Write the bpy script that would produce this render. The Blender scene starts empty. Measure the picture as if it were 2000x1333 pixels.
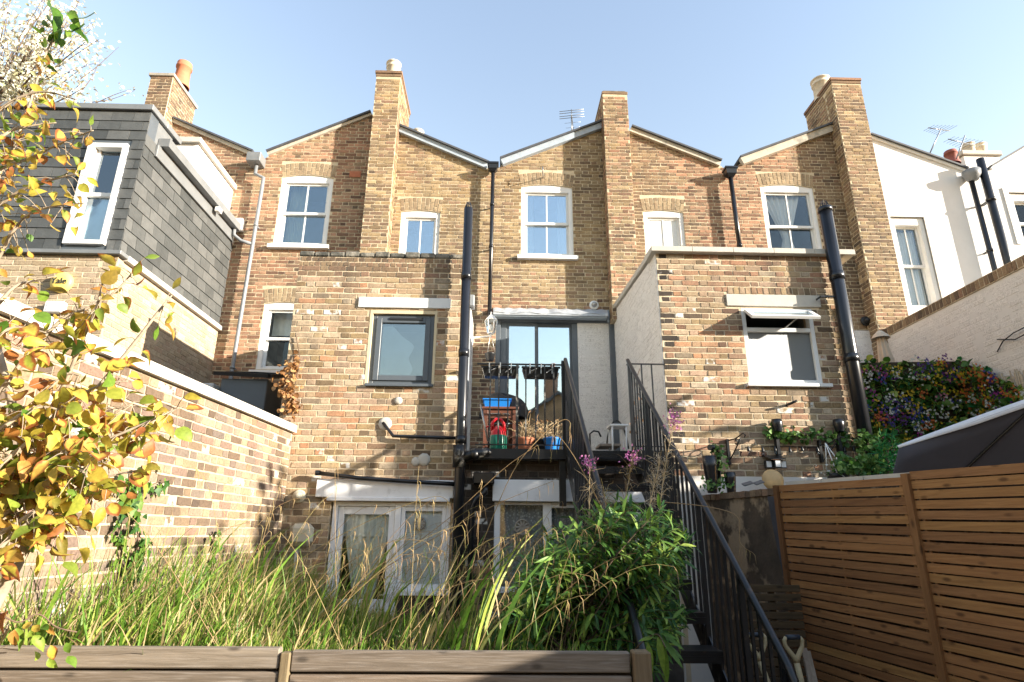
import bpy, bmesh, math, random
import numpy as np
from mathutils import Vector, Matrix, Euler, Quaternion
from mathutils.geometry import delaunay_2d_cdt
random.seed(7); RNG = np.random.default_rng(7)
rad = math.radians
SC = bpy.context.scene
COL = SC.collection

# ------------------------------------------------------------------ camera, sky, sun, exposure
F, PITCH, YAW, ROLL = 1170.0, 17.95, 1.3, 0.5
CAM = Vector((0, 0, 1.55))
ROT = Euler((rad(90 + PITCH), 0, rad(-YAW))).to_matrix() @ Matrix.Rotation(rad(ROLL), 3, 'Z')
cd = bpy.data.cameras.new('camera'); cd.sensor_width = 36; cd.lens = F / 2000 * 36
cd.clip_start = 0.02; cd.clip_end = 600
cam = bpy.data.objects.new('camera', cd); COL.objects.link(cam)
cam.matrix_world = Matrix.Translation(CAM) @ ROT.to_4x4(); SC.camera = cam

SUN_AZ, SUN_EL = 69.0, 14.5           # azimuth measured from behind the camera towards the right
S = Vector((math.sin(rad(SUN_AZ)) * math.cos(rad(SUN_EL)), -math.cos(rad(SUN_AZ)) * math.cos(rad(SUN_EL)), math.sin(rad(SUN_EL))))
sl = bpy.data.lights.new('sun', 'SUN'); sl.energy = 4.8; sl.angle = rad(0.5); sl.color = (1.0, 0.91, 0.78)
so = bpy.data.objects.new('sun', sl); COL.objects.link(so); so.rotation_euler = S.to_track_quat('Z', 'Y').to_euler(); so.location = S * 60
W = bpy.data.worlds.new('World'); SC.world = W; W.use_nodes = True
nt = W.node_tree; bg = nt.nodes['Background']
sky = nt.nodes.new('ShaderNodeTexSky'); sky.sky_type = 'NISHITA'; sky.sun_disc = False
sky.sun_elevation = rad(SUN_EL); sky.sun_rotation = math.atan2(S.x, S.y)
sky.air_density = 2.0; sky.dust_density = 0.3; sky.ozone_density = 2.0; sky.altitude = 20
tint = nt.nodes.new('ShaderNodeMix'); tint.data_type = 'RGBA'; tint.blend_type = 'MULTIPLY'; tint.inputs[0].default_value = 1.0; tint.inputs[7].default_value = (1.09, 0.965, 1.06, 1)   # even colour balance of the whole sky
nt.links.new(sky.outputs[0], tint.inputs[6]); nt.links.new(tint.outputs[2], bg.inputs[0]); bg.inputs[1].default_value = 0.13
SC.view_settings.view_transform = 'Standard'; SC.view_settings.look = 'None'
SC.view_settings.gamma = 1; SC.view_settings.use_curve_mapping = False; SC.view_settings.exposure = 1.7
SC.render.engine = 'CYCLES'
SC.cycles.max_bounces = 7; SC.cycles.diffuse_bounces = 3; SC.cycles.glossy_bounces = 3; SC.cycles.transparent_max_bounces = 10
SC.cycles.use_denoising = True

# ------------------------------------------------------------------ pixel <-> world (photograph pixels, planes of known depth)
def ray(px, py): return ROT @ Vector(((px - 1000) / F, (666.5 - py) / F, -1))
def at(px, py, Y):
    d = ray(px, py); return CAM + d * (Y / d.y)
def atx(px, py, X):
    d = ray(px, py); return CAM + d * (X / d.x)
def atz(px, py, Z):
    d = ray(px, py); return CAM + d * ((Z - CAM.z) / d.z)
def atp(px, py, P, N):
    d = ray(px, py); return CAM + d * ((P - CAM).dot(N) / d.dot(N))
ROTI = ROT.transposed()
def proj(P):
    q = ROTI @ (Vector(P) - CAM); return (1000 + F * q.x / -q.z, 666.5 - F * q.y / -q.z, -q.z)
def rect(x0, y0, x1, y1, Y):
    """pixel rectangle -> (X0,Z0,X1,Z1) on the plane Y"""
    xm, ym = (x0 + x1) / 2, (y0 + y1) / 2
    return (at(x0, ym, Y).x, at(xm, y1, Y).z, at(x1, ym, Y).x, at(xm, y0, Y).z)

# ------------------------------------------------------------------ materials
MATS = {}
class NT:
    def __init__(s, m): s.t = m.node_tree; s.n = s.t.nodes
    def new(s, ty, **kw):
        n = s.n.new(ty)
        for k, v in kw.items(): setattr(n, k, v)
        return n
    def link(s, a, b): s.t.links.new(a, b)
    def noise(s, scale, detail=4, vec=None, rough=0.55, dist=0.0):
        n = s.new('ShaderNodeTexNoise'); n.inputs['Scale'].default_value = scale; n.inputs['Detail'].default_value = detail
        n.inputs['Roughness'].default_value = rough; n.inputs['Distortion'].default_value = dist
        if vec is not None: s.link(vec, n.inputs['Vector'])
        return n.outputs['Fac']
    def math(s, op, a, b=None):
        n = s.new('ShaderNodeMath', operation=op)
        for i, v in enumerate((a, b)):
            if v is None: continue
            if isinstance(v, (int, float)): n.inputs[i].default_value = v
            else: s.link(v, n.inputs[i])
        return n.outputs[0]
    def ramp(s, fac, stops, interp='LINEAR'):
        n = s.new('ShaderNodeValToRGB'); cr = n.color_ramp; cr.interpolation = interp
        while len(cr.elements) < len(stops): cr.elements.new(0.5)
        for e, (p, c) in zip(cr.elements, stops):
            e.position = p; e.color = (*c, 1) if len(c) == 3 else c
        s.link(fac, n.inputs[0]); return n.outputs[0]
    def mix(s, fac, a, b, mode='MIX'):
        n = s.new('ShaderNodeMix', data_type='RGBA', blend_type=mode)
        for sock, v in ((n.inputs[0], fac), (n.inputs[6], a), (n.inputs[7], b)):
            if isinstance(v, (int, float)): sock.default_value = v
            elif isinstance(v, tuple): sock.default_value = (*v, 1)
            else: s.link(v, sock)
        return n.outputs[2]
    def pos(s): return s.new('ShaderNodeNewGeometry').outputs['Position']
    def island(s):
        g = s.new('ShaderNodeNewGeometry').outputs['Random Per Island']; o = s.new('ShaderNodeObjectInfo').outputs['Random']
        return s.math('FRACT', s.math('ADD', g, o))
    def bump(s, h, strength, dist=0.01):
        b = s.new('ShaderNodeBump'); b.inputs['Strength'].default_value = strength; b.inputs['Distance'].default_value = dist
        s.link(h, b.inputs['Height']); return b.outputs[0]
def base(name):
    m = bpy.data.materials.new(name); m.use_nodes = True; MATS[name] = m
    n = NT(m); return m, n, n.n['Principled BSDF']
def plain(name, col, rough=0.6, metal=0.0, var=0.15, scale=8.0, bump=0.0, bscale=40.0, spec=0.4, stain=None, streak=False):
    m, n, p = base(name)
    p.inputs['Roughness'].default_value = rough; p.inputs['Metallic'].default_value = metal; p.inputs['Specular IOR Level'].default_value = spec
    vec = n.pos()
    if streak:
        mp = n.new('ShaderNodeMapping'); mp.inputs['Scale'].default_value = streak; n.link(vec, mp.inputs[0]); vec = mp.outputs[0]
    f = n.noise(scale, 6, vec, 0.65)
    lo = tuple(c * (1 - var) for c in col); hi = tuple(min(1, c * (1 + var)) for c in col)
    c = n.ramp(f, [(0.3, lo), (0.7, hi)])
    if stain:
        g = n.noise(stain[1], 5, vec, 0.6)
        c = n.mix(n.ramp(g, [(stain[2], (0, 0, 0)), (stain[3], (1, 1, 1))]), c, stain[0])
    n.link(c, p.inputs['Base Color'])
    if bump: n.link(n.bump(n.noise(bscale, 5, n.pos()), bump), p.inputs['Normal'])
    return m
def brick_mat(name, stops, dirt=0.35, dscale=1.2, bump=0.7, white=0.0, k=0.98):
    mean = [sum(c[i] for _, c in stops) / len(stops) for i in range(3)]; grey = sum(mean) / 3
    stops = [(p, tuple(k * (0.86 * c[i] + 0.14 * sum(c) / 3) for i in range(3))) for p, c in stops]
    m, n, p = base(name); pos = n.pos(); r = n.island()
    c = n.ramp(r, stops)
    mot = n.noise(48, 7, pos, 0.8)
    c = n.mix(0.9, c, n.ramp(mot, [(0.34, (0.45, 0.42, 0.40)), (0.46, (0.88, 0.86, 0.84)), (0.54, (1, 1, 1)), (0.68, (1.25, 1.2, 1.1))]), 'MULTIPLY')
    d = n.noise(dscale, 6, pos, 0.6)
    c = n.mix(n.ramp(d, [(0.40, (0, 0, 0)), (0.70, (dirt, dirt, dirt))]), c, (0.09, 0.075, 0.06))
    mp = n.new('ShaderNodeMapping'); mp.inputs['Scale'].default_value = (5, 5, .35); n.link(pos, mp.inputs[0])
    c = n.mix(n.ramp(n.noise(1.0, 5, mp.outputs[0], 0.6), [(0.52, (0, 0, 0)), (0.75, (dirt * .9,) * 3)]), c, (0.07, 0.06, 0.05))
    if white:
        r2 = n.math('FRACT', n.math('MULTIPLY', r, 17.37))
        w = n.math('MULTIPLY', n.math('GREATER_THAN', r2, 1 - white), n.ramp(n.noise(14, 4, pos), [(0.42, (0, 0, 0)), (0.55, (1, 1, 1))]))
        c = n.mix(w, c, (0.62, 0.60, 0.56))
    n.link(c, p.inputs['Base Color']); p.inputs['Roughness'].default_value = 0.9; p.inputs['Specular IOR Level'].default_value = 0.2
    n.link(n.bump(n.math('ADD', n.noise(60, 6, pos, 0.7), n.math('MULTIPLY', n.noise(220, 3, pos), 0.4)), bump * .5, 0.006), p.inputs['Normal'])
    return m
def glass_mat(name, refl, tint=(0.9, 0.95, 0.96), fr=1.45):
    m, n, p = base(name); n.n.remove(p)
    tr = n.new('ShaderNodeBsdfTransparent'); tr.inputs[0].default_value = (*tint, 1)
    gl = n.new('ShaderNodeBsdfGlossy'); gl.inputs[0].default_value = (0.78, 0.90, 1.0, 1); gl.inputs['Roughness'].default_value = 0.015
    fz = n.new('ShaderNodeFresnel'); fz.inputs[0].default_value = fr
    fac = n.math('MINIMUM', n.math('ADD', fz.outputs[0], refl), 1.0)
    mx = n.new('ShaderNodeMixShader'); n.link(fac, mx.inputs[0]); n.link(tr.outputs[0], mx.inputs[1]); n.link(gl.outputs[0], mx.inputs[2])
    nn = n.bump(n.noise(1.6, 2, n.pos()), 0.04, 0.05); n.link(nn, gl.inputs['Normal'])
    n.link(mx.outputs[0], n.n['Material Output'].inputs[0]); return m
def leaf_mat(name, stops, tl=0.45, edge=None, rough=0.5):
    m, n, p = base(name); r = n.island()
    c = n.ramp(r, stops)
    mot = n.noise(60, 4, n.pos(), 0.6)
    c = n.mix(0.8, c, n.ramp(mot, [(0.3, (0.65, 0.65, 0.6)), (0.65, (1.15, 1.15, 1.1))]), 'MULTIPLY')
    if edge:
        uv = n.new('ShaderNodeUVMap').outputs[0]; sx = n.new('ShaderNodeSeparateXYZ'); n.link(uv, sx.inputs[0])
        e = n.math('ADD', sx.outputs[0], n.math('MULTIPLY', n.math('SUBTRACT', n.noise(25, 4, n.pos()), 0.5), 1.6))
        r3 = n.math('FRACT', n.math('MULTIPLY', r, 7.31))
        e = n.math('SUBTRACT', n.math('ADD', e, n.math('MULTIPLY', r3, 0.75)), 0.5)
        c = n.mix(n.ramp(e, [(0.6, (0, 0, 0)), (0.95, (1, 1, 1))]), c, edge)
    n.link(c, p.inputs['Base Color']); p.inputs['Roughness'].default_value = rough; p.inputs['Specular IOR Level'].default_value = 0.35
    t = n.new('ShaderNodeBsdfTranslucent'); n.link(c, t.inputs[0])
    mx = n.new('ShaderNodeMixShader'); mx.inputs[0].default_value = tl
    n.link(p.outputs[0], mx.inputs[1]); n.link(t.outputs[0], mx.inputs[2]); n.link(mx.outputs[0], n.n['Material Output'].inputs[0])
    return m
def wood_mat(name, lo, hi, scale, grain, rough=0.7, knots=True, wear=None):
    """grain: (sx,sy,sz) stretch of the world coordinates (small along the grain)"""
    m, n, p = base(name); r = n.island()
    mp = n.new('ShaderNodeMapping'); mp.inputs['Scale'].default_value = grain; n.link(n.pos(), mp.inputs[0])
    off = n.new('ShaderNodeCombineXYZ'); n.link(n.math('MULTIPLY', r, 37.0), off.inputs[0]); n.link(n.math('MULTIPLY', r, 91.0), off.inputs[2]); n.link(off.outputs[0], mp.inputs[1])
    g = n.noise(scale, 7, mp.outputs[0], 0.7, 0.6)
    c = n.ramp(g, [(0.25, lo), (0.5, tuple((a + b) / 2 for a, b in zip(lo, hi))), (0.75, hi)])
    c = n.mix(0.9, c, n.ramp(r, [(0, (0.62, 0.58, 0.55)), (0.35, (0.95, 0.95, 0.93)), (0.7, (1.05, 1.02, .92)), (0.9, (1.12, 1.2, 1.0)), (1, (0.8, 0.72, 0.66))]), 'MULTIPLY')
    if knots:
        k = n.new('ShaderNodeTexVoronoi'); k.inputs['Scale'].default_value = 1.0
        mk = n.new('ShaderNodeMapping'); mk.inputs['Scale'].default_value = tuple(5 if q < 3 else 12 for q in grain); n.link(n.pos(), mk.inputs[0]); n.link(off.outputs[0], mk.inputs[1])
        n.link(mk.outputs[0], k.inputs['Vector'])
        c = n.mix(n.ramp(k.outputs['Distance'], [(0.08, (0.75, 0.75, 0.75)), (0.2, (0, 0, 0))]), c, tuple(q * 0.35 for q in lo))
    if wear: c = n.mix(n.ramp(n.noise(6, 5, mp.outputs[0]), [(0.5, (0, 0, 0)), (0.75, (0.6, 0.6, 0.6))]), c, wear)
    n.link(c, p.inputs['Base Color']); p.inputs['Roughness'].default_value = rough; p.inputs['Specular IOR Level'].default_value = 0.25
    n.link(n.bump(g, 0.35, 0.01), p.inputs['Normal']); return m

# ------------------------------------------------------------------ objects
def tag(o, label=None, cat=None, group=None, kind=None):
    if label: o['label'] = label
    if cat: o['category'] = cat
    if group: o['group'] = group
    if kind: o['kind'] = kind
    return o
def thing(name, loc, label, cat, group=None, kind=None):
    o = bpy.data.objects.new(name, None); COL.objects.link(o); o.location = loc; o.empty_display_size = 0.2
    return tag(o, label, cat, group, kind)
def world_loc(o):
    v = Vector(o.location)
    while o.parent: 
        v = v if False else v
        break
    return v
PARL = {}
def attach(o, parent):
    """keeps the child's geometry in world coordinates (parents are never rotated here)"""
    if parent is None: PARL[o.name] = Vector(o.location); return
    o.parent = parent
    base_ = parent['_w'] if '_w' in parent else None
    o.matrix_parent_inverse = Matrix.Translation(-WL(parent))
def WL(o):
    v = Vector(o.location)
    if o.parent is not None:
        v = WL(o.parent) + (o.matrix_parent_inverse @ v)
    return v
class MB:
    def __init__(s): s.v = []; s.f = []; s.m = []; s.uv = None; s.sm = []
    def add(s, vs, fs, mi=0, smooth=False):
        o = len(s.v); s.v += [tuple(v) for v in vs]
        for f in fs: s.f.append([o + i for i in f]); s.m.append(mi); s.sm.append(smooth)
    def box(s, a, b, mi=0, bev=0.0):
        a, b = [min(p, q) for p, q in zip(a, b)], [max(p, q) for p, q in zip(a, b)]
        if bev > 0 and min(b[i] - a[i] for i in range(3)) > 2.2 * bev:
            vs = []
            # chamfered box: 24 verts
            idx = {}
            for sx in (0, 1):
                for sy in (0, 1):
                    for sz in (0, 1):
                        c = [(a, b)[sx][0], (a, b)[sy][1], (a, b)[sz][2]]; sg = [1 - 2 * sx, 1 - 2 * sy, 1 - 2 * sz]
                        for ax in range(3):
                            q = [c[i] + (0 if i == ax else sg[i] * bev) for i in range(3)]
                            idx[(sx, sy, sz, ax)] = len(vs); vs.append(q)
            fs = []
            I = lambda sx, sy, sz, ax: idx[(sx, sy, sz, ax)]
            for k in (0, 1):
                fs.append([I(k, 0, 0, 0), I(k, 1, 0, 0), I(k, 1, 1, 0), I(k, 0, 1, 0)][:: 1 if k else -1])
                fs.append([I(0, k, 0, 1), I(0, k, 1, 1), I(1, k, 1, 1), I(1, k, 0, 1)][:: 1 if k else -1])
                fs.append([I(0, 0, k, 2), I(1, 0, k, 2), I(1, 1, k, 2), I(0, 1, k, 2)][:: 1 if k else -1])
            for p in (0, 1):
                for q in (0, 1):
                    fs.append([I(p, q, 0, 0), I(p, q, 1, 0), I(p, q, 1, 1), I(p, q, 0, 1)])
                    fs.append([I(p, 0, q, 0), I(p, 1, q, 0), I(p, 1, q, 2), I(p, 0, q, 2)])
                    fs.append([I(0, p, q, 1), I(1, p, q, 1), I(1, p, q, 2), I(0, p, q, 2)])
            for sx in (0, 1):
                for sy in (0, 1):
                    for sz in (0, 1): fs.append([I(sx, sy, sz, 0), I(sx, sy, sz, 1), I(sx, sy, sz, 2)])
            s.add(vs, fs, mi); return s
        x0, y0, z0 = a; x1, y1, z1 = b
        s.add([(x0, y0, z0), (x1, y0, z0), (x1, y1, z0), (x0, y1, z0), (x0, y0, z1), (x1, y0, z1), (x1, y1, z1), (x0, y1, z1)],
              [(0, 3, 2, 1), (4, 5, 6, 7), (0, 1, 5, 4), (1, 2, 6, 5), (2, 3, 7, 6), (3, 0, 4, 7)], mi); return s
    def bar(s, p, q, w, h, up=(0, 0, 1), mi=0):
        """box from p to q, width w across, height h along up"""
        p, q = Vector(p), Vector(q); d = (q - p).normalized(); u = Vector(up); r = d.cross(u).normalized(); u = r.cross(d)
        vs = [e + r * (sx * w / 2) + u * (sy * h / 2) for e in (p, q) for sx, sy in ((-1, -1), (1, -1), (1, 1), (-1, 1))]
        s.add(vs, [(0, 1, 2, 3), (7, 6, 5, 4), (0, 4, 5, 1), (1, 5, 6, 2), (2, 6, 7, 3), (3, 7, 4, 0)], mi); return s
    def prism(s, poly, d, mi=0):
        """polygon (world points) swept by d"""
        n = len(poly); poly = [Vector(p) for p in poly]; d = Vector(d)
        s.add(poly + [p + d for p in poly], [list(range(n))[::-1], [n + i for i in range(n)]] + [(i, (i + 1) % n, n + (i + 1) % n, n + i) for i in range(n)], mi); return s
    def tube(s, pts, r, seg=8, mi=0, cap=True, smooth=True):
        pts = [Vector(p) for p in pts]; n = len(pts); rr = r if hasattr(r, '__len__') else [r] * n
        up = Vector((0, 0, 1)); vs = []; fr = None
        for i, p in enumerate(pts):
            t = (pts[min(i + 1, n - 1)] - pts[max(i - 1, 0)]); t = t.normalized() if t.length > 1e-9 else Vector((0, 0, 1))
            if fr is None:
                a = up if abs(t.z) < 0.9 else Vector((1, 0, 0)); fr = t.cross(a).normalized()
            else:
                fr = (fr - t * fr.dot(t)); fr = fr.normalized() if fr.length > 1e-6 else t.orthogonal().normalized()
            b = t.cross(fr)
            for k in range(seg):
                an = 2 * math.pi * k / seg; vs.append(p + (fr * math.cos(an) + b * math.sin(an)) * rr[i])
        fs = [(i * seg + k, i * seg + (k + 1) % seg, (i + 1) * seg + (k + 1) % seg, (i + 1) * seg + k) for i in range(n - 1) for k in range(seg)]
        s.add(vs, fs, mi, smooth)
        if cap: s.add([], [], mi); o = len(s.v) - n * seg; s.f += [[o + k for k in range(seg)][::-1], [o + (n - 1) * seg + k for k in range(seg)]]; s.m += [mi, mi]; s.sm += [False, False]
        return s
    def lathe(s, c, prof, seg=16, mi=0, axis=(0, 0, 1), smooth=True):
        c = Vector(c); ax = Vector(axis).normalized(); u = ax.orthogonal().normalized(); w = ax.cross(u); vs = []
        for r, h in prof:
            for k in range(seg):
                an = 2 * math.pi * k / seg; vs.append(c + ax * h + (u * math.cos(an) + w * math.sin(an)) * max(r, 1e-4))
        fs = [(i * seg + k, i * seg + (k + 1) % seg, (i + 1) * seg + (k + 1) % seg, (i + 1) * seg + k) for i in range(len(prof) - 1) for k in range(seg)]
        s.add(vs, fs, mi, smooth); return s
    def ell(s, c, r, seg=12, rings=8, mi=0):
        vs = []; c = Vector(c)
        for i in range(rings + 1):
            th = math.pi * i / rings
            for k in range(seg):
                ph = 2 * math.pi * k / seg; vs.append(c + Vector((r[0] * math.sin(th) * math.cos(ph), r[1] * math.sin(th) * math.sin(ph), r[2] * math.cos(th) + 0)))
        s.add(vs, [(i * seg + k, (i + 1) * seg + k, (i + 1) * seg + (k + 1) % seg, i * seg + (k + 1) % seg) for i in range(rings) for k in range(seg)], mi, True); return s
    def grid(s, fn, nu, nv, mi=0, smooth=True):
        vs = [fn(i / nu, j / nv) for j in range(nv + 1) for i in range(nu + 1)]
        s.add(vs, [(j * (nu + 1) + i, j * (nu + 1) + i + 1, (j + 1) * (nu + 1) + i + 1, (j + 1) * (nu + 1) + i) for j in range(nv) for i in range(nu)], mi, smooth); return s
    def mesh(s, name, mats):
        me = bpy.data.meshes.new(name); me.from_pydata([tuple(v) for v in s.v], [], s.f)
        for m in (mats if isinstance(mats, (list, tuple)) else [mats]): me.materials.append(MATS[m] if isinstance(m, str) else m)
        if any(s.m): me.polygons.foreach_set('material_index', s.m)
        me.polygons.foreach_set('use_smooth', s.sm); me.update(); return me
    def build(s, name, mats, parent=None, label=None, cat=None, group=None, kind=None):
        o = bpy.data.objects.new(name, s.mesh(name, mats)); COL.objects.link(o)
        if parent is not None: attach(o, parent)
        return tag(o, label, cat, group, kind)
def np_mesh(name, verts, quads, mats, mi=None, smooth=False, uv=None):
    me = bpy.data.meshes.new(name); nv, nf = len(verts), len(quads); k = quads.shape[1]
    me.vertices.add(nv); me.vertices.foreach_set('co', np.ascontiguousarray(verts, dtype=np.float32).ravel())
    me.loops.add(nf * k); me.loops.foreach_set('vertex_index', np.ascontiguousarray(quads, dtype=np.int32).ravel())
    me.polygons.add(nf); me.polygons.foreach_set('loop_start', np.arange(0, nf * k, k, dtype=np.int32)); me.polygons.foreach_set('loop_total', np.full(nf, k, dtype=np.int32))
    for m in mats: me.materials.append(MATS[m])
    if mi is not None: me.polygons.foreach_set('material_index', np.ascontiguousarray(mi, dtype=np.int32))
    me.polygons.foreach_set('use_smooth', np.full(nf, bool(smooth)))
    if uv is not None:
        l = me.uv_layers.new(name='UVMap'); l.data.foreach_set('uv', np.ascontiguousarray(uv[quads.ravel()], dtype=np.float32).ravel())
    me.update(calc_edges=True); return me
def link_mesh(name, me, parent=None, label=None, cat=None, group=None, kind=None):
    o = bpy.data.objects.new(name, me); COL.objects.link(o)
    if parent is not None: attach(o, parent)
    return tag(o, label, cat, group, kind)
# ------------------------------------------------------------------ the materials of the place
plain('mortar', (0.54, 0.45, 0.31), 0.95, var=0.2, scale=6, bump=0.5, bscale=80)
plain('mortar_pale', (0.56, 0.46, 0.32), 0.95, var=0.15, scale=5, bump=0.5, bscale=60)
plain('mortar_dark', (0.10, 0.085, 0.07), 0.95, var=0.3, scale=6, bump=0.5, bscale=80)
brick_mat('brick_stock', [(0, (0.20, 0.13, 0.07)), (0.2, (0.36, 0.24, 0.11)), (0.45, (0.46, 0.33, 0.16)), (0.7, (0.50, 0.36, 0.19)), (0.85, (0.30, 0.21, 0.12)), (1, (0.42, 0.25, 0.14))], 0.55, 0.9)
brick_mat('brick_red', [(0, (0.13, 0.075, 0.05)), (0.2, (0.36, 0.18, 0.10)), (0.4, (0.48, 0.25, 0.14)), (0.6, (0.42, 0.26, 0.15)), (0.75, (0.24, 0.13, 0.08)), (0.85, (0.46, 0.30, 0.18)), (1, (0.54, 0.27, 0.15))], 0.5, 1.0)
brick_mat('brick_brown', [(0, (0.15, 0.10, 0.065)), (0.25, (0.28, 0.18, 0.10)), (0.5, (0.38, 0.26, 0.14)), (0.75, (0.25, 0.16, 0.09)), (1, (0.36, 0.20, 0.12))], 0.6, 1.0)
brick_mat('brick_back', [(0, (0.14, 0.095, 0.06)), (0.1, (0.40, 0.27, 0.12)), (0.22, (0.50, 0.36, 0.19)), (0.34, (0.46, 0.31, 0.19)), (0.44, (0.58, 0.44, 0.28)), (0.54, (0.30, 0.19, 0.11)), (0.64, (0.55, 0.27, 0.13)), (0.72, (0.44, 0.30, 0.17)), (0.82, (0.52, 0.34, 0.22)), (0.91, (0.26, 0.20, 0.13)), (1, (0.62, 0.49, 0.33))], 0.45, 1.3, white=0.03)
brick_mat('brick_garden', [(0, (0.16, 0.11, 0.08)), (0.15, (0.30, 0.20, 0.12)), (0.3, (0.50, 0.34, 0.18)), (0.5, (0.58, 0.43, 0.26)), (0.65, (0.42, 0.25, 0.17)), (0.8, (0.26, 0.20, 0.16)), (1, (0.60, 0.44, 0.28))], 0.35, 2.0, white=0.04, k=0.62)
plain('mortar_garden', (0.40, 0.325, 0.23), 0.95, var=0.2, scale=5, bump=0.5, bscale=60)
brick_mat('brick_new', [(0, (0.46, 0.34, 0.20)), (0.3, (0.56, 0.44, 0.28)), (0.6, (0.62, 0.50, 0.33)), (0.8, (0.52, 0.36, 0.23)), (1, (0.66, 0.54, 0.38))], 0.2, 2.0, k=0.75)
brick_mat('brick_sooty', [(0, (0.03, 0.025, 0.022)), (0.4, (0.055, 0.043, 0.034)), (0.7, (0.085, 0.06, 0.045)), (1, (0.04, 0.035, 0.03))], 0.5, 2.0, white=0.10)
brick_mat('brick_arch', [(0, (0.34, 0.24, 0.14)), (0.5, (0.44, 0.33, 0.19)), (1, (0.28, 0.20, 0.12))], 0.4, 2.0)
brick_mat('brick_painted', [(0, (0.74, 0.71, 0.66)), (1, (0.80, 0.77, 0.72))], 0.06, 1.5, bump=0.5, k=1.0)
plain('mortar_painted', (0.72, 0.69, 0.64), 0.8, var=0.06, scale=3)
plain('render_white', (0.70, 0.69, 0.67), 0.75, var=0.05, scale=2.2, bump=0.12, bscale=14, stain=((0.62, 0.62, 0.60), 1.3, 0.60, 0.85))
plain('white_paint', (0.72, 0.72, 0.70), 0.45, var=0.04, scale=5, stain=((0.55, 0.53, 0.48), 9, 0.66, 0.9))
plain('grey_white_paint', (0.82, 0.83, 0.84), 0.5, var=0.06, scale=5, stain=((0.42, 0.42, 0.40), 7, 0.6, 0.9))
plain('stone', (0.34, 0.31, 0.26), 0.9, var=0.18, scale=9, bump=0.3, stain=((0.22, 0.21, 0.17), 5, 0.55, 0.8))
plain('coping_stone', (0.50, 0.47, 0.41), 0.85, var=0.08, scale=7, bump=0.2, stain=((0.45, 0.43, 0.38), 4, 0.58, 0.85))
plain('weathered_stone', (0.24, 0.22, 0.18), 0.95, var=0.4, scale=14, bump=0.6, stain=((0.07, 0.07, 0.06), 6, 0.42, 0.65))
plain('lead', (0.42, 0.44, 0.46), 0.5, metal=0.35, var=0.2, scale=6, bump=0.25, bscale=12, stain=((0.70, 0.70, 0.68), 5, 0.5, 0.75))
plain('lead_board', (0.36, 0.42, 0.48), 0.6, var=0.15, scale=6)
plain('verge_stone', (0.48, 0.44, 0.36), 0.85, var=0.15, scale=7, stain=((0.2, 0.19, 0.16), 6, 0.55, 0.8))
plain('roof_slate', (0.07, 0.075, 0.085), 0.6, var=0.25, scale=7)
plain('black_plastic', (0.012, 0.013, 0.016), 0.28, var=0.2, scale=5, spec=0.5)
plain('black_iron', (0.008, 0.0085, 0.010), 0.38, var=0.3, scale=14, spec=0.5, stain=((0.10, 0.06, 0.035), 10, 0.62, 0.85))
plain('old_iron', (0.011, 0.011, 0.011), 0.4, var=0.3, scale=12, spec=0.5, stain=((0.33, 0.31, 0.27), 11, 0.55, 0.7))
plain('grey_plastic', (0.20, 0.215, 0.23), 0.4, var=0.08, scale=5)
plain('zinc_grey', (0.20, 0.21, 0.215), 0.45, metal=0.2, var=0.12, scale=5)
plain('anthracite', (0.09, 0.105, 0.12), 0.4, var=0.1, scale=4, spec=0.5)
plain('sealant', (0.62, 0.52, 0.34), 0.8, var=0.1)
plain('terracotta', (0.46, 0.17, 0.09), 0.8, var=0.15, scale=12)
plain('terracotta_dark', (0.26, 0.08, 0.06), 0.7, var=0.15, scale=12)
plain('buff_pot', (0.62, 0.56, 0.45), 0.8, var=0.12, scale=12, stain=((0.3, 0.27, 0.22), 8, 0.55, 0.8))
plain('aerial_metal', (0.25, 0.27, 0.29), 0.35, metal=0.6, var=0.1)
plain('dark_room', (0.05, 0.05, 0.055), 0.9, var=0.2)
plain('pale_room', (0.30, 0.29, 0.27), 0.9, var=0.1)
plain('curtain_white', (0.80, 0.80, 0.79), 0.9, var=0.03, scale=4)
plain('curtain_cream', (0.52, 0.52, 0.42), 0.9, var=0.08, scale=3)
plain('curtain_sage', (0.76, 0.78, 0.72), 0.9, var=0.08, scale=14, stain=((0.70, 0.72, 0.66), 9, 0.5, 0.62))
plain('frosted', (0.66, 0.68, 0.66), 0.35, var=0.08, scale=30, bump=0.5, bscale=120, spec=0.6)
plain('condensation', (0.50, 0.53, 0.52), 0.5, var=0.12, scale=5, spec=0.6)
plain('black_cloth', (0.012, 0.012, 0.013), 0.6, var=0.3, scale=6)
plain('brown_wood', (0.13, 0.05, 0.03), 0.4, var=0.25, scale=9, spec=0.5)
plain('blue_plastic', (0.02, 0.22, 0.68), 0.35, var=0.06)
plain('red_plastic', (0.62, 0.02, 0.03), 0.3, var=0.06)
plain('green_plastic', (0.01, 0.19, 0.12), 0.35, var=0.06)
plain('dark_plastic', (0.02, 0.021, 0.022), 0.4, var=0.1)
plain('steel', (0.45, 0.45, 0.44), 0.35, metal=0.8, var=0.1)
plain('yellow_alarm', (0.86, 0.66, 0.16), 0.4, var=0.03)
plain('letter_ink', (0.03, 0.03, 0.03), 0.5, var=0.02)
plain('white_plastic', (0.78, 0.78, 0.76), 0.4, var=0.03)
plain('cream_plastic', (0.60, 0.55, 0.42), 0.55, var=0.1, scale=9, stain=((0.30, 0.27, 0.2), 5, 0.55, 0.8))
plain('soil', (0.06, 0.045, 0.03), 1.0, var=0.4, scale=10, bump=0.8, bscale=20)
plain('paving', (0.13, 0.125, 0.115), 0.9, var=0.2, scale=5, bump=0.3)
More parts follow.
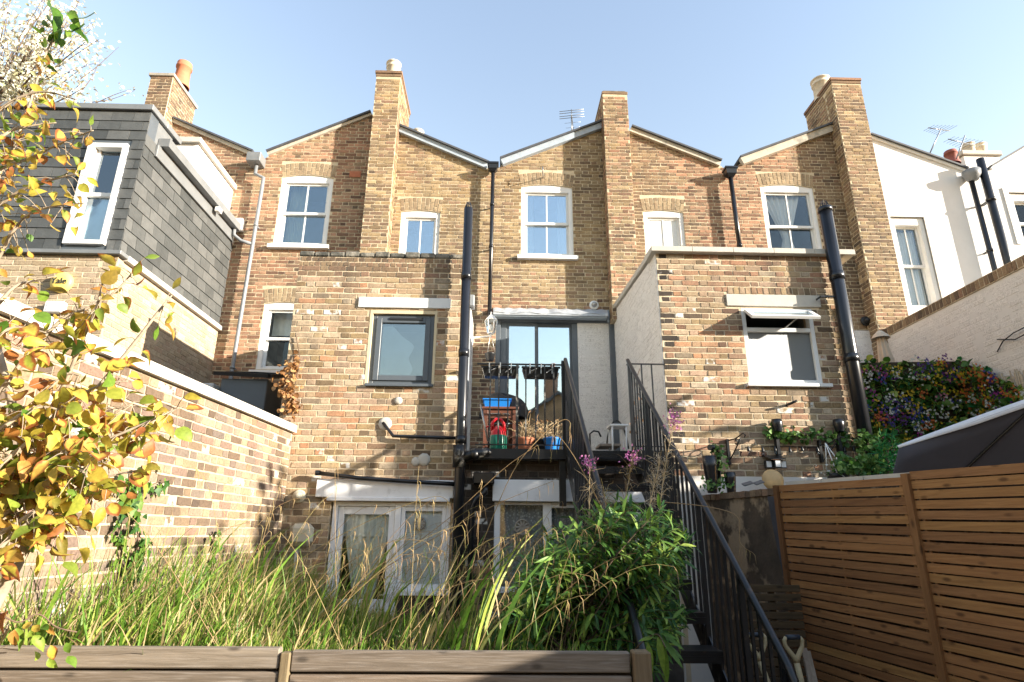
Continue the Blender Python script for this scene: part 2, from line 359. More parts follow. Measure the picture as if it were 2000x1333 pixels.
plain('old_render', (0.085, 0.062, 0.042), 0.95, var=0.45, scale=3.5, bump=0.7, bscale=22, stain=((0.34, 0.25, 0.16), 2.1, 0.53, 0.60))
plain('tar_render', (0.055, 0.055, 0.065), 0.9, var=0.35, scale=5, bump=0.5, bscale=20, stain=((0.22, 0.22, 0.22), 8, 0.6, 0.8))
plain('parasol_cloth', (0.085, 0.09, 0.12), 0.85, var=0.05, scale=10)
plain('parasol_top', (0.62, 0.63, 0.66), 0.85, var=0.05, scale=10)
plain('beige_cloth', (0.55, 0.47, 0.36), 0.9, var=0.1)
plain('reed', (0.44, 0.36, 0.25), 0.9, var=0.25, scale=30)
plain('dry_stem', (0.50, 0.38, 0.22), 0.8, var=0.25, scale=30)
plain('bark', (0.13, 0.085, 0.055), 0.85, var=0.35, scale=25, bump=0.4)
plain('bark_pale', (0.30, 0.24, 0.17), 0.8, var=0.3, scale=25)
plain('handle_plastic', (0.03, 0.04, 0.055), 0.45, var=0.1)
plain('handle_wood', (0.46, 0.38, 0.22), 0.6, var=0.2, scale=20)
plain('copper_dish', (0.55, 0.36, 0.16), 0.5, var=0.15)
m_, n_, p_ = base('slate_dark')
c_ = n_.ramp(n_.island(), [(0, (0.05, 0.054, 0.053)), (0.5, (0.075, 0.079, 0.077)), (1, (0.105, 0.108, 0.104))])
n_.link(n_.mix(0.6, c_, n_.ramp(n_.noise(9, 6, n_.pos(), 0.7), [(0.3, (0.7, 0.7, 0.7)), (0.7, (1.3, 1.3, 1.3))]), 'MULTIPLY'), p_.inputs['Base Color'])
p_.inputs['Roughness'].default_value = 0.55; n_.link(n_.bump(n_.noise(13, 6, n_.pos(), 0.7, 0.5), 0.5, 0.012), p_.inputs['Normal'])
glass_mat('glass_sky', 0.42); glass_mat('glass_door', 0.62); glass_mat('glass_dark', 0.16); glass_mat('glass_clear', 0.015, (0.97, 0.98, 0.98), 1.35); glass_mat('skylight_glass', 0.12, (0.55, 0.8, 0.8))
wood_mat('fence_wood', (0.19, 0.083, 0.032), (0.39, 0.195, 0.08), 2.2, (1.2, 1.2, 22), 0.65)
wood_mat('fence_post_wood', (0.15, 0.066, 0.026), (0.30, 0.15, 0.06), 2.2, (22, 22, 1.2), 0.65)
wood_mat('dark_slat_wood', (0.05, 0.035, 0.02), (0.13, 0.09, 0.05), 2.2, (1.2, 1.2, 22), 0.75)
wood_mat('planter_wood', (0.13, 0.105, 0.08), (0.32, 0.27, 0.215), 2.2, (1.0, 22, 22), 0.8, wear=(0.34, 0.30, 0.26))
wood_mat('planter_post_wood', (0.11, 0.08, 0.05), (0.26, 0.20, 0.13), 2.2, (22, 22, 1.2), 0.8)
wood_mat('grey_plank_wood', (0.20, 0.16, 0.13), (0.36, 0.31, 0.27), 2.2, (22, 22, 1.2), 0.8)
leaf_mat('autumn_leaf', [(0, (0.16, 0.24, 0.035)), (0.15, (0.34, 0.36, 0.05)), (0.35, (0.60, 0.46, 0.07)), (0.55, (0.66, 0.48, 0.10)), (0.72, (0.50, 0.45, 0.07)), (0.86, (0.55, 0.27, 0.07)), (0.94, (0.30, 0.10, 0.03)), (1, (0.20, 0.28, 0.04))], 0.42, edge=(0.30, 0.10, 0.03))
leaf_mat('fresh_leaf', [(0, (0.07, 0.17, 0.02)), (0.5, (0.16, 0.27, 0.035)), (1, (0.28, 0.36, 0.05))], 0.4)
leaf_mat('silver_leaf', [(0, (0.66, 0.66, 0.58)), (0.6, (0.80, 0.79, 0.70)), (0.85, (0.60, 0.58, 0.42)), (1, (0.30, 0.32, 0.14))], 0.3)
leaf_mat('grass_blade', [(0, (0.05, 0.12, 0.012)), (0.25, (0.11, 0.23, 0.025)), (0.50, (0.22, 0.35, 0.05)), (0.66, (0.38, 0.43, 0.09)), (0.82, (0.54, 0.44, 0.23)), (1, (0.48, 0.34, 0.19))], 0.35)
leaf_mat('straw', [(0, (0.36, 0.30, 0.10)), (0.5, (0.50, 0.36, 0.18)), (1, (0.36, 0.22, 0.11))], 0.25)
leaf_mat('shrub_leaf', [(0, (0.03, 0.09, 0.03)), (0.35, (0.07, 0.18, 0.04)), (0.7, (0.17, 0.30, 0.055)), (1, (0.36, 0.46, 0.09))], 0.3)
leaf_mat('ivy_leaf', [(0, (0.02, 0.07, 0.015)), (0.5, (0.06, 0.15, 0.025)), (1, (0.16, 0.26, 0.04))], 0.3)
leaf_mat('garland_leaf', [(0, (0.03, 0.10, 0.015)), (0.5, (0.08, 0.19, 0.03)), (1, (0.22, 0.33, 0.09))], 0.25)
leaf_mat('fern_leaf', [(0, (0.01, 0.10, 0.035)), (0.6, (0.02, 0.20, 0.05)), (1, (0.08, 0.27, 0.05))], 0.3)
leaf_mat('dead_leaf', [(0, (0.22, 0.10, 0.04)), (0.5, (0.42, 0.22, 0.09)), (1, (0.55, 0.34, 0.16))], 0.3)
leaf_mat('pink_petal', [(0, (0.48, 0.12, 0.38)), (0.5, (0.62, 0.20, 0.50)), (1, (0.70, 0.36, 0.58))], 0.3)
leaf_mat('fluff', [(0, (0.60, 0.54, 0.44)), (1, (0.74, 0.70, 0.62))], 0.4)
for nm, cl in (('petal_white', (0.78, 0.78, 0.72)), ('petal_yellow', (0.75, 0.52, 0.03)), ('petal_purple', (0.13, 0.03, 0.22)), ('petal_violet', (0.10, 0.08, 0.36)), ('petal_orange', (0.66, 0.17, 0.04)), ('petal_magenta', (0.38, 0.05, 0.28)), ('petal_pink', (0.66, 0.25, 0.34)), ('petal_blue', (0.04, 0.07, 0.30))):
    leaf_mat(nm, [(0, tuple(q * 0.7 for q in cl)), (1, cl)], 0.25)
leaf_mat('panel_green', [(0, (0.03, 0.09, 0.02)), (0.5, (0.08, 0.20, 0.03)), (0.8, (0.20, 0.33, 0.06)), (1, (0.40, 0.45, 0.07))], 0.25)
leaf_mat('tree_leaf', [(0, (0.03, 0.07, 0.015)), (1, (0.09, 0.13, 0.03))], 0.3)
m_, n_, p_ = base('lace'); p_.inputs['Base Color'].default_value = (.62, .64, .64, 1); p_.inputs['Roughness'].default_value = .9
vn = n_.new('ShaderNodeTexVoronoi'); vn.inputs['Scale'].default_value = 34; n_.link(n_.pos(), vn.inputs['Vector'])
n_.link(n_.ramp(n_.math('ADD', vn.outputs['Distance'], n_.math('MULTIPLY', n_.noise(11, 4, n_.pos()), .5)), [(0.45, (1, 1, 1)), (0.7, (.5, .5, .5))]), p_.inputs['Alpha'])
# ------------------------------------------------------------------ brickwork
def scan(loops, v):
    xs = []
    for lp in loops:
        n = len(lp)
        for i in range(n):
            (u0, v0), (u1, v1) = lp[i], lp[(i + 1) % n]
            if (v0 <= v) != (v1 <= v): xs.append(u0 + (v - v0) * (u1 - u0) / (v1 - v0))
    xs.sort(); return list(zip(xs[::2], xs[1::2]))
def isect(a, b):
    return [(max(p, r), min(q, s)) for p, q in a for r, s in b if min(q, s) - max(p, r) > 0.02]
BM_CACHE = {}
def brick_geo(hd, var):
    rg = random.Random(100 * hd + var); L, H = (0.102 if hd else 0.215), 0.065
    nx = 2 if hd else 4; c = 0.0035; xs = [-L / 2 + L * i / (nx - 1) for i in range(nx)]
    ring = [(x, z) for x, z in [(x, -H / 2) for x in xs] + [(x, H / 2) for x in xs[::-1]]]
    vs = []; jit = [(rg.uniform(-.0035, .0035), rg.uniform(-.003, .003)) for _ in ring]
    for (x, z), (a, b) in zip(ring, jit): vs.append((x + a, 0.004, z + b))
    tilt = rg.uniform(-.03, .03)
    for (x, z), (a, b) in zip(ring, jit):
        sx = c if x == xs[0] else (-c if x == xs[-1] else 0); sz = c if z < 0 else -c
        e = rg.uniform(0, .003) if rg.random() < .75 else rg.uniform(.002, .006)
        vs.append((x + a + sx, -0.0078 + e * .6 + tilt * z * .5, z + b + sz))
    n = len(ring); fs = [(i, (i + 1) % n, n + (i + 1) % n, n + i) for i in range(n)]
    for i in range(nx - 1): fs.append((n + i, n + i + 1, n + n - 2 - i, n + n - 1 - i))
    return np.array(vs), np.array(fs)
GEO = {(h, k): brick_geo(h, k) for h in (0, 1) for k in range(6)}
SLATE = (np.array([(-.5, .006, -.5), (.5, .006, -.5), (.5, .006, .5), (-.5, .006, .5), (-.5, -.012, -.5), (.5, -.012, -.5), (.5, -.002, .5), (-.5, -.002, .5)]),
         np.array([(4, 5, 6, 7), (0, 1, 5, 4), (1, 2, 6, 5), (2, 3, 7, 6), (3, 0, 4, 7)]))
def visible_size(r):
    C, U, V, N, L, H = r[:6]; x, y, d = proj(C + N * 0.012)
    if d < 0.1 or not (-10 < x < 2010 and -10 < y < 1343): return 0
    return L * H * max(0, N.dot((CAM - C).normalized())) / (d * d)
def piece_mesh(geo, L0, H0, mat, name):
    key = (id(geo[0]), mat)
    if key not in BM_CACHE:
        me = bpy.data.meshes.new(name); me.from_pydata([tuple(v) for v in geo[0]], [], [list(map(int, f)) for f in geo[1]]); me.materials.append(MATS[mat]); BM_CACHE[key] = me
    return BM_CACHE[key]
def NS(mat): return 0.35 if mat == 'brick_painted' else (1.0 if mat == 'slate_dark' else 1.0)   # depth of the joints
class Pieces:
    """all bricks (or slates) of one thing: the 300 that show largest become parts, the rest one joined part per wall"""
    def __init__(s, name='brick', rest='brickwork', limit=300): s.r = []; s.name = name; s.rest = rest; s.limit = limit
    def add(s, wall, C, U, V, N, L, H, mat, geo, L0, H0): s.r.append((C, U, V, N, L, H, mat, geo, L0, H0, wall))
    def finish(s):
        sc = sorted(range(len(s.r)), key=lambda i: -visible_size(s.r[i]))
        for i in sc[:s.limit]:
            C, U, V, N, L, H, mat, geo, L0, H0, wall = s.r[i]
            o = bpy.data.objects.new(s.name, piece_mesh(geo, L0, H0, mat, s.name)); COL.objects.link(o); attach(o, wall)
            M = Matrix((U, -N, V)).transposed() @ Matrix.Diagonal((L / L0, NS(mat), H / H0)); o.matrix_basis = Matrix.Translation(C) @ M.to_4x4()
        by = {}
        for i in sc[s.limit:]: by.setdefault(s.r[i][10].name, []).append(s.r[i])
        for rs in by.values():
            vs, fs, mi, mats, o = [], [], [], [], 0
            for C, U, V, N, L, H, mat, geo, L0, H0, wall in rs:
                if mat not in mats: mats.append(mat)
                B = np.array((U * (L / L0), -N * NS(mat), V * (H / H0))); vs.append(geo[0] @ B + np.array(C)); fs.append(geo[1] + o); o += len(geo[0]); mi += [mats.index(mat)] * len(geo[1])
            link_mesh(s.rest, np_mesh(s.rest, np.concatenate(vs), np.concatenate(fs), mats, mi), rs[0][10], kind='stuff')
class Wall:
    """a solid wall in the plane through O spanned by U and Z, facing N = U x Z; outline and holes are (u, z) loops"""
    def __init__(s, parent, O, U, outline, holes=(), thick=0.22, mortar='mortar', name='wall', kind=None):
        s.O, s.U = Vector(O), Vector(U).normalized(); s.V = Vector((0, 0, 1)); s.N = s.U.cross(s.V); s.outline = outline; s.holes = [list(h) for h in holes]
        loops = [outline] + s.holes; pts, ed, off = [], [], 0
        for lp in loops:
            pts += [Vector(p) for p in lp]; ed += [(off + i, off + (i + 1) % len(lp)) for i in range(len(lp))]; off += len(lp)
        vo, eo, fo, *_ = delaunay_2d_cdt(pts, ed, [], 0, 1e-6); fs = []
        for f in fo:
            c = sum((vo[i] for i in f), Vector((0, 0))) / len(f)
            if any(a <= c.x <= b for a, b in scan(loops, c.y)):
                a, b, d = (vo[i] for i in f[:3]); fs.append(list(f) if (b - a).cross(d - a) > 0 else list(f)[::-1])
        mb = MB(); n = len(vo); P = lambda p, q: s.O + s.U * p.x + s.V * p.y - s.N * q
        mb.add([P(p, 0) for p in vo] + [P(p, thick) for p in vo], fs + [[n + i for i in f[::-1]] for f in fs])
        cnt = {}
        for f in fs:
            for i in range(len(f)): e = (f[i], f[(i + 1) % len(f)]); cnt[e] = 1
        for (a, b) in cnt:
            if (b, a) not in cnt: mb.add([P(vo[a], 0), P(vo[b], 0), P(vo[b], thick), P(vo[a], thick)], [(3, 2, 1, 0)])
        s.obj = mb.build(name, mortar, parent, kind=kind)
    def P(s, u, z, n=0): return s.O + s.U * u + s.V * z + s.N * n
    def bricks(s, pc, mats, course=0.075, zmin=-99, zmax=99, skips=(), bond='flemish', seed=0, region=None, z0=0.0, umin=-99, umax=99, L=0.215):
        rg = random.Random(seed); J = 0.010; loops = [s.outline] + s.holes + [list(k) for k in skips]
        zs = [p[1] for p in s.outline]; i0 = int((max(min(zs), zmin) - z0) / course); i1 = int((min(max(zs), zmax) - z0) / course) + 1
        hh = course - J
        for i in range(i0, i1):
            za = z0 + i * course + J / 2; zb = za + hh
            if za < zmin or zb > zmax + course: continue
            iv = isect(scan(loops, za + .004), scan(loops, zb - .012))
            iv = isect(iv, [(umin, umax)])
            if not iv: continue
            LH = L / 2 - 0.0055
            if bond == 'flemish': seq = [(L, 0), (LH, 1)]; per = L + LH + 2 * J; off = (i % 2) * per / 2 + rg.uniform(-.02, .02)
            elif bond == 'header': seq = [(LH, 1)]; per = LH + J; off = (i % 2) * per / 2
            else: seq = [(L, 0)]; per = L + J; off = (i % 2) * per / 2 + rg.uniform(-.02, .02)
            ulo, uhi = iv[0][0], iv[-1][1]; u = math.floor((ulo - off) / per) * per + off; bi = 0
            while u < uhi:
                for l, hd in seq:
                    a, b = u, u + l + rg.uniform(-.006, .006); u += l + J
                    for p, q in iv:
                        a2, b2 = max(a, p + .002), min(b, q - .002)
                        if b2 - a2 < 0.035: continue
                        dz = rg.uniform(-.0025, .0025); C = s.P((a2 + b2) / 2, (za + zb) / 2 + dz, rg.uniform(-.003, .002))
                        m = region(C) if region else mats; m = m if isinstance(m, str) else rg.choice(m)
                        h2 = 1 if (b2 - a2) < 0.14 else 0
                        pc.add(s.obj, C, s.U, s.V, s.N, b2 - a2, hh, m, GEO[(h2, rg.randrange(6))], 0.102 if h2 else 0.215, 0.065)
    def arch(s, pc, u0, u1, z0, h, mat='brick_arch', rise=0.05, splay=0.05, seed=3, nb=None):
        """flat or cambered arch of bricks on end over an opening"""
        rg = random.Random(seed); n = nb or max(4, round((u1 - u0) / 0.075)); w = (u1 - u0) / n; rows = 1 if h < 0.25 else 2
        for i in range(n):
            t = (i + .5) / n * 2 - 1; uc = u0 + (i + .5) * w; zc = z0 + rise * (1 - t * t)
            D = Vector((t * splay / h, 1)).normalized(); V2 = (s.U * D.x + s.V * D.y); U2 = (s.U * D.y - s.V * D.x)
            segs = [h] if rows == 1 else ([h * .64, h * .36] if i % 2 else [h * .36, h * .64]); zz = 0.0
            for hh in segs:
                C = s.P(uc, zc) + V2 * (zz + hh / 2) + s.N * rg.uniform(-.002, .002); zz += hh
                hd = hh < 0.14
                pc.add(s.obj, C, V2, -U2, s.N, hh - .009, w * (1 + .02 * abs(t)) - .008, mat, GEO[(1 if hd else 0, rg.randrange(6))], 0.102 if hd else 0.215, 0.065)
def R4(x0, z0, x1, z1): return [(x0, z0), (x1, z0), (x1, z1), (x0, z1)]
def arc_hole(x0, z0, x1, z1, rise=0.06, n=6):
    return [(x0, z0), (x1, z0)] + [(x1 + (x0 - x1) * i / n, z1 - rise + rise * (1 - (2 * i / n - 1) ** 2)) for i in range(n + 1)]
def brick_stack(parent, x0, x1, y0, y1, z0, z1, mats, pc, course=0.072, name='chimney_stack', cap=True, mortar='mortar', sides='LR', region=None, seed=5, capmat='stone', capn=2):
    """brick stack or chimney breast with bricks on its front and its two sides"""
    w = Wall(parent, (0, y0, 0), (1, 0, 0), R4(x0, z0, x1, z1), (), y1 - y0, mortar, name)
    w.bricks(pc, mats, course, seed=seed, region=region)
    for sd in sides:
        v = Wall.__new__(Wall); v.obj = w.obj; v.V = Vector((0, 0, 1)); v.holes = []
        if sd == 'R': v.O, v.U = Vector((x1, 0, 0)), Vector((0, 1, 0)); v.outline = R4(y0 + .012, z0, y1, z1)
        else: v.O, v.U = Vector((x0, 0, 0)), Vector((0, -1, 0)); v.outline = R4(-y1, z0, -y0 - .012, z1)
        v.N = v.U.cross(v.V); v.bricks(pc, mats, course, seed=seed + 1, region=region)
    if cap:
        mb = MB(); mb.box((x0 - .035, y0 - .035, z1), (x1 + .035, y1 + .035, z1 + .07), 0, .008); mb.box((x0 + .03, y0 + .03, z1 + .07), (x1 - .03, y1 - .03, z1 + .11), 0)
        mb.build('stack_cap', capmat, w.obj)
    return w
def pot(parent, c, r, h, mat, kind=0, name='chimney_pot'):
    mb = MB()
    pr = [(r * 1.02, 0), (r, .05), (r * .93, h * .72), (r * 1.08, h * .74), (r * 1.08, h * .80), (r * .97, h * .82), (r * 1.0, h * .93), (r * 1.14, h * .95), (r * 1.14, h), (r * .82, h), (r * .78, h * .5)] if kind == 0 else \
         [(r * 1.1, 0), (r * 1.1, .04), (r * .95, h * .2), (r * .86, h * .75), (r * 1.0, h * .77), (r * 1.02, h * .84), (r * .92, h * .86), (r * .95, h * .97), (r * .90, h), (r * .72, h), (r * .7, h * .4)]
    mb.lathe(c, pr, 20); mb.build(name, mat, parent)
# ------------------------------------------------------------------ windows and curtains (all on walls that face -Y)
def plank(parent, name, mat, *boxes, bev=0.004, label=None):
    mb = MB()
    for a, b in boxes: mb.box(a, b, 0, bev)
    return mb.build(name, mat, parent, label)
def curtain(parent, x0, x1, z0, z1, y, mat='curtain_white', waves=6, amp=0.025, tie=None, name='curtain'):
    """tie: function t(0 bottom..1 top) -> (xa, xb) fractions, for curtains pulled aside"""
    def fn(u, v):
        a, b = (0, 1) if tie is None else tie(v)
        x = x0 + (x1 - x0) * (a + (b - a) * u); return (x, y + amp * math.sin(u * waves * 2 * math.pi) + amp * .4 * math.sin(u * waves * 5 + v * 3), z0 + (z1 - z0) * v)
    mb = MB(); mb.grid(fn, waves * 8, 14); return mb.build(name, mat, parent)
def room(parent, X0, Z0, X1, Z1, Y, mat='dark_room', depth=1.2, grow=0.12):
    x0, x1, z0, z1, y0, y1 = X0 - grow, X1 + grow, Z0 - grow, Z1 + grow, Y + .30, Y + depth
    mb = MB(); v = [(x0, y0, z0), (x1, y0, z0), (x1, y0, z1), (x0, y0, z1), (x0, y1, z0), (x1, y1, z0), (x1, y1, z1), (x0, y1, z1)]
    mb.add(v, [(4, 5, 6, 7), (0, 4, 7, 3), (1, 2, 6, 5), (3, 7, 6, 2), (0, 1, 5, 4)]); return mb.build('room_interior', mat, parent)
def pane_obj(parent, x0, z0, x1, z1, y, mat, name='pane'):
    mb = MB(); mb.box((x0, y, z0), (x1, y + .006, z1)); return mb.build(name, mat, parent)
def sash(parent, r, Y, glass='glass_sky', cols=2, rows=2, fw=0.075, head=0.10, paint='white_paint', sill=True, rise=0.06, horn=True, deep=0.09, low_glass=None, split=0.5, sillmat='white_paint', bars_low=True):
    """box sash window in the opening r; returns the frame"""
    X0, Z0, X1, Z1 = r; yf = Y + 0.02; mb = MB()
    mb.box((X0, yf, Z0), (X0 + fw, Y + deep + .08, Z1 - rise)); mb.box((X1 - fw, yf, Z0), (X1, Y + deep + .08, Z1 - rise))
    top = [(x, yf, z) for x, z in arc_hole(X0, Z0, X1, Z1, rise)[2:]]
    mb.prism([(X0 + fw, yf, Z1 - rise - head), (X1 - fw, yf, Z1 - rise - head), (X1 - fw, yf, Z1 - rise), *top, (X0 + fw, yf, Z1 - rise)], (0, deep + .06, 0))
    mb.box((X0 + fw, yf, Z0), (X1 - fw, Y + deep + .08, Z0 + .035))
    fr = mb.build('window', paint, parent)
    ix0, ix1, iz0, iz1 = X0 + fw, X1 - fw, Z0 + .035, Z1 - rise - head; zm = iz0 + (iz1 - iz0) * split; st = .042
    def leaf(z0, z1, y, nb, gl):
        m = MB(); t = .035
        m.box((ix0, y, z0), (ix0 + st, y + t, z1)); m.box((ix1 - st, y, z0), (ix1, y + t, z1))
        m.box((ix0 + st, y, z1 - st), (ix1 - st, y + t, z1)); m.box((ix0 + st, y, z0), (ix1 - st, y + t, z0 + st * 1.15))
        for k in range(1, nb): xc = ix0 + st + (ix1 - ix0 - 2 * st) * k / nb; m.box((xc - .012, y + .004, z0 + st * 1.15), (xc + .012, y + t - .004, z1 - st))
        m.build('sash_frame', paint, fr)
        for k in range(nb):
            a = ix0 + st + (ix1 - ix0 - 2 * st) * k / nb + (.012 if k else 0); b = ix0 + st + (ix1 - ix0 - 2 * st) * (k + 1) / nb - (.012 if k < nb - 1 else 0)
            pane_obj(fr, a, z0 + st * 1.15, b, z1 - st, y + .015, gl)
    leaf(zm - st / 2, iz1, Y + deep - .03, cols, glass)
    if rows > 1: leaf(iz0, zm + st / 2, Y + deep + .012, cols if bars_low else 1, low_glass or glass)
    if sill:
        s = MB(); s.prism([(X0 - .07, Y - .09, Z0 - .105), (X0 - .07, Y - .09, Z0 - .035), (X0 - .07, Y + .12, Z0 - .002), (X0 - .07, Y + .12, Z0 - .105)], (X1 - X0 + .14, 0, 0))
        s.build('window_sill', sillmat, fr)
    return fr
# ------------------------------------------------------------------ the terrace
YM, YE = 10.0, 7.1                      # planes of the main rear walls and of the rear extensions
def P2(px, py, Y=YM): p = at(px, py, Y); return (p.x, p.z)
ZB = -0.1
def house(label, x): return thing('terraced_house', (x, YM, 0), label, 'house', 'terraced houses with valley roofs')
H1 = house('brick house with a slate-clad upper extension and a flat white dormer box', P2(540, 400)[0])
H2 = house('middle brick house with a roof terrace and wide sliding door', P2(960, 400)[0])
H3 = house('brick house with an open top-hung window in its extension and the tallest chimney', P2(1425, 400)[0])
H4 = house('white rendered house at the end of the brick terrace', P2(1880, 400)[0])
B1, B2, B3, B4 = Pieces(), Pieces(), Pieces(), Pieces()
# chimney breasts, front plane
YC = 9.70
c0 = rect(286, 150, 330, 226, YC); c1 = rect(719, 150, 769, 490, YC); c2 = rect(1187, 185, 1238, 620, YC); c3 = rect(1668, 165, 1728, 620, YC)
# window openings
w1 = rect(543, 342, 645, 478, YM); w2 = rect(780, 411, 857, 540, YM); w3 = rect(1018, 361, 1119, 499, YM); w4 = rect(1260, 411, 1339, 530, YM); w5 = rect(1494, 361, 1599, 512, YM)
w6 = rect(1755, 425, 1823, 600, YM); w7 = rect(1982, 378, 2075, 478, YM); w8 = rect(508, 590, 592, 722, YM)
dr = rect(966, 622, 1203, 930, YM); dr = (dr[0], 2.55, dr[2], P2(1080, 622)[1])
def main(Hh, pts, holes, mortar, name='wall', kind=None):
    o = [P2(*p) for p in pts]; xa, xb = o[0][0], o[-1][0]
    return Wall(Hh, (0, YM, 0), (1, 0, 0), [(xa, ZB), (xb, ZB)] + o[::-1], holes, 0.24, mortar, name)
xb1, xb2, xb3 = (c1[0] + c1[2]) / 2, (c2[0] + c2[2]) / 2, (c3[0] + c3[2]) / 2
def at_x(px0, py0, px1, py1, X):
    (a, za), (b, zb) = P2(px0, py0), P2(px1, py1); return (X, za + (X - a) * (zb - za) / (b - a))
def outline(left, pts, right):
    o = [P2(*p) for p in pts]
    return [(left, o[0][1] + (left - o[0][0]) * (o[1][1] - o[0][1]) / (o[1][0] - o[0][0]))] + o + [(right, o[-1][1] + (right - o[-1][0]) * (o[-1][1] - o[-2][1]) / (o[-1][0] - o[-2][0]))]
o1 = outline(c0[0] + .1, [(345, 240), (492, 302), (508, 318), (527, 303), (727, 225)], xb1)
o2 = outline(xb1, [(775, 254), (950, 328), (963, 338), (982, 321), (1178, 248)], xb2)
o3 = outline(xb2, [(1232, 257), (1405, 323), (1426, 338), (1447, 319), (1630, 252)], xb3)
o4 = outline(xb3, [(1697, 268), (1885, 335), (1900, 348), (1935, 330), (2040, 268)], P2(2140, 300)[0])
holes = {1: [arc_hole(*w1), arc_hole(*w8, .04)], 2: [arc_hole(*w2, .04), arc_hole(*w3), R4(*dr)], 3: [arc_hole(*w4, .04), arc_hole(*w5)], 4: [R4(*w6), R4(*w7)]}
def mk(Hh, o, hs, mortar): return Wall(Hh, (0, YM, 0), (1, 0, 0), [(o[0][0], ZB), (o[-1][0], ZB)] + o[::-1], hs, 0.24, mortar)
M1, M2, M3 = mk(H1, o1, holes[1], 'mortar'), mk(H2, o2, holes[2], 'mortar'), mk(H3, o3, holes[3], 'mortar')
M4 = mk(H4, o4, holes[4], 'render_white')
def skip_arch(w, h, sp=.06, rise=.06): return [(w[0] - .02, w[3] - rise - .005), (w[2] + .02, w[3] - rise - .005), (w[2] + sp, w[3] + h), (w[0] - sp, w[3] + h)]
def cut_arch(w, h, sp=.06, rise=.06):
    """loop that exactly caps the arched opening so that even-odd scanning removes the bricks of the arch zone"""
    top = arc_hole(*w, rise)[2:]; return [(w[2], w[3] - rise), (w[2] + sp, w[3] + h), (w[0] - sp, w[3] + h), (w[0], w[3] - rise)] + [p for p in top[::-1][1:-1]]
AH = 0.27
for M, pc, ws, seed in ((M1, B1, ((w1, .06), (w8, .04)), 11), (M2, B2, ((w2, .04), (w3, .06)), 12), (M3, B3, ((w4, .04), (w5, .06)), 13)):
    zs = P2(1000, 500)[1]
    if M is M1: reg = lambda C: 'brick_red' if random.random() < .75 else 'brick_brown'
    elif M is M2: reg = lambda C, z=P2(1000, 560)[1]: ('brick_stock' if random.random() < .93 else 'brick_brown') if C.z > z + random.uniform(-.5, .5) else random.choice(('brick_brown', 'brick_red', 'brick_stock'))
    else: reg = lambda C, xl=xb2: ('brick_brown' if C.x < xl + 1.3 + random.uniform(-.5, .5) or C.x > xl + 3.6 else 'brick_red')
    M.bricks(pc, None, 0.072, zmin=2.55 if M is not M1 else 2.0, skips=[cut_arch(w, AH, .05, rs) for w, rs in ws], seed=seed, region=reg)
    for k, (w, rs) in enumerate(ws): M.arch(pc, w[0] - .01, w[2] + .01, w[3] - rs + .004, AH, rise=rs, splay=.05, seed=seed + k)
# flat relieving arch above the sliding door
ra = rect(1005, 577, 1128, 600, YM)
# chimneys
cm = lambda C: random.choice(('brick_stock', 'brick_stock', 'brick_brown'))
K0 = brick_stack(H1, c0[0], c0[2], YC, 10.6, c0[1] - .5, c0[3], None, B1, region=lambda C: 'brick_brown', name='chimney_stack')
def chimney(Hh, c, zlo, zroof, pc, reg, y2, cap):
    K = brick_stack(Hh, c[0], c[2], YC, 9.985, zlo, c[3], None, pc, region=reg, name='chimney_breast', cap=False)
    brick_stack(K.obj, c[0] + .001, c[2] - .001, 9.99, y2, zroof - .3, c[3], None, pc, region=reg, name='rear_stack', cap=False)
    for k in range(cap): e = .012 + .014 * k; plank(K.obj, 'oversail_course', 'brick_brown', ((c[0] - e, YC - e, c[3] + k * .07), (c[2] + e, y2 + e, c[3] + (k + 1) * .07 - .006)), bev=.006)
    plank(K.obj, 'stack_cap', 'weathered_stone', ((c[0] + .02, YC + .02, c[3] + cap * .07), (c[2] - .02, y2 - .02, c[3] + cap * .07 + .04)), bev=.01); return K
K1t = chimney(H1, c1, 4.0, o1[-1][1], B1, cm, 10.9, 2)
K2t = chimney(H2, c2, at(1200, 624, YC).z, o2[-1][1], B2, lambda C: random.choice(('brick_brown', 'brick_red', 'brick_stock')), 10.9, 1)
K3t = chimney(H3, c3, 2.6, o3[-1][1], B3, lambda C: random.choice(('brick_brown', 'brick_brown', 'brick_stock')), 10.75, 2)
pot(K0.obj, ((c0[0] + c0[2]) / 2 + .13, 10.1, c0[3] + .1), .15, .58, 'terracotta', 1)
pot(K1t.obj, ((c1[0] + c1[2]) / 2 + .02, 9.98, c1[3] + .1), .135, .46, 'buff_pot')
pot(K1t.obj, (c1[2] + .10, 11.6, o1[-1][1] + .05), .12, .62, 'buff_pot')
pot(K3t.obj, ((c3[0] + c3[2]) / 2 - .16, 10.25, c3[3] + .05), .17, .50, 'buff_pot')
# roofs: verge boards, slate edge and slopes running back
def slope(Hh, p, q, board, bh=.10, proud=.07, lift=0.0):
    """p,q pixel points along the verge on the main wall plane (upper edge of the bricks)"""
    a, b = (Vector((P2(*p)[0], 0, P2(*p)[1] + lift)), Vector((P2(*q)[0], 0, P2(*q)[1] + lift)))
    if a.x > b.x: a, b = b, a
    d = (b - a).normalized(); n = Vector((-d.z, 0, d.x)); Y0 = Vector((0, YM - proud, 0))
    mb = MB(); mb.prism([a + Y0 - n * bh * .55, b + Y0 - n * bh * .55, b + Y0 + n * bh * .45, a + Y0 + n * bh * .45], (0, proud + .0, 0)); mb.build('verge_board', board, Hh)
    mb = MB(); mb.prism([a + Y0 + n * bh * .46 - Vector((0, .04, 0)), b + Y0 + n * bh * .46 - Vector((0, .04, 0)), b + Y0 + n * (bh * .46 + .035) - Vector((0, .04, 0)), a + Y0 + n * (bh * .46 + .035) - Vector((0, .04, 0))], (0, 7, 0)); mb.build('roof', 'roof_slate', Hh)
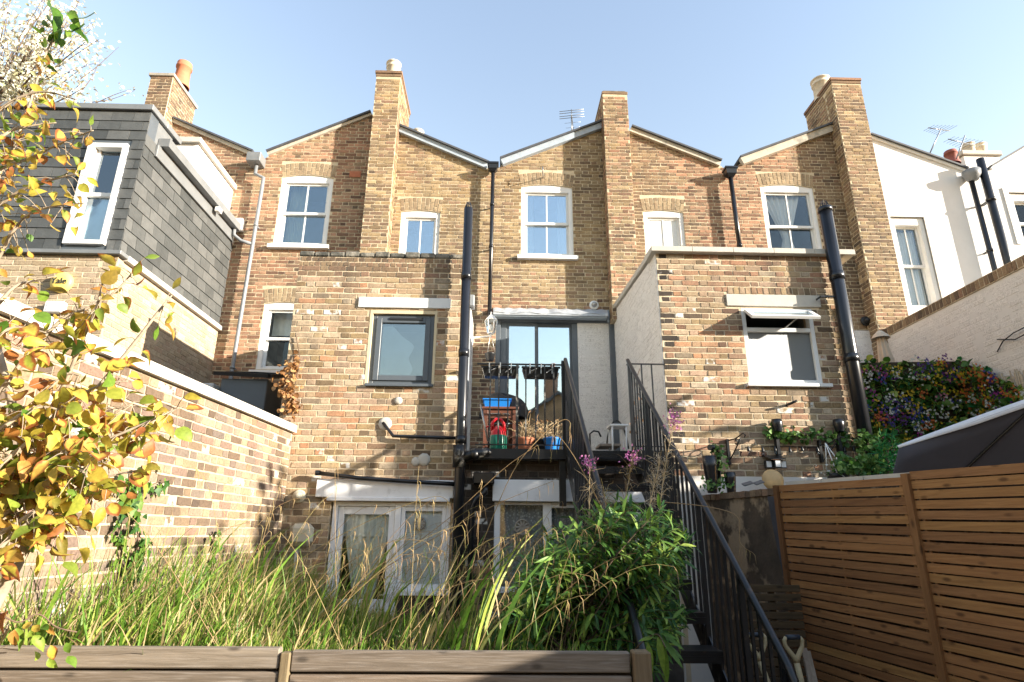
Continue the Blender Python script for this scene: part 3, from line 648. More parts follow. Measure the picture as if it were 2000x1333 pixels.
slope(H1, (340, 238), (494, 303), 'verge_stone', .07, .05); slope(H1, (524, 303), (727, 225), 'verge_stone', .06, .05)
slope(H2, (775, 254), (952, 328), 'lead_board', .11, .08); slope(H2, (980, 321), (1180, 247), 'lead_board', .12, .09)
slope(H3, (1230, 256), (1405, 323), 'verge_stone', .10, .07); slope(H3, (1446, 319), (1634, 250), 'verge_stone', .14, .09)
slope(H4, (1697, 268), (1886, 335), 'white_paint', .05, .04); slope(H4, (1934, 331), (2040, 268), 'white_paint', .05, .04)
# ---- downpipes with hoppers at the valleys
def downpipe(Hh, pts, r, mat, hop=None, name='downpipe', clips=()):
    mb = MB(); mb.tube(pts, r, 12); o = mb.build(name, mat, Hh)
    if hop:
        c, w, d, h = hop; m = MB(); c = Vector(c)
        t = [c + Vector((sx * w / 2, sy * d / 2, h / 2)) for sx, sy in ((-1, -1), (1, -1), (1, 1), (-1, 1))]; b = [c + Vector((sx * w / 2 * .85, sy * d / 2 * .85, -h * .15)) for sx, sy in ((-1, -1), (1, -1), (1, 1), (-1, 1))]; e = [c + Vector((sx * w * .2, sy * d * .2, -h / 2)) for sx, sy in ((-1, -1), (1, -1), (1, 1), (-1, 1))]
        m.add(t + b + e, [(0, 1, 2, 3)] + [(i, 4 + i, 4 + (i + 1) % 4, (i + 1) % 4) for i in range(4)] + [(4 + i, 8 + i, 8 + (i + 1) % 4, 4 + (i + 1) % 4) for i in range(4)] + [(11, 10, 9, 8)])
        m.box(c + Vector((-w / 2 - .012, -d / 2 - .012, h * .36)), c + Vector((w / 2 + .012, d / 2 + .012, h / 2 + .012)))
        m.build('hopper', mat, o)
    for z in clips:
        i = min(range(len(pts) - 1), key=lambda k: 0 if pts[k][2] >= z >= pts[k + 1][2] else 1); p, q = Vector(pts[i]), Vector(pts[i + 1]); t = (z - p.z) / (q.z - p.z) if abs(q.z - p.z) > .01 else 0; c = p.lerp(q, t)
        m = MB(); m.tube([c - Vector((0, 0, .025)), c + Vector((0, 0, .025))], r * 1.22, 12); m.box(c + Vector((-r * .5, 0, -.012)), c + Vector((r * .5, YM - c.y if YM - c.y < .6 else .14, .012))); m.build('pipe_clip', mat, o)
    return o
yp = YM - .13
v = at(963, 330, yp); downpipe(H2, [(v.x, yp, v.z - .1), (v.x - .005, yp, at(962, 470, yp).z), (v.x - .01, yp, 4.95)], .036, 'black_plastic', ((v.x, yp - .01, v.z), .19, .16, .17), clips=(at(962, 482, yp).z, at(962, 400, yp).z))
v = at(1426, 340, yp); downpipe(H3, [(v.x, yp, v.z - .1), (v.x + .02, yp, at(1446, 495, yp).z - .2)], .042, 'black_plastic', ((v.x, yp - .01, v.z), .22, .18, .19), clips=(at(1440, 480, yp).z,))
v = at(500, 318, yp); w = at(512, 345, yp); e = at(460, 708, yp)
downpipe(H1, [(v.x + .02, yp, v.z - .06), (v.x + .02, yp, w.z + .05), (w.x + .03, yp, w.z - .03), (w.x + .03, yp, w.z - .3), (w.x + .0, yp, 3.2), (w.x - .0, yp, 2.4)], .034, 'grey_plastic', clips=(at(497, 440, yp).z, 4.2))
plank(H1, 'hopper', 'zinc_grey', ((v.x - .13, YM - .28, v.z - .05), (v.x + .13, YM - .01, v.z + .14)), bev=.008)
v = at(1897, 345, yp); downpipe(H4, [(v.x - .02, yp, v.z - .05), (v.x - .02, yp, 4.3)], .045, 'black_plastic', clips=(at(1930, 490, yp).z,))
mb = MB(); mb.lathe((v.x, yp - .02, v.z - .10), [(.02, -.02), (.09, 0), (.15, .10), (.16, .2), (.02, .2)], 12); mb.build('hopper', 'grey_plastic', H4)
v = at(1912, 315, yp - .05); downpipe(H4, [(v.x, yp - .08, v.z + .02), (v.x, yp - .08, 4.3)], .07, 'black_plastic', name='soil_pipe', clips=(at(1930, 395, yp).z,))
# ---- windows of the main walls
f = sash(H1, w1, YM, 'glass_dark'); room(H1, *w1, YM); curtain(f, w1[0] + .1, w1[0] + .45, w1[1] + .05, w1[3] - .1, YM + .26, 'curtain_cream', 4)
f = sash(H1, w8, YM, 'glass_clear', cols=1, rise=.04, sill=True); room(H1, *w8, YM); curtain(f, w8[0] + .08, w8[2] - .08, w8[1] + .7, w8[3] - .1, YM + .3, 'curtain_sage', 3, .01)
f = sash(H2, w2, YM, 'glass_sky', rows=1, split=-.03, rise=.04, sill=False); room(H2, *w2, YM)
f = sash(H2, w3, YM, 'glass_sky'); room(H2, *w3, YM); W_ = w3[2] - w3[0]
curtain(f, w3[0] + .08, w3[0] + .24, w3[1] + .05, w3[3] - .12, YM + .2, 'curtain_white', 3, .02); curtain(f, w3[2] - .27, w3[2] - .08, w3[1] + .05, w3[3] - .12, YM + .2, 'curtain_white', 3, .02)
f = sash(H3, w4, YM, 'frosted', rows=1, split=-.03, rise=.04, sill=False); room(H3, *w4, YM)
f = sash(H3, w5, YM, 'glass_clear', paint='white_paint', sill=False); room(H3, *w5, YM)
def tie5(v):
    k = abs(v - .38) / .62 if v > .38 else (.38 - v) / .38 * .45
    return (.36 - .36 * min(1, k * 1.05), .52 + .34 * min(1, k))
curtain(f, w5[0] + .08, w5[2] - .08, w5[1] + .02, w5[3] - .15, YM + .165, 'curtain_white', 7, .02, tie5)
f = sash(H4, w6, YM, 'glass_clear', cols=2, rise=0, head=.16, fw=.09, paint='white_paint', sill=False, bars_low=True, deep=.13); room(H4, *w6, YM); curtain(f, w6[0] + .1, w6[2] - .1, w6[1] + .02, w6[3] - .2, YM + .24, 'curtain_white', 9, .015)
f = sash(H4, w7, YM, 'glass_clear', cols=2, rise=0, head=.16, fw=.09, sill=False, deep=.13); room(H4, *w7, YM); curtain(f, w7[0] + .1, w7[2] - .1, w7[1] + .02, w7[3] - .2, YM + .24, 'curtain_white', 9, .015)
for (wx0, wz0, wx1, wz1) in (w6, w7):   # moulded surround
    mb = MB()
    for a, b in (((wx0 - .10, YM - .025, wz0), (wx0, YM + .02, wz1 + .10)), ((wx1, YM - .025, wz0), (wx1 + .10, YM + .02, wz1 + .10)), ((wx0, YM - .025, wz1), (wx1, YM + .02, wz1 + .10))): mb.box(a, b)
    mb.build('window_surround', 'white_paint', H4)
# air brick near the first chimney
ab = rect(683, 336, 705, 347, YM); mb = MB(); mb.box((ab[0], YM - .018, ab[1]), (ab[2], YM + .01, ab[3]))
for k in range(7): mb.box((ab[0] + (k + .25) * (ab[2] - ab[0]) / 7, YM - .024, ab[1] + .015), (ab[0] + (k + .6) * (ab[2] - ab[0]) / 7, YM - .018, ab[3] - .015))
mb.build('air_brick', 'terracotta', H1)
# ---- sliding door, lead roll and painted pier of the middle house
dx = lambda px: at(px, 740, YM).x
zt = dr[3]; zb_ = dr[1]; Yd = YM + .06
plank(H2, 'door_frame', 'anthracite', ((dx(966), Yd - .05, zb_), (dx(976), Yd + .1, zt)), ((dx(976), Yd, zb_), (dx(988), Yd + .1, zt - .06)), ((dx(976), Yd - .05, zt - .07), (dx(1203), Yd + .1, zt)), ((dx(1120), Yd, zb_), (dx(1131), Yd + .1, zt - .07)), ((dx(1194), Yd - .11, zb_), (dx(1207), Yd + .1, zt - .0)), bev=.004)
for a, b, y in ((988, 1051, .02), (1047, 1121, .055)):
    L = plank(H2, 'door_leaf', 'anthracite', ((dx(a), Yd + y, zb_ + .02), (dx(a) + .05, Yd + y + .03, zt - .07)), ((dx(b) - .05, Yd + y, zb_ + .02), (dx(b), Yd + y + .03, zt - .07)), ((dx(a) + .05, Yd + y, zt - .13), (dx(b) - .05, Yd + y + .03, zt - .07)), ((dx(a) + .05, Yd + y, zb_ + .02), (dx(b) - .05, Yd + y + .03, zb_ + .09)), bev=0)
    pane_obj(L, dx(a) + .05, zb_ + .09, dx(b) - .05, zt - .13, Yd + y + .012, 'glass_door')
room(H2, *dr, YM, depth=2.5, grow=.02)
pier = Wall(H2, (0, Yd - .02, 0), (1, 0, 0), R4(dx(1131), zb_, dx(1194), zt - .07), (), .1, 'mortar_painted', 'painted_pier'); pier.bricks(B2, 'brick_painted', .075, seed=21)
lf = MB(); x0, x1 = dx(961), dx(1190); z0 = at(1080, 619, YM).z; z1 = at(1080, 604, YM).z
lf.grid(lambda u, v: (x0 + (x1 - x0) * u, YM - .16 * (1 - v) ** .6 - .012 - .006 * math.sin(u * 37) * (1 - v), z0 + (z1 - z0) * v + .012 * math.sin(u * 23 + 1) * (1 - v) + .008 * math.sin(u * 61) * v), 60, 5); lf.box((x0, YM - .165, z0 - .035), (x1, YM - .15, z0 + .012)); lf.build('lead_flashing', 'lead', H2)
plank(H2, 'door_canopy_board', 'lead_board', ((x0, YM - .14, z0 - .06), (x1 - .01, YM + .0, z0 - .012)), ((x1 + .004, YM - .05, z0 - .10), (dx(1207), YM, z1 - .02)))
# ------------------------------------------------------------------ rear extension of the middle house (left) and the terrace wall
xe0, xe1 = at(566, 660, YE).x, at(900, 690, YE).x; ze = at(740, 497, YE).z
we = rect(718, 607, 851, 751, YE)
g0 = rect(636, 984, 777, 1205, YE); g1 = rect(777, 984, 879, 1160, YE)
zdoor = 0.0; low = (g0[0], .15, g1[2], at(760, 982, YE).z)
low2 = rect(963, 981, 1262, 1165, YE)
E2 = Wall(H2, (0, YE, 0), (1, 0, 0), R4(xe0, ZB, xe1, ze - .05), [R4(*we), R4(*low)], .24, 'mortar_pale', 'extension_wall')
E2.bricks(B2, None, .0755, seed=31, zmin=.3, region=lambda C, z=ze: ('brick_brown' if C.z > z - .35 else ('brick_sooty' if C.z < 1.2 and random.random() < .35 else 'brick_back')), zmax=ze - .19)
E2t = Wall.__new__(Wall); E2t.__dict__.update(E2.__dict__); E2t.outline = R4(xe0, ze - .185, xe1, ze - .05); E2t.holes = []; E2t.bricks(B2, 'brick_brown', .067, seed=33, bond='header', z0=ze - .185, L=.14)
cp = MB()
for k in range(11):
    a = xe0 - .01 + (xe1 - xe0 + .02) * k / 11; b = xe0 - .01 + (xe1 - xe0 + .02) * (k + 1) / 11; dz = random.uniform(-.008, .012); cp.box((a + .002, YE - .02 + random.uniform(-.008, .008), ze - .05), (b - .002, YE + .25, ze + .02 + dz), 0, .014)
cp.build('coping', 'weathered_stone', H2)
fl = Wall(H2, (xe1 + .012, 0, 0), (0, 1, 0), [(YE + .003, ZB), (YM, ZB), (YM, ze + .05), (YE + .003, ze - .055)], (), .012, 'mortar_painted', 'extension_flank'); fl.bricks(B2, 'brick_painted', .0755, zmin=2.4, seed=34)
fl2 = Wall(H2, (xe0, 0, 0), (0, -1, 0), R4(-YM, ZB, -YE - .25, ze - .02), (), .2, 'mortar', 'extension_flank'); fl2.bricks(B2, 'brick_back', .0755, zmin=1.5, seed=35)
plank(H2, 'extension_roof', 'roof_slate', ((xe0 + .2, YE + .25, ze - .12), (xe1 - .2, YM, ze - .06)))
# aluminium window with its white lintel
plank(H2, 'lintel', 'white_paint', ((at(701, 590, YE).x, YE - .028, at(780, 603, YE).z), (at(881, 590, YE).x, YE + .05, at(780, 583, YE).z)), bev=.006)
fw = MB(); X0, Z0, X1, Z1 = we
for a, b in (((X0, YE - .006, Z0), (X0 + .035, YE + .1, Z1)), ((X1 - .03, YE - .006, Z0), (X1, YE + .1, Z1)), ((X0 + .035, YE - .006, Z1 - .045), (X1 - .03, YE + .1, Z1))): fw.box(a, b)
fw.build('window_reveal', 'sealant', H2)
X0 += .035; X1 -= .03; Z1 -= .045
fr = plank(H2, 'window', 'anthracite', ((X0, YE + .03, Z0), (X0 + .055, YE + .1, Z1)), ((X1 - .055, YE + .03, Z0), (X1, YE + .1, Z1)), ((X0 + .055, YE + .03, Z1 - .055), (X1 - .055, YE + .1, Z1)), ((X0 + .055, YE + .03, Z0), (X1 - .055, YE + .1, Z0 + .055)), bev=.005)
plank(fr, 'casement', 'anthracite', ((X0 + .05, YE + .012, Z0 + .05), (X0 + .115, YE + .06, Z1 - .05)), ((X1 - .115, YE + .012, Z0 + .05), (X1 - .05, YE + .06, Z1 - .05)), ((X0 + .115, YE + .012, Z1 - .115), (X1 - .115, YE + .06, Z1 - .05)), ((X0 + .115, YE + .012, Z0 + .05), (X1 - .115, YE + .06, Z0 + .115)), bev=.004)
pane_obj(fr, X0 + .115, Z0 + .115, X1 - .115, Z1 - .115, YE + .04, 'glass_dark')
mb = MB(); cxw, czw = (X0 + X1) / 2, (Z0 + Z1) / 2; sx, sz = (X1 - X0) / 2 - .13, (Z1 - Z0) / 2 - .13   # misted area behind the glass
def fog(u, v):
    xr = .72 - .55 * max(0, (v - .62) / .38) ** 1.3 + .05 * math.sin(v * 14); return (cxw - sx + 2 * sx * u * xr, YE + .05, czw - sz + 2 * sz * v * .97)
mb.grid(fog, 6, 20); mb.build('condensation', 'condensation', fr)
plank(fr, 'trickle_vent', 'dark_plastic', ((cxw - .18, YE + .0, Z1 - .08), (cxw + .24, YE + .03, Z1 - .045)))
plank(fr, 'window_sill', 'anthracite', ((X0 - .02, YE - .05, Z0 - .035), (X1 + .02, YE + .08, Z0)))
room(H2, *we, YE, 'pale_room')
# lower windows: white board over, door and blind window
def lowpx(px, py): return at(px, py, YE)
zl0, zl1 = lowpx(750, 980).z, lowpx(750, 938).z
plank(H2, 'lintel_board', 'grey_white_paint', ((lowpx(619, 960).x, YE - .05, zl0 + .04), (lowpx(886, 960).x, YE + .05, zl1)), ((lowpx(642, 960).x, YE - .065, zl0), (lowpx(880, 960).x, YE + .06, zl0 + .045)), bev=.006)
xa, xm0, xm1, xz = lowpx(641, 1080).x, lowpx(766, 1080).x, lowpx(778, 1080).x, lowpx(877, 1080).x; zh = zl0 - .002; zr = lowpx(700, 1172).z; zr2 = lowpx(830, 1152).z
wf = plank(H2, 'door_frame', 'grey_white_paint', ((xa, YE + .02, .15), (xa + .06, YE + .12, zh)), ((xm0, YE + .02, .15), (xm1, YE + .12, zh)), ((xz - .05, YE + .02, zr2 - .05), (xz, YE + .12, zh)), ((xa + .06, YE + .02, zh - .05), (xm0, YE + .12, zh)), ((xm1, YE + .02, zh - .05), (xz - .05, YE + .12, zh)), ((xm1, YE - .03, zr2 - .06), (xz + .02, YE + .12, zr2 - .01)))
dl = plank(H2, 'door', 'grey_white_paint', ((xa + .062, YE + .04, .16), (xa + .13, YE + .09, zh - .052)), ((xm0 - .07, YE + .04, .16), (xm0 - .002, YE + .09, zh - .052)), ((xa + .13, YE + .04, zh - .14), (xm0 - .07, YE + .09, zh - .052)), ((xa + .13, YE + .04, zr - .14), (xm0 - .07, YE + .09, zr)), ((xa + .13, YE + .055, .16), (xm0 - .07, YE + .085, zr - .14)))
pane_obj(dl, xa + .13, zr, xm0 - .07, zh - .14, YE + .06, 'glass_clear')
mb = MB(); mb.tube([(xm0 - .035, YE + .04, zr + .05), (xm0 - .035, YE - .01, zr + .05), (xm0 - .11, YE - .015, zr + .05)], .009, 8); mb.build('door_handle', 'steel', dl)
curtain(dl, xa + .12, xm0 - .06, zr - .05, zh - .36, YE + .12, 'curtain_sage', 5, .02, lambda v: (.32 - .28 * v, .72 + .26 * v)); curtain(dl, xa + .1, xm0 - .05, zh - .38, zh - .12, YE + .105, 'curtain_sage', 6, .015, name='pelmet')
sf = plank(wf, 'sash_frame', 'grey_white_paint', ((xm1 + .002, YE + .03, zr2 - .008), (xm1 + .05, YE + .085, zh - .052)), ((xz - .10, YE + .03, zr2 - .008), (xz - .052, YE + .085, zh - .052)), ((xm1 + .05, YE + .03, zh - .10), (xz - .10, YE + .085, zh - .052)), ((xm1 + .05, YE + .03, zr2 - .008), (xz - .10, YE + .085, zr2 + .05)))
pane_obj(wf, xm1 + .05, zr2 + .05, xz - .10, zh - .10, YE + .055, 'glass_clear')
mb = MB(); nsl = 34
for k in range(nsl):
    z = zr2 + .05 + (zh - .10 - zr2 - .05) * (k + .5) / nsl; mb.bar((xm1 + .05, YE + .082, z), (xz - .10, YE + .082, z), .03, .002, (0, -1, .35))
mb.build('venetian_blind', 'white_plastic', wf)
def fan_vent(parent, px, py, r):
    c = at(px, py, YE + .05); m = MB(); m.lathe((c.x, YE + .048, c.z), [(r, 0), (r, .02), (r * .85, .03), (r * .85, .018), (0.001, .018)], 20, axis=(0, -1, 0))
    for k in range(10): an = k * math.pi / 5; m.bar((c.x + math.cos(an) * r * .2, YE + .022, c.z + math.sin(an) * r * .2), (c.x + math.cos(an) * r * .82, YE + .022, c.z + math.sin(an) * r * .82), .018, .006, (0, -1, .4))
    m.build('window_vent', 'stone', parent)
fan_vent(wf, 820, 1023, .07)
room(H2, low[0], .2, low[2], low[3], YE, 'dark_room', .9, .02)
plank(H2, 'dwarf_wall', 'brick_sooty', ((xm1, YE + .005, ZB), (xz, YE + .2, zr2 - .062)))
# terrace wall below the platform
tx0, tx1 = xe1 + .004, at(1290, 900, YE).x + .12; zp = at(1000, 872, YE).z - .06
l2z1 = lowpx(1050, 981).z; l2z0 = lowpx(1050, 1160).z; lx0, lx1 = lowpx(964, 1070).x, lowpx(1258, 1070).x
T2 = Wall(H2, (0, YE + .05, 0), (1, 0, 0), R4(tx0, ZB, tx1, zp - .05), [R4(lx0, l2z0, lx1, l2z1)], .24, 'mortar_dark', 'terrace_wall')
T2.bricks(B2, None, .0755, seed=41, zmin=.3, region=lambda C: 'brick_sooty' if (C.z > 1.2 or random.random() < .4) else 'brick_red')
plank(H2, 'terrace_slab', 'paving', ((tx0, YE - .02, zp - .10), (tx1, YM - .0, zp)))
plank(H2, 'lintel_board', 'grey_white_paint', ((lowpx(962, 960).x, YE - .02, l2z1 + .005), (lowpx(1130, 960).x, YE + .08, lowpx(1050, 938).z)), ((lowpx(1132, 960).x, YE - .02, l2z1 + .005), (lowpx(1262, 960).x, YE + .08, lowpx(1200, 942).z - .03)), bev=.006)
m2 = lowpx(1062, 1070).x; m3 = lowpx(1160, 1070).x
f2 = plank(H2, 'window', 'grey_white_paint', ((lx0, YE + .06, l2z0), (lx0 + .07, YE + .15, l2z1)), ((m2, YE + .06, l2z0), (m2 + .10, YE + .15, l2z1)), ((m3, YE + .06, l2z0), (m3 + .10, YE + .15, l2z1)), ((lx1 - .07, YE + .06, l2z0), (lx1, YE + .15, l2z1)), ((lx0 + .07, YE + .06, l2z0), (m2, YE + .15, l2z0 + .06)), ((m2 + .1, YE + .06, l2z0), (m3, YE + .15, l2z0 + .06)), ((m2 + .1, YE + .06, l2z1 - .06), (m3, YE + .15, l2z1)), ((lx0 + .07, YE + .06, l2z1 - .03), (m2, YE + .15, l2z1)), ((m3 + .1, YE + .06, l2z1 - .06), (lx1 - .07, YE + .15, l2z1)))
for a, b in ((lx0 + .07, m2), (m2 + .10, m3), (m3 + .1, lx1 - .07)):
    pane_obj(f2, a, l2z0 + .06, b, l2z1 - .03, YE + .10, 'glass_clear')
    curtain(f2, a, b, l2z0 + .03, l2z1 - .02, YE + .19, 'lace', max(3, int((b - a) * 12)), .012, name='lace_curtain') if 'lace' in MATS else curtain(f2, a, b, l2z0 + .03, l2z1 - .02, YE + .19, 'curtain_sage', max(3, int((b - a) * 12)), .012, name='lace_curtain')
fan_vent(f2, 1020, 1030, .09)
room(H2, lx0, l2z0, lx1, l2z1, YE, 'dark_room', .9, .02)
# ------------------------------------------------------------------ rear extension of the right house
xr0, xr1 = at(1293, 660, YE).x, at(1640, 495, YE).x; zr_ = at(1450, 499, YE).z
we3 = rect(1455, 603, 1596, 750, YE); le3 = rect(1418, 577, 1601, 600, YE)
E3 = Wall(H3, (0, YE, 0), (1, 0, 0), R4(xr0, ZB, xr1, zr_), [R4(*we3)], .24, 'mortar_pale', 'extension_wall')
z0_3 = zr_ - 60 * .0755; sold_ = z0_3 + math.ceil((le3[3] + .085 - z0_3) / .0755) * .0755
E3.bricks(B3, None, .0755, seed=51, zmin=1.3, z0=zr_ - 60 * .0755, skips=[R4(le3[0] + .03, le3[1] + .004, le3[2] - .03, sold_)] , region=lambda C, x=xr0: 'brick_sooty' if C.x < x + .22 and int(C.z / .151) % 2 else ('brick_back' if random.random() < .8 else 'brick_red'))
sr = Wall.__new__(Wall); sr.__dict__.update(E3.__dict__)
E3.arch(B3, le3[0] + .03, le3[2] - .03, le3[3] + .004, sold_ - le3[3] - .006, mat='brick_back', rise=0, splay=0, seed=9)
plank(H3, 'lintel', 'coping_stone', ((le3[0], YE - .02, le3[1]), (le3[2], YE + .05, le3[3])), bev=.006)
cop = MB(); cxa, cxb = xr0 - .08, at(1648, 495, YE).x + .1
for k in range(5): a = cxa + (cxb - cxa) * k / 5; b = cxa + (cxb - cxa) * (k + 1) / 5; cop.prism([(a + .003, YE - .09, zr_ + .0), (a + .003, YE - .09, zr_ + .07), (a + .003, YE + .30, zr_ + .10), (a + .003, YE + .30, zr_ + .0)], (b - a - .006, 0, 0))
cop.build('coping', 'coping_stone', H3)
fr3 = Wall(H3, (xr0 - .012, 0, 0), (0, -1, 0), [(-YM, ZB), (-YE - .004, ZB), (-YE - .004, zr_ - .004), (-YM, zr_ + .25)], (), .011, 'mortar_painted', 'extension_flank'); fr3.bricks(B3, 'brick_painted', .0755, zmin=2.3, seed=52)
pts = [(xr0 - .05, YE - .05, zr_ + .02), (xr0 - .05, YE - .05, zr_ + .09), (xr0 - .05, YM, zr_ + .34), (xr0 - .05, YM, zr_ + .26)]; mb = MB(); mb.prism(pts, (.28, 0, 0)); mb.build('flank_coping', 'coping_stone', H3)
fr3b = Wall(H3, (xr1, 0, 0), (0, 1, 0), R4(YE + .25, ZB, YM, zr_), (), .2, 'mortar', 'extension_flank'); fr3b.bricks(B3, 'brick_red', .0755, zmin=2.2, seed=53)
plank(H3, 'extension_roof', 'roof_slate', ((xr0 + .23, YE + .25, zr_ - .12), (xr1 - .2, YM, zr_ - .02)))
X0, Z0, X1, Z1 = we3; Zm = at(1520, 645, YE).z
wn = plank(H3, 'window', 'white_paint', ((X0, YE + .0, Z0), (X0 + .055, YE + .09, Z1)), ((X1 - .055, YE + .0, Z0), (X1, YE + .09, Z1)), ((X0 + .055, YE + .0, Z1 - .05), (X1 - .055, YE + .09, Z1)), ((X0 + .055, YE + .0, Z0), (X1 - .055, YE + .09, Z0 + .05)), ((X0 + .055, YE + .0, Zm - .025), (X1 - .055, YE + .09, Zm + .03)), bev=.005)
plank(wn, 'window_sill', 'white_paint', ((X0 - .04, YE - .06, Z0 - .045), (X1 + .09, YE + .06, Z0)))
m_, n_, p_ = base('reeded_glass'); p_.inputs['Base Color'].default_value = (.17, .185, .195, 1); p_.inputs['Roughness'].default_value = .3; p_.inputs['Specular IOR Level'].default_value = .45
wv = n_.new('ShaderNodeTexWave', wave_type='BANDS', bands_direction='X'); wv.inputs['Scale'].default_value = 26; n_.link(n_.pos(), wv.inputs['Vector']); n_.link(n_.bump(wv.outputs['Fac'], .5, .01), p_.inputs['Normal'])
pane_obj(wn, X0 + .055, Z0 + .05, X1 - .055, Zm - .025, YE + .04, 'reeded_glass')
room(H3, *we3, YE, 'pale_room')
vt = math.radians(52); hz = Z1 - .05; ln = Zm * 0 + (Z1 - .05 - Zm - .03) + .06; dv = Vector((0, -math.sin(vt), -math.cos(vt))); nv = Vector((0, -math.cos(vt), math.sin(vt)))
def vb(x0, x1, a, b, t0=0, t1=.035):
    o = Vector((0, YE - .005, hz)); m.add([o + Vector((x, 0, 0)) + dv * s + nv * t for x in (x0, x1) for s in (a, b) for t in (t0, t1)], [(0, 1, 3, 2), (4, 6, 7, 5), (0, 4, 5, 1), (2, 3, 7, 6), (0, 2, 6, 4), (1, 5, 7, 3)])
m = MB(); xa_, xb_ = X0 + .03, X1 - .03
vb(xa_, xa_ + .05, 0, ln); vb(xb_ - .05, xb_, 0, ln); vb(xa_ + .05, xb_ - .05, 0, .05); vb(xa_ + .05, xb_ - .05, ln - .05, ln); vo_ = m.build('vent_sash', 'white_paint', wn)
m = MB(); vb(xa_ + .05, xb_ - .05, .05, ln - .05, .012, .018); m.build('pane', 'glass_sky', vo_)
m = MB(); m.tube([Vector(((X0 + X1) / 2 + .08, YE + .02, Zm + .03)), Vector(((X0 + X1) / 2 + .16, YE - .005, hz)) + dv * (ln - .03)], .008, 6); m.build('window_stay', 'steel', wn)
for px, w_, h_, mt in ((1497, .10, .10, 'white_plastic'), (1468, .05, .14, 'white_plastic'), (1520, .14, .04, 'white_plastic'), (1572, .07, .12, 'white_plastic')): pass
# soil stack standing against the right extension
ys = YE - .13; a = at(1611, 408, ys); b = at(1688, 842, ys)
st3 = downpipe(H3, [(a.x, ys, a.z), (b.x, ys, b.z - .9)], .082, 'black_plastic', name='soil_pipe'); mb = MB()
mb.tube([(a.x, ys, a.z - .05), (a.x, ys, a.z + .01)], .09, 12)
for k in range(8): an = k * math.pi / 4; mb.tube([(a.x + .07 * math.cos(an), ys + .07 * math.sin(an), a.z), (a.x + .03 * math.cos(an), ys + .03 * math.sin(an), a.z + .11)], .006, 4)
mb.build('vent_cage', 'black_plastic', st3)
for py in (580,): c = at(1640, py, ys); plank(st3, 'pipe_clip', 'black_plastic', ((c.x - .25, ys - .01, c.z - .012), (c.x - .05, ys + .012, c.z + .012)), ((c.x - .25, ys, c.z - .012), (c.x - .235, YE, c.z + .012)))
for py in (540, 700): c = at(1640, py, ys); t_ = (a.z - c.z) / (a.z - b.z + .9); xx = a.x + (b.x - a.x) * t_; mb = MB(); mb.tube([(xx, ys, c.z - .05), (xx, ys, c.z + .05)], .092, 14); mb.build('pipe_socket', 'black_plastic', st3)
# soil stack on the left extension with branch
ys = YE - .15; a = at(915, 408, ys); b = at(900, 870, ys)
st2 = downpipe(H2, [(a.x, ys, a.z), (b.x + .0, ys, b.z), (b.x, ys, .1)], .058, 'black_plastic', name='soil_pipe')
mb = MB()
for k in range(8): an = k * math.pi / 4; mb.tube([(a.x + .05 * math.cos(an), ys + .05 * math.sin(an), a.z), (a.x + .02 * math.cos(an), ys + .02 * math.sin(an), a.z + .09)], .006, 4)
mb.build('vent_cage', 'black_plastic', st2)
c = at(897, 893, ys); mb = MB(); mb.tube([(c.x, ys, c.z + .13), (c.x, ys, c.z - .12)], .075, 14); mb.lathe((c.x, ys - .06, c.z + .04), [(.04, 0), (.045, .03), (.03, .035), (.001, .03)], 12, axis=(0, -1, 0))
q = at(950, 898, ys); mb.tube([(c.x, ys, c.z - .03), (c.x + .15, ys, c.z + .03), (q.x, ys + .02, c.z + .06), (q.x + .06, ys + .1, c.z + .05), (q.x + .07, ys + .25, c.z + .04)], .056, 12); mb.tube([(c.x + .14, ys, c.z + .02), (c.x + .21, ys, c.z + .045)], .068, 12); mb.build('branch_pipe', 'old_iron', st2)
for py in (540, 690, 860): k_ = at(905, py, ys); t_ = (a.z - k_.z) / (a.z - b.z); xx = a.x + (b.x - a.x) * t_; mb = MB(); mb.tube([(xx, ys, k_.z - .045), (xx, ys, k_.z + .045)], .066, 14); mb.build('pipe_socket', 'black_plastic', st2)
p = [at(748, 826, YE - .02), at(768, 852, YE - .06), at(800, 853, YE - .07), at(893, 856, YE - .08)]; mb = MB(); mb.tube(p, .02, 8); mb.build('waste_pipe', 'black_plastic', H2)
p = [at(620, 924, YE - .09), at(700, 934, YE - .09), at(800, 941, YE - .1), at(890, 946, YE - .12)]; mb = MB(); mb.tube(p, .024, 8); mb.lathe(p[0], [(.03, -.02), (.03, .03)], 10, axis=(1, 0, 0)); mb.build('waste_pipe', 'black_plastic', H2)
hp = at(945, 936, YE - .1); plank(H2, 'rain_hopper', 'black_plastic', ((hp.x - .12, YE - .17, hp.z - .06), (hp.x + .12, YE + .0, hp.z + .07)), bev=.012)
mb = MB(); mb.tube([at(948, 946, YE - .09), at(948, 962, YE - .09), at(930, 975, YE - .09), at(922, 990, YE - .09), (at(922, 1000, YE - .09).x, YE - .09, .1)], .034, 10); mb.build('downpipe', 'black_plastic', H2)
mb = MB(); gp = at(944, 640, YE + .5); mb.tube([(xe1 + .07, YE + .25, at(944, 600, YE + .3).z), (xe1 + .07, YE + .25, zp)], .028, 10); mb.build('downpipe', 'grey_plastic', H2)
hp = at(946, 590, YE + .25); plank(H2, 'rain_hopper', 'grey_plastic', ((xe1 + .0, YE + .17, hp.z - .09), (xe1 + .14, YE + .33, hp.z + .07)), bev=.01)
# ------------------------------------------------------------------ ground
g = MB(); g.grid(lambda u, v: (-80 + 160 * u, -70 + 220 * v, -.02), 4, 4, smooth=False); g.build('ground', 'soil', kind='structure')
mb = MB(); mb.box((-2.6, -6, -.2), (3.6, 3.6, 0.0)); mb.build('patio', 'paving', kind='structure')
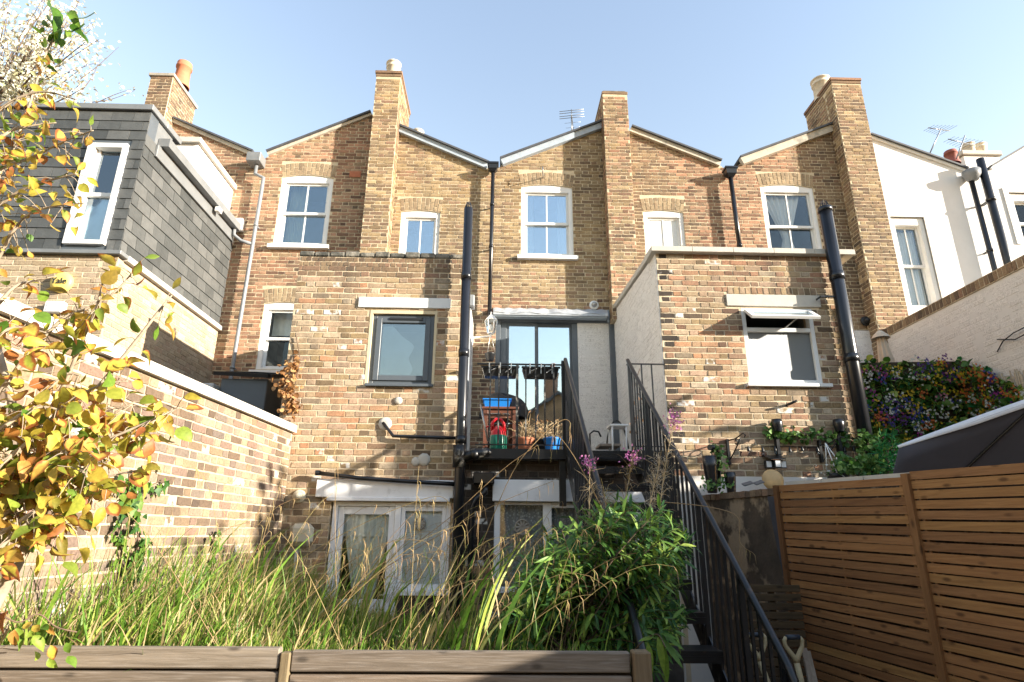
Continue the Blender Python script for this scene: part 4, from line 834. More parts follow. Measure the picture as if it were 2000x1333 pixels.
# ------------------------------------------------------------------ slate-clad extension of the left house
fa = at(300, 219, YE); fb = at(228, 493, YE); XF = (fa.x + fb.x) / 2; zt1, zl = fa.z, fb.z; xl = -9.6
sw = rect(151, 283, 230, 480, YE)
U1 = Wall(H1, (0, YE, 0), (1, 0, 0), R4(xl, zl, XF, zt1), [R4(*sw)], .2, 'anthracite', 'extension_upper_wall')
U2 = Wall(H1, (XF, 0, 0), (0, 1, 0), R4(YE + .2, zl, YM, zt1 - .35), (), .2, 'anthracite', 'extension_upper_wall')
plank(U2.obj, 'upstand', 'zinc_grey', ((XF - .2, YE + .2, zt1 - .35), (XF - .01, YE + .6, zt1)))
SLT = Pieces('slate', 'slates', 300); rg = random.Random(5)
def slates(Wl, u0, u1, z0, z1, w, h, holes=()):
    i = 0; z = z1
    while z > z0 + .02:
        zz = max(z0, z - h); u = u0 - (i % 2) * w / 2 - .02
        while u < u1:
            a, b = max(u0, u) + .003, min(u1, u + w) - .003
            segs = [(a, b)]
            for (hx0, hz0, hx1, hz1) in holes:
                if zz < hz1 - .02 and z > hz0 + .02: segs = [s for p, q in segs for s in ((p, min(q, hx0)), (max(p, hx1), q))]
            for p, q in segs:
                if q - p > .03: SLT.add(Wl.obj, Wl.P((p + q) / 2, (z + zz) / 2, .006 + rg.uniform(0, .003)), Wl.U, Wl.V, Wl.N, q - p, (z - zz) - .006, 'slate_dark', SLATE, 1, 1)
            u += w
        z = zz; i += 1
slates(U1, xl, XF + .012, zl + .02, zt1 - .02, .30, .152, [(sw[0] - .03, sw[1] - .03, sw[2] + .03, sw[3] + .03)])
slates(U2, YE - .01, YM - .02, zl + .03, zt1 - .36, .30, .182)
SLT.finish()
plank(H1, 'roof_trim', 'zinc_grey', ((xl, YE - .05, zt1), (XF + .04, YE + .35, zt1 + .09)), ((XF - .2, YE + .352, zt1), (XF + .04, YE + .75, zt1 + .09)), bev=.006)
plank(H1, 'extension_roof', 'roof_slate', ((xl, YE + .2, zt1 - .1), (XF - .25, YM, zt1 - .02)))
ga, gb = at(302, 258, YE + .35), at(482, 432, YM - .15); zg = zt1 - .42
mb = MB(); y0g, y1g = YE + .28, YM - .12
mb.prism([(XF + .0, y0g, zg + .06), (XF + .16, y0g, zg + .06), (XF + .16, y0g, zg + .19), (XF + .0, y0g, zg + .19)], (0, y1g - y0g, 0)); mb.build('gutter', 'zinc_grey', H1)
plank(H1, 'fascia', 'zinc_grey', ((XF + .014, y0g - .05, zg - .14), (XF + .05, y1g, zg + .052)))
plank(H1, 'gutter_joint', 'white_plastic', ((XF + .10, 9.0, zg - .03), (XF + .17, 9.12, zg + .055)))
p = [(XF + .09, y1g - .08, zg + .06), (XF + .09, y1g - .06, zg - .05), (XF + .2, y1g + .0, zg - .13), (w1[0] - .1, yp, zg - .18)]
q = at(500, 440, yp); p[-1] = (q.x - .02, yp, zg - .20); mb = MB(); mb.tube(p, .032, 10); mb.build('downpipe', 'grey_plastic', H1)
# dormer box
db = at(389, 272, 8.6); XD = db.x; zD = db.z
plank(H1, 'dormer_box', 'render_white', ((XD - 1.4, 8.6, zt1 - .05), (XD, YM - .002, zD - .10)), bev=.004)
plank(H1, 'dormer_coping', 'coping_stone', ((XD - 1.45, 8.54, zD - .10), (XD + .06, YM - .003, zD)), bev=.006)
plank(H1, 'render_panel', 'render_white', ((XD - .3, YM - .12, zg + .1), (XD + .32, YM - .004, zD - .75)))
# slate front window
X0, Z0, X1, Z1 = sw
wn = plank(H1, 'window', 'white_paint', ((X0, YE - .05, Z0), (X0 + .10, YE + .14, Z1)), ((X1 - .06, YE - .05, Z0), (X1, YE + .14, Z1)), ((X0 + .1, YE - .05, Z1 - .07), (X1 - .06, YE + .14, Z1)), ((X0 + .1, YE - .05, Z0), (X1 - .06, YE + .14, Z0 + .06)), bev=.004)
zm = Z0 + (Z1 - Z0) * .5
plank(wn, 'sash_frame', 'white_paint', ((X0 + .1, YE + .02, zm - .03), (X1 - .06, YE + .08, zm + .03)), ((X0 + .1, YE + .03, zm + .03), (X0 + .14, YE + .08, Z1 - .07)), ((X1 - .1, YE + .03, zm + .03), (X1 - .06, YE + .08, Z1 - .07)))
pane_obj(wn, X0 + .14, zm + .03, X1 - .1, Z1 - .07, YE + .05, 'glass_dark'); pane_obj(wn, X0 + .1, Z0 + .06, X1 - .06, zm - .03, YE + .06, 'glass_dark')
mb = MB(); mb.box((X0 + .1, YE + .10, Z0 + .06), (X1 - .06, YE + .105, Z1 - .07)); mb.build('window_blind', 'curtain_sage', wn)
room(H1, *sw, YE, 'pale_room', .7, .0)
# ledge and yellow brick ground floor
plank(H1, 'ledge', 'zinc_grey', ((xl, YE - .07, zl - .055), (XF + .07, YE + .1, zl)), bev=.005)
plank(H1, 'ledge', 'coping_stone', ((XF - .1, YE + .1, zl - .08), (XF + .08, YM, zl)), bev=.005)
L1 = Wall(H1, (0, YE, 0), (1, 0, 0), R4(xl, ZB, XF - .21, zl - .056), (), .22, 'mortar_pale', 'extension_wall'); L1.bricks(B1, 'brick_new', .0755, zmin=2.7, umin=-7.4, seed=61, bond='stretcher')
L1b = Wall(H1, (0, YE, 0), (1, 0, 0), R4(XF - .209, ZB, XF + .0115, zl - .056), (), .0025, 'mortar_pale', 'extension_wall'); L1b.bricks(B1, 'brick_new', .0755, zmin=2.7, seed=63, bond='stretcher')
L2 = Wall(H1, (XF + .012, 0, 0), (0, 1, 0), R4(YE + .003, ZB, YM, zl - .081), (), .22, 'mortar_garden', 'extension_flank'); L2.bricks(B1, 'brick_new', .0755, zmin=1.9, seed=62)
# side roof between the extension and the garden wall: lead roof, kerb and tilted rooflight
za = at(500, 742, 8.4)
plank(H1, 'side_roof', 'lead', ((XF + .02, 7.2, 2.45), (-2.75, YM - .03, 2.62)))
k0, k1 = at(455, 742, 8.2), at(540, 742, 8.2)
plank(H1, 'rooflight_kerb', 'anthracite', ((k0.x - .02, 7.9, 2.62), (k1.x, 9.2, k0.z - .06)), bev=.01)
plank(H1, 'roof_step', 'lead', ((XF + .1, 7.75, 2.62), (k0.x - .04, 9.6, k0.z - .16)), bev=.01)
rl = MB(); xa, xb, za_, zb2 = k0.x - .08, k1.x + .03, k0.z + .0, k0.z + .02
A = [Vector((xa, 7.85, za_)), Vector((xb, 7.85, za_ - .03)), Vector((xb, 9.1, za_ + .30)), Vector((xa, 9.1, za_ + .33))]
for i in range(4): rl.bar(A[i], A[(i + 1) % 4], .07, .05, (0, -.25, 1))
rlo = rl.build('rooflight', 'dark_plastic', H1); mb = MB(); mb.add(A + [p + Vector((0, 0, .012)) for p in A], [(3, 2, 1, 0), (4, 5, 6, 7), (0, 1, 5, 4), (1, 2, 6, 5), (2, 3, 7, 6), (3, 0, 4, 7)]); mb.build('pane', 'skylight_glass', rlo)
# ------------------------------------------------------------------ garden wall on the left
gA, gB = at(573, 832, 7.08), None
zc = gA.z; gB = atz(230, 682, zc); d_ = (gB - gA).normalized(); gC = gA + d_ * ((gA.y - .6) / -d_.y)
GW = thing('garden_wall', (gA.x, 4, 0), 'tall sunlit brick garden wall with a pale flat coping, running to the house', 'garden wall')
Uw = -d_.copy(); Uw.z = 0; Uw.normalize(); o_ = gC.copy(); o_.z = 0; Lw = (gA - gC).length
BG = Pieces('brick', 'brickwork', 300)
gw = Wall(GW, o_, Uw, R4(0, ZB, Lw, zc - .09), (), .23, 'mortar_garden', 'wall'); gw.bricks(BG, 'brick_garden', .076, zmin=.15, seed=71, umin=.8, L=.21); BG.finish()
mb = MB()
Nw = gw.N
for k in range(7):
    a = o_ + Uw * (Lw * k / 7 + .003) + Nw * .05; b = o_ + Uw * (Lw * (k + 1) / 7 - .003) + Nw * .05
    mb.prism([a + Vector((0, 0, zc - .085)), a + Vector((0, 0, zc)), a - Nw * .33 + Vector((0, 0, zc)), a - Nw * .33 + Vector((0, 0, zc - .085))], b - a)
mb.build('coping', 'coping_stone', GW)
# ------------------------------------------------------------------ white wall of the end house's extension on the right
xw = at(1716, 652, 9.9).x; zwt = (at(1716, 648, 9.9).z + atx(1998, 503, xw).z) / 2
PW = thing('boundary_wall', (xw, 8, 0), 'white painted brick wall with a bare brown brick top course beside the rendered house', 'wall')
BW = Pieces()
yw0 = 6.15
pw = Wall(PW, (xw, 0, 0), (0, -1, 0), R4(-YM + .01, ZB, -yw0, zwt - .15), (), .23, 'mortar_painted', 'wall'); pw.bricks(BW, 'brick_painted', .0755, zmin=2.4, seed=81)
pwt = Wall(PW, (xw - .02, 0, 0), (0, -1, 0), R4(-YM + .01, zwt - .148, -yw0, zwt), (), .27, 'mortar', 'top_course'); pwt.bricks(BW, 'brick_brown', .148, bond='header', z0=zwt - .148, seed=82, L=.15); BW.finish()
mb = MB(); wl_ = Wall(H3, (0, YM - .05, 0), (1, 0, 0), R4(xr1 + .02, ZB, xw, at(1690, 648, YM).z), (), .045, 'mortar_painted', 'painted_wall'); wl_.bricks(B3, 'brick_painted', .0755, zmin=2.5, seed=83)
for b_ in (B1, B2, B3): b_.finish()
# ------------------------------------------------------------------ steel stair and platform railing
YP = 6.98; zP = zp
sxl, sxr = at(1104, 702, YP).x, at(1226, 706, YP).x
end = atx(1540, 1302, sxr); top_r = at(1226, 704, YP)
ztop = top_r.z
ST = thing('steel_stair', ((sxl + sxr) / 2, 5.2, 0), 'black steel garden stair with thin balusters and round handrails going up to the terrace', 'stairs')
def rail_pt(x, y): t = (YP - y) / (YP - end.y); return Vector((x, y, ztop + (end.z - ztop) * t))
slope_ = (end.z - ztop) / (YP - end.y)
hr = ztop - zP
for x in (sxl, sxr):
    mb = MB(); pts = [Vector((x, YP + .02, ztop - .06)), Vector((x, YP, ztop))] + [rail_pt(x, YP - (YP - end.y) * k / 6) for k in range(1, 7)] + [Vector((x, end.y - .05, end.z - .06)), Vector((x, end.y - .06, end.z - .13)), Vector((x, end.y - .02, end.z - .17))]
    mb.tube(pts, .023, 10); mb.build('handrail', 'black_iron', ST)
    mb = MB(); e2 = rail_pt(x, end.y + .05) - Vector((0, 0, hr + .02)); t2 = rail_pt(x, YP) - Vector((0, 0, hr + .08)); mb.bar(t2, e2, .012, .2, (0, 0, 1)); mb.build('stringer', 'old_iron', ST)
    y = YP - .05; k = 0
    while y > end.y + .06:
        p = rail_pt(x, y); w = .018 if k % 6 else .034; bt = p.z - hr - .02; m = MB(); m.box((x - w / 2, y - w / 2, max(.02, bt)), (x + w / 2, y + w / 2, p.z - .015)); m.build('baluster' if k % 6 else 'post', 'black_iron', ST); y -= .118; k += 1
    m = MB(); m.box((x - .02, end.y - .0, .0), (x + .02, end.y + .04, end.z - .015)); m.build('post', 'black_iron', ST)
ns = 12; 
for k in range(ns):
    z = zP - .02 - (zP) * k / ns; y = YP + .06 - (YP - end.y) * (k) / ns
    m = MB(); m.box((sxl + .012, y - .25, z - .03), (sxr - .012, y, z)); m.box((sxl + .012, y - .25, z - .075), (sxr - .012, y - .238, z - .031))
    if k < 3:
        for a in range(14):
            for b in range(4): cx = sxl + .05 + a * (sxr - sxl - .1) / 13; m.bar((cx - .012, y - .03 - b * .055 - .012 * (1 if (a + b) % 2 else -1), z + .002), (cx + .012, y - .03 - b * .055 + .012 * (1 if (a + b) % 2 else -1), z + .002), .008, .005)
            cx = sxl + .05 + a * (sxr - sxl - .1) / 13
            for zz in (-.02, -.05): m.bar((cx - .013, y - .252, z + zz - .01 * (1 if a % 2 else -1)), (cx + .013, y - .252, z + zz + .01 * (1 if a % 2 else -1)), .005, .008, (0, -1, 0))
    m.build('tread', 'black_iron', ST)
# platform edge and railing
xa = at(918, 870, YP).x; xb = at(1300, 880, YP).x
plank(ST, 'edge_beam', 'black_iron', ((xa, YP - .02, zP - .105), (sxl - .01, YP + .04, zP + .012)), ((sxr + .01, YP - .02, zP - .105), (xb, YP + .04, zP + .012)), bev=.004)
plank(ST, 'leg', 'black_iron', ((sxl - .09, YP + .03, zP - .62), (sxl - .015, YP + .1, zP - .106)))
xr_a = at(942, 712, YP).x; zr1 = at(1010, 712, YP).z; zr0 = zP + .06
RLG = thing('terrace_railing', ((xr_a + sxl) / 2, YP, zP), 'black iron railing with rusty bars edging the roof terrace beside the drainpipe', 'railing')
plank(RLG, 'top_rail', 'black_iron', ((xr_a - .06, YP - .02, zr1 - .006), (sxl, YP + .02, zr1 + .006)), bev=0); plank(RLG, 'bottom_rail', 'black_iron', ((xr_a - .06, YP - .015, zr0 - .006), (sxl, YP + .015, zr0 + .006)), bev=0)
for px in (957, 974, 992, 1010, 1027, 1046, 1064, 1082):
    x = at(px, 780, YP).x; w = .016 if px != 1010 else .03; mb = MB(); mb.box((x - w / 2, YP - w / 2, zr0 - .06 if px == 1010 else zr0), (x + w / 2, YP + w / 2, zr1 - .006)); mb.build('baluster', 'old_iron', RLG)
mb = MB(); mb.box((sxl - .05, YP - .022, zP), (sxl - .006, YP + .022, zr1 + .05)); mb.build('post', 'black_iron', RLG)
RL2 = thing('terrace_railing', (sxr + .25, YP, zP), 'short black railing between the stair top and the white flank of the right extension', 'railing')
zz1 = at(1260, 711, YP).z; x1_ = xr0 - .02
plank(RL2, 'top_rail', 'black_iron', ((sxr + .02, YP + .0, zz1 - .006), (x1_, YP + .03, zz1 + .006)), bev=0); plank(RL2, 'bottom_rail', 'black_iron', ((sxr + .02, YP + .0, zr0 - .006), (x1_, YP + .03, zr0 + .006)), bev=0)
for px in (1257, 1277): x = at(px, 780, YP).x; mb = MB(); mb.box((x - .008, YP + .007, zr0), (x + .008, YP + .023, zz1 - .006)); mb.build('baluster', 'black_iron', RL2)
# window boxes hung on the railing
for i, (pa, pb) in enumerate(((942, 1012), (1020, 1091))):
    x0, x1 = at(pa, 724, YP + .12).x, at(pb, 724, YP + .12).x; z1 = zr1 - .02; z0 = at(980, 737, YP + .1).z
    o = thing('window_box', ((x0 + x1) / 2, YP + .12, z0), ('black empty window box on the terrace railing, nearer the drainpipe', 'black empty window box on the terrace railing, nearer the stair')[i], 'planter', 'window boxes on the terrace railing')
    mb = MB(); t = .03; c = [((x0, YP + .03), (x1, YP + .21), z1), ((x0 + t, YP + .05), (x1 - t, YP + .19), z0)]
    q = lambda k: [Vector((c[k][0][0], c[k][0][1], c[k][2])), Vector((c[k][1][0], c[k][0][1], c[k][2])), Vector((c[k][1][0], c[k][1][1], c[k][2])), Vector((c[k][0][0], c[k][1][1], c[k][2]))]
    mb.add(q(0) + q(1), [(7, 6, 5, 4)] + [(4 + i, 4 + (i + 1) % 4, (i + 1) % 4, i) for i in range(4)]); mb.box((x0 - .012, YP + .018, z1 - .02), (x1 + .012, YP + .03, z1 + .004)); mb.build('box', 'dark_plastic', o)
    for fx in (.2, .5, .8): x = x0 + (x1 - x0) * fx; mb = MB(); mb.box((x - .006, YP - .03, zr1 + .006), (x + .006, YP + .03, zr1 + .012)); mb.box((x - .006, YP - .03, zr1 - .05), (x + .006, YP - .024, zr1 + .006)); mb.box((x - .006, YP + .024, z0 + .03), (x + .006, YP + .017, zr1 + .006)); mb.build('hook', 'steel', o)
    mb = MB(); mb.bar((x0 + .1, YP + .018, z0 + .06), (x0 + .17, YP + .018, z0 + .09), .004, .015, (0, -1, 0)); mb.bar((x1 - .16, YP + .018, z0 + .04), (x1 - .09, YP + .018, z0 + .09), .004, .015, (0, -1, 0)); mb.build('sticker', 'white_plastic', o)
# things on the terrace
zt_ = zP + .004
def pz(px, py, Y): return at(px, py, Y)
Yc = 7.7; x0, x1 = pz(944, 820, Yc).x, pz(1010, 820, Yc).x; zc1 = pz(975, 795, Yc).z
o = thing('cabinet', ((x0 + x1) / 2, Yc, zt_), 'dark brown wooden cabinet with one drawer on the terrace behind the railing', 'cabinet')
plank(o, 'top', 'brown_wood', ((x0 - .02, Yc - .02, zc1 - .03), (x1 + .02, Yc + .4, zc1)))
for a in (x0, x1 - .06): plank(o, 'leg', 'brown_wood', ((a, Yc, zt_), (a + .06, Yc + .05, zc1 - .03))); plank(o, 'leg', 'brown_wood', ((a, Yc + .33, zt_), (a + .06, Yc + .38, zc1 - .03)))
d = plank(o, 'drawer', 'brown_wood', ((x0 + .06, Yc + .01, zc1 - .15), (x1 - .06, Yc + .35, zc1 - .035))); plank(d, 'handle', 'steel', (((x0 + x1) / 2 - .12, Yc - .012, zc1 - .10), ((x0 + x1) / 2 + .12, Yc + .01, zc1 - .085)))
plank(o, 'shelf', 'brown_wood', ((x0 + .06, Yc + .02, zt_ + .25), (x1 - .06, Yc + .36, zt_ + .28))); plank(o, 'back_panel', 'brown_wood', ((x0 + .06, Yc + .36, zt_ + .05), (x1 - .06, Yc + .375, zc1 - .16)))
mb = MB(); a, b = pz(945, 787, Yc).x, pz(997, 787, Yc).x; h = pz(970, 781, Yc).z
mb.prism([(a + .02, Yc + .02, zc1 + .002), (b - .02, Yc + .02, zc1 + .002), (b, Yc - .005, h), (a, Yc - .005, h)], (0, .26, 0)); mb.box((a - .015, Yc - .02, h), (b + .015, Yc + .27, h + .012)); mb.build('tray', 'blue_plastic', None, 'bright blue plastic tray lying on the brown cabinet', 'tray')
mb = MB(); c = pz(978, 776, Yc + .22)
def lump(u, v):
    th, ph = math.pi * .5 * v, 2 * math.pi * u; r = 1 + .10 * math.sin(3 * ph + 1) + .06 * math.sin(7 * ph) * (1 - v)
    return (c.x + .33 * r * math.cos(th) ** .6 * math.cos(ph) + .03, Yc + .45 + .22 * r * math.cos(th) ** .6 * math.sin(ph), zc1 - .06 + (.31 + .04 * math.sin(2 * ph)) * math.sin(th) ** .9)
mb.grid(lump, 28, 10); mb.build('covered_barbecue', 'black_cloth', None, 'black cover draped in folds over a lump behind the blue tray', 'cover')
# red and green pressure sprayer
Ys = 7.2; c = pz(973, 862, Ys); hgt = pz(973, 820, Ys).z - zt_; rr = (pz(989, 850, Ys).x - pz(956, 850, Ys).x) / 2
o = thing('garden_sprayer', (c.x, Ys, zt_), 'green and red plastic sprayer with a loop handle on the terrace floor', 'sprayer')
mb = MB(); mb.lathe((c.x, Ys, zt_), [(rr * .9, 0), (rr, .02), (rr, hgt * .45), (rr * .92, hgt * .5)], 20); mb.build('body', 'green_plastic', o)
mb = MB(); mb.lathe((c.x, Ys, zt_), [(rr * .92, hgt * .5), (rr * .86, hgt * .62), (rr * .5, hgt * .75), (rr * .3, hgt * .8), (.001, hgt * .8)], 20); mb.build('lid', 'red_plastic', o)
mb = MB(); mb.tube([(c.x - rr * .75, Ys, zt_ + hgt * .6), (c.x - rr * .7, Ys, zt_ + hgt * .9), (c.x - rr * .3, Ys, zt_ + hgt * 1.02), (c.x + rr * .3, Ys, zt_ + hgt * 1.0), (c.x + rr * .7, Ys, zt_ + hgt * .86), (c.x + rr * .8, Ys, zt_ + hgt * .6)], .02, 8); mb.build('handle', 'red_plastic', o)
mb = MB(); mb.tube([(c.x - rr * .6, Ys - .03, zt_ + hgt * .82), (c.x - rr * 1.6, Ys - .05, zt_ + hgt * .72)], .01, 6); mb.build('spout', 'red_plastic', o)
mb = MB(); mb.tube([pz(938, 790, 7.1), at(953, 862, 7.05)], .011, 8); mb.build('metal_pole', 'steel', None, 'thin grey metal pole leaning in the corner of the terrace beside the sprayer', 'pole')
# stool and metal chair by the stair top
Yk = 7.55; zs = pz(1205, 836, Yk).z; xs0, xs1 = pz(1192, 850, Yk).x, pz(1222, 850, Yk).x
o = thing('stool', ((xs0 + xs1) / 2, Yk, zt_), 'small white stool standing at the top of the stair', 'stool')
plank(o, 'seat', 'white_plastic', ((xs0 - .02, Yk - .12, zs), (xs1 + .02, Yk + .14, zs + .03)), bev=.008)
for a in (xs0, xs1 - .02):
    for b in (Yk - .1, Yk + .1): mb = MB(); mb.tube([(a + .01, b, zs), (a + .0, b, zt_)], .011, 6); mb.build('leg', 'white_plastic', o)
o = thing('garden_chair', (pz(1182, 860, 7.7).x, 7.75, zt_), 'low metal garden chair with hooped frame beside the white stool', 'chair')
A = pz(1185, 850, 7.8); mb = MB(); n = 14; xb0, xb1 = pz(1183, 840, 7.9).x, pz(1226, 840, 7.9).x; zt2 = pz(1205, 822, 7.9).z
mb.tube([(xb0 + (xb1 - xb0) * k / n, 7.9, zt_ + .15 + (zt2 - zt_ - .15) * math.sin(math.pi * k / n) ** .6) for k in range(n + 1)], .012, 6); mb.build('backrest', 'old_iron', o)
xq0, xq1 = pz(1152, 850, 7.5).x, pz(1174, 850, 7.5).x; zq = pz(1160, 842, 7.5).z; mb = MB(); mb.tube([(xq0, 7.5, zt_), (xq0, 7.5, zq - .04), (xq0 + .05, 7.5, zq), (xq1 - .03, 7.5, zq - .01), (xq1, 7.52, zq - .07)], .012, 6); mb.build('arm', 'old_iron', o)
plank(o, 'seat', 'grey_plank_wood', ((xq1 - .02, 7.5, zt_ + .13), (xs0 + .12, 7.85, zt_ + .16)))
# ------------------------------------------------------------------ lamps and small things on the walls
def wall_round(name, px, py, Y, r, label, cat, mat='white_plastic', inner='dark_plastic'):
    c = at(px, py, Y); o = thing(name, (c.x, Y, c.z), label, cat); mb = MB(); mb.lathe((c.x, Y, c.z), [(r, 0), (r, .02), (r * .9, .03), (r * .6, .035)], 18, axis=(0, -1, 0)); mb.build('base', mat, o)
    mb = MB(); mb.lathe((c.x, Y, c.z), [(r * .6, .03), (r * .55, .07), (r * .3, .10), (.001, .105)], 16, axis=(0, -1, 0)); mb.build('dome', inner, o); return o
wall_round('security_camera', 1160, 597, YM, .085, 'round white dome fitting on the bricks above the sliding door', 'camera', inner='steel')
wall_round('lamp', 585, 970, YE, .075, 'round cream bulkhead lamp low on the bricks left of the lower door', 'wall lamp', 'cream_plastic', 'cream_plastic')
wall_round('vent_cowl', 1690, 628, YM - .05, .09, 'black round vent on the brick wall beside the right hand stack pipe', 'vent', 'dark_plastic', 'dark_plastic')
c = at(592, 1045, YE); o = thing('meter_box', (c.x, YE, c.z), 'rounded cream meter housing on the brick wall with a conduit below', 'meter box'); mb = MB(); mb.box((c.x - .13, YE - .12, c.z - .12), (c.x + .13, YE + .005, c.z + .12), 0, .05); mb.build('cover', 'cream_plastic', o)
mb = MB(); mb.box((c.x - .06, YE - .03, .3), (c.x - .03, YE - .002, c.z - .12)); mb.build('conduit', 'white_plastic', o)
for i, (px, py, r) in enumerate(((778, 783, .045), (752, 828, .075), (812, 902, .05), (828, 898, .07))):
    c = at(px, py, YE - .012); mb = MB(); mb.lathe((c.x, YE - .016, c.z), [(r * 1.1, -.01), (r, .006), (r * .5, .012), (.001, .012)], 9, axis=(0, -1, 0)); mb.build('filler_patch', 'coping_stone', H2)
# carriage lantern on the white flank
c = at(959, 640, YE + .9); o = thing('wall_lantern', (c.x, c.y, c.z), 'white carriage lantern with clear glass on the white flank by the drainpipe', 'wall lamp')
mb = MB(); mb.tube([(xe1, c.y, c.z - .12), (xe1 + .08, c.y, c.z - .16), (c.x, c.y, c.z - .13), (c.x, c.y, c.z - .09)], .012, 8); mb.build('arm', 'white_plastic', o)
mb = MB(); mb.lathe((c.x, c.y, c.z), [(.045, -.1), (.055, -.085), (.03, -.07)], 6, smooth=False); mb.lathe((c.x, c.y, c.z), [(.09, .10), (.095, .11), (.05, .16), (.012, .2), (.012, .23), (.001, .24)], 6, smooth=False); mb.build('cap', 'white_plastic', o)
mb = MB(); mb.lathe((c.x, c.y, c.z), [(.05, -.085), (.085, .10)], 6, smooth=False); mb.build('glass', 'glass_clear', o)
for k in range(6): an = k * math.pi / 3; mb = MB(); mb.tube([(c.x + .052 * math.cos(an), c.y + .052 * math.sin(an), c.z - .085), (c.x + .088 * math.cos(an), c.y + .088 * math.sin(an), c.z + .10)], .006, 4); mb.build('rib', 'white_plastic', o)
mb = MB(); mb.ell((c.x, c.y, c.z), (.03, .03, .05)); mb.build('bulb', 'white_plastic', o)
c = at(957, 698, YE + .8); o = thing('hanging_pot', (c.x, c.y, c.z), 'small black hanging pot below the carriage lantern', 'plant pot'); mb = MB(); mb.lathe((c.x, c.y, c.z - .05), [(.001, 0), (.05, 0), (.07, .09), (.078, .10), (.07, .1), (.06, .09)], 14); mb.build('pot', 'dark_plastic', o)
mb = MB()
for an in (0, 2.1, 4.2): mb.tube([(c.x + .07 * math.cos(an), c.y + .07 * math.sin(an), c.z + .05), (c.x, c.y, c.z + .36)], .003, 3)
mb.build('cord', 'steel', o)
# alarm box with its lettering, and the small white box under it
c = at(124, 554, YE); o = thing('alarm_box', (c.x, YE, c.z), 'round yellow alarm box with dark lettering on the pale brick wall', 'alarm box')
mb = MB(); mb.lathe((c.x, YE - .012, c.z), [(.135, 0), (.135, .03), (.12, .055), (.08, .068), (.001, .07)], 28, axis=(0, -1, 0)); mb.build('cover', 'yellow_alarm', o)
tc = bpy.data.curves.new('lettering', 'FONT'); tc.body = 'Yale'; tc.size = .115; tc.extrude = .004; tc.align_x = 'CENTER'; tc.align_y = 'CENTER'; to = bpy.data.objects.new('lettering_source', tc); COL.objects.link(to)
me = bpy.data.meshes.new_from_object(to.evaluated_get(bpy.context.evaluated_depsgraph_get())); bpy.data.objects.remove(to); me.materials.clear(); me.materials.append(MATS['letter_ink'])
me.transform(Matrix.Translation((c.x, YE - .084, c.z)) @ Matrix.Rotation(rad(90), 4, 'X')); link_mesh('lettering', me, o)
c = at(113, 604, YE); o = thing('vent_box', (c.x, YE, c.z), 'small white square fitting under the round alarm box', 'wall box'); mb = MB(); mb.box((c.x - .11, YE - .09, c.z - .075), (c.x + .11, YE + .004, c.z + .075), 0, .012); mb.build('cover', 'white_plastic', o); mb = MB(); mb.box((c.x - .07, YE - .095, c.z - .045), (c.x + .07, YE - .088, c.z + .045)); mb.build('front_panel', 'grey_white_paint', o)
# wire bracket above the middle window
c = at(1060, 326, YM - .25); mb = MB(); mb.tube([at(1061, 348, YM), c + Vector((0, 0, -.12)), c], .01, 6); mb.build('wall_bracket', 'aerial_metal', H2)
# aerials
def yagi(name, base_, top, boom, els, label, grid=False):
    o = thing(name, base_, label, 'aerial', 'television aerials'); mb = MB(); mb.tube([base_, top], .014, 6); mb.build('mast', 'aerial_metal', o)
    a, b = Vector(boom[0]), Vector(boom[1]); mb = MB(); mb.tube([a, b], .011, 5); mb.build('boom', 'aerial_metal', o); d = (b - a).normalized(); s = d.cross(Vector((0, 0, 1))).normalized()
    for k in range(els): p = a.lerp(b, (k + .3) / els); L = .12 + .10 * (k / els); mb = MB(); mb.tube([p - s * L, p + s * L], .0045, 4); mb.build('element', 'aerial_metal', o)
    if grid:
        for dz in (-.10, -.04, .04, .10):
            mb = MB(); mb.tube([b - s * .28 + Vector((0, 0, dz)), b + s * .28 + Vector((0, 0, dz))], .009, 4); mb.build('reflector_rod', 'aerial_metal', o)
        mb = MB(); mb.tube([b - Vector((0, 0, .13)), b + Vector((0, 0, .13))], .01, 4); mb.build('reflector_post', 'aerial_metal', o)
p = at(1117, 262, 11.5); t = at(1116, 226, 11.5)
o = yagi('television_aerial', p, t, (t + Vector((.2, 1.0, .0)), t + Vector((0, -.05, 0))), 6, 'small aerial with a gridded reflector above the middle house roof', True)
p = at(1815, 302, 11.0); t = at(1838, 252, 11.0); yagi('television_aerial', p, t, (at(1813, 250, 11), at(1855, 256, 11.4)), 7, 'aerial leaning over the white gable, leftmost of the tangled pair')
p = at(1868, 310, 11.2); t = at(1885, 265, 11.2); yagi('television_aerial', p, t, (at(1852, 272, 11.2), at(1905, 285, 11.8)), 8, 'aerial crossing in front of the pale chimney pots')
# chimney behind the white house
cx0, cx1 = at(1880, 300, 13).x, at(1950, 300, 13).x; zc0 = at(1915, 345, 13).z; zc1_ = at(1915, 296, 13).z
plank(H4, 'chimney', 'render_white', ((cx0, 13, zc0 - 1), (cx1, 13.5, zc1_ - .14)), bev=.01); plank(H4, 'stack_cap', 'coping_stone', ((cx0 - .06, 12.94, zc1_ - .14), (cx1 + .06, 13.56, zc1_)), bev=.02)
pot(H4, (at(1893, 296, 13.2).x, 13.2, zc1_ - .02), .14, .36, 'buff_pot'); pot(H4, (at(1915, 296, 13.3).x, 13.3, zc1_ - .02), .15, .42, 'buff_pot')
q = at(1862, 322, 12.6); pot(H4, (q.x, 12.6, q.z), .15, .38, 'terracotta_dark', 1)
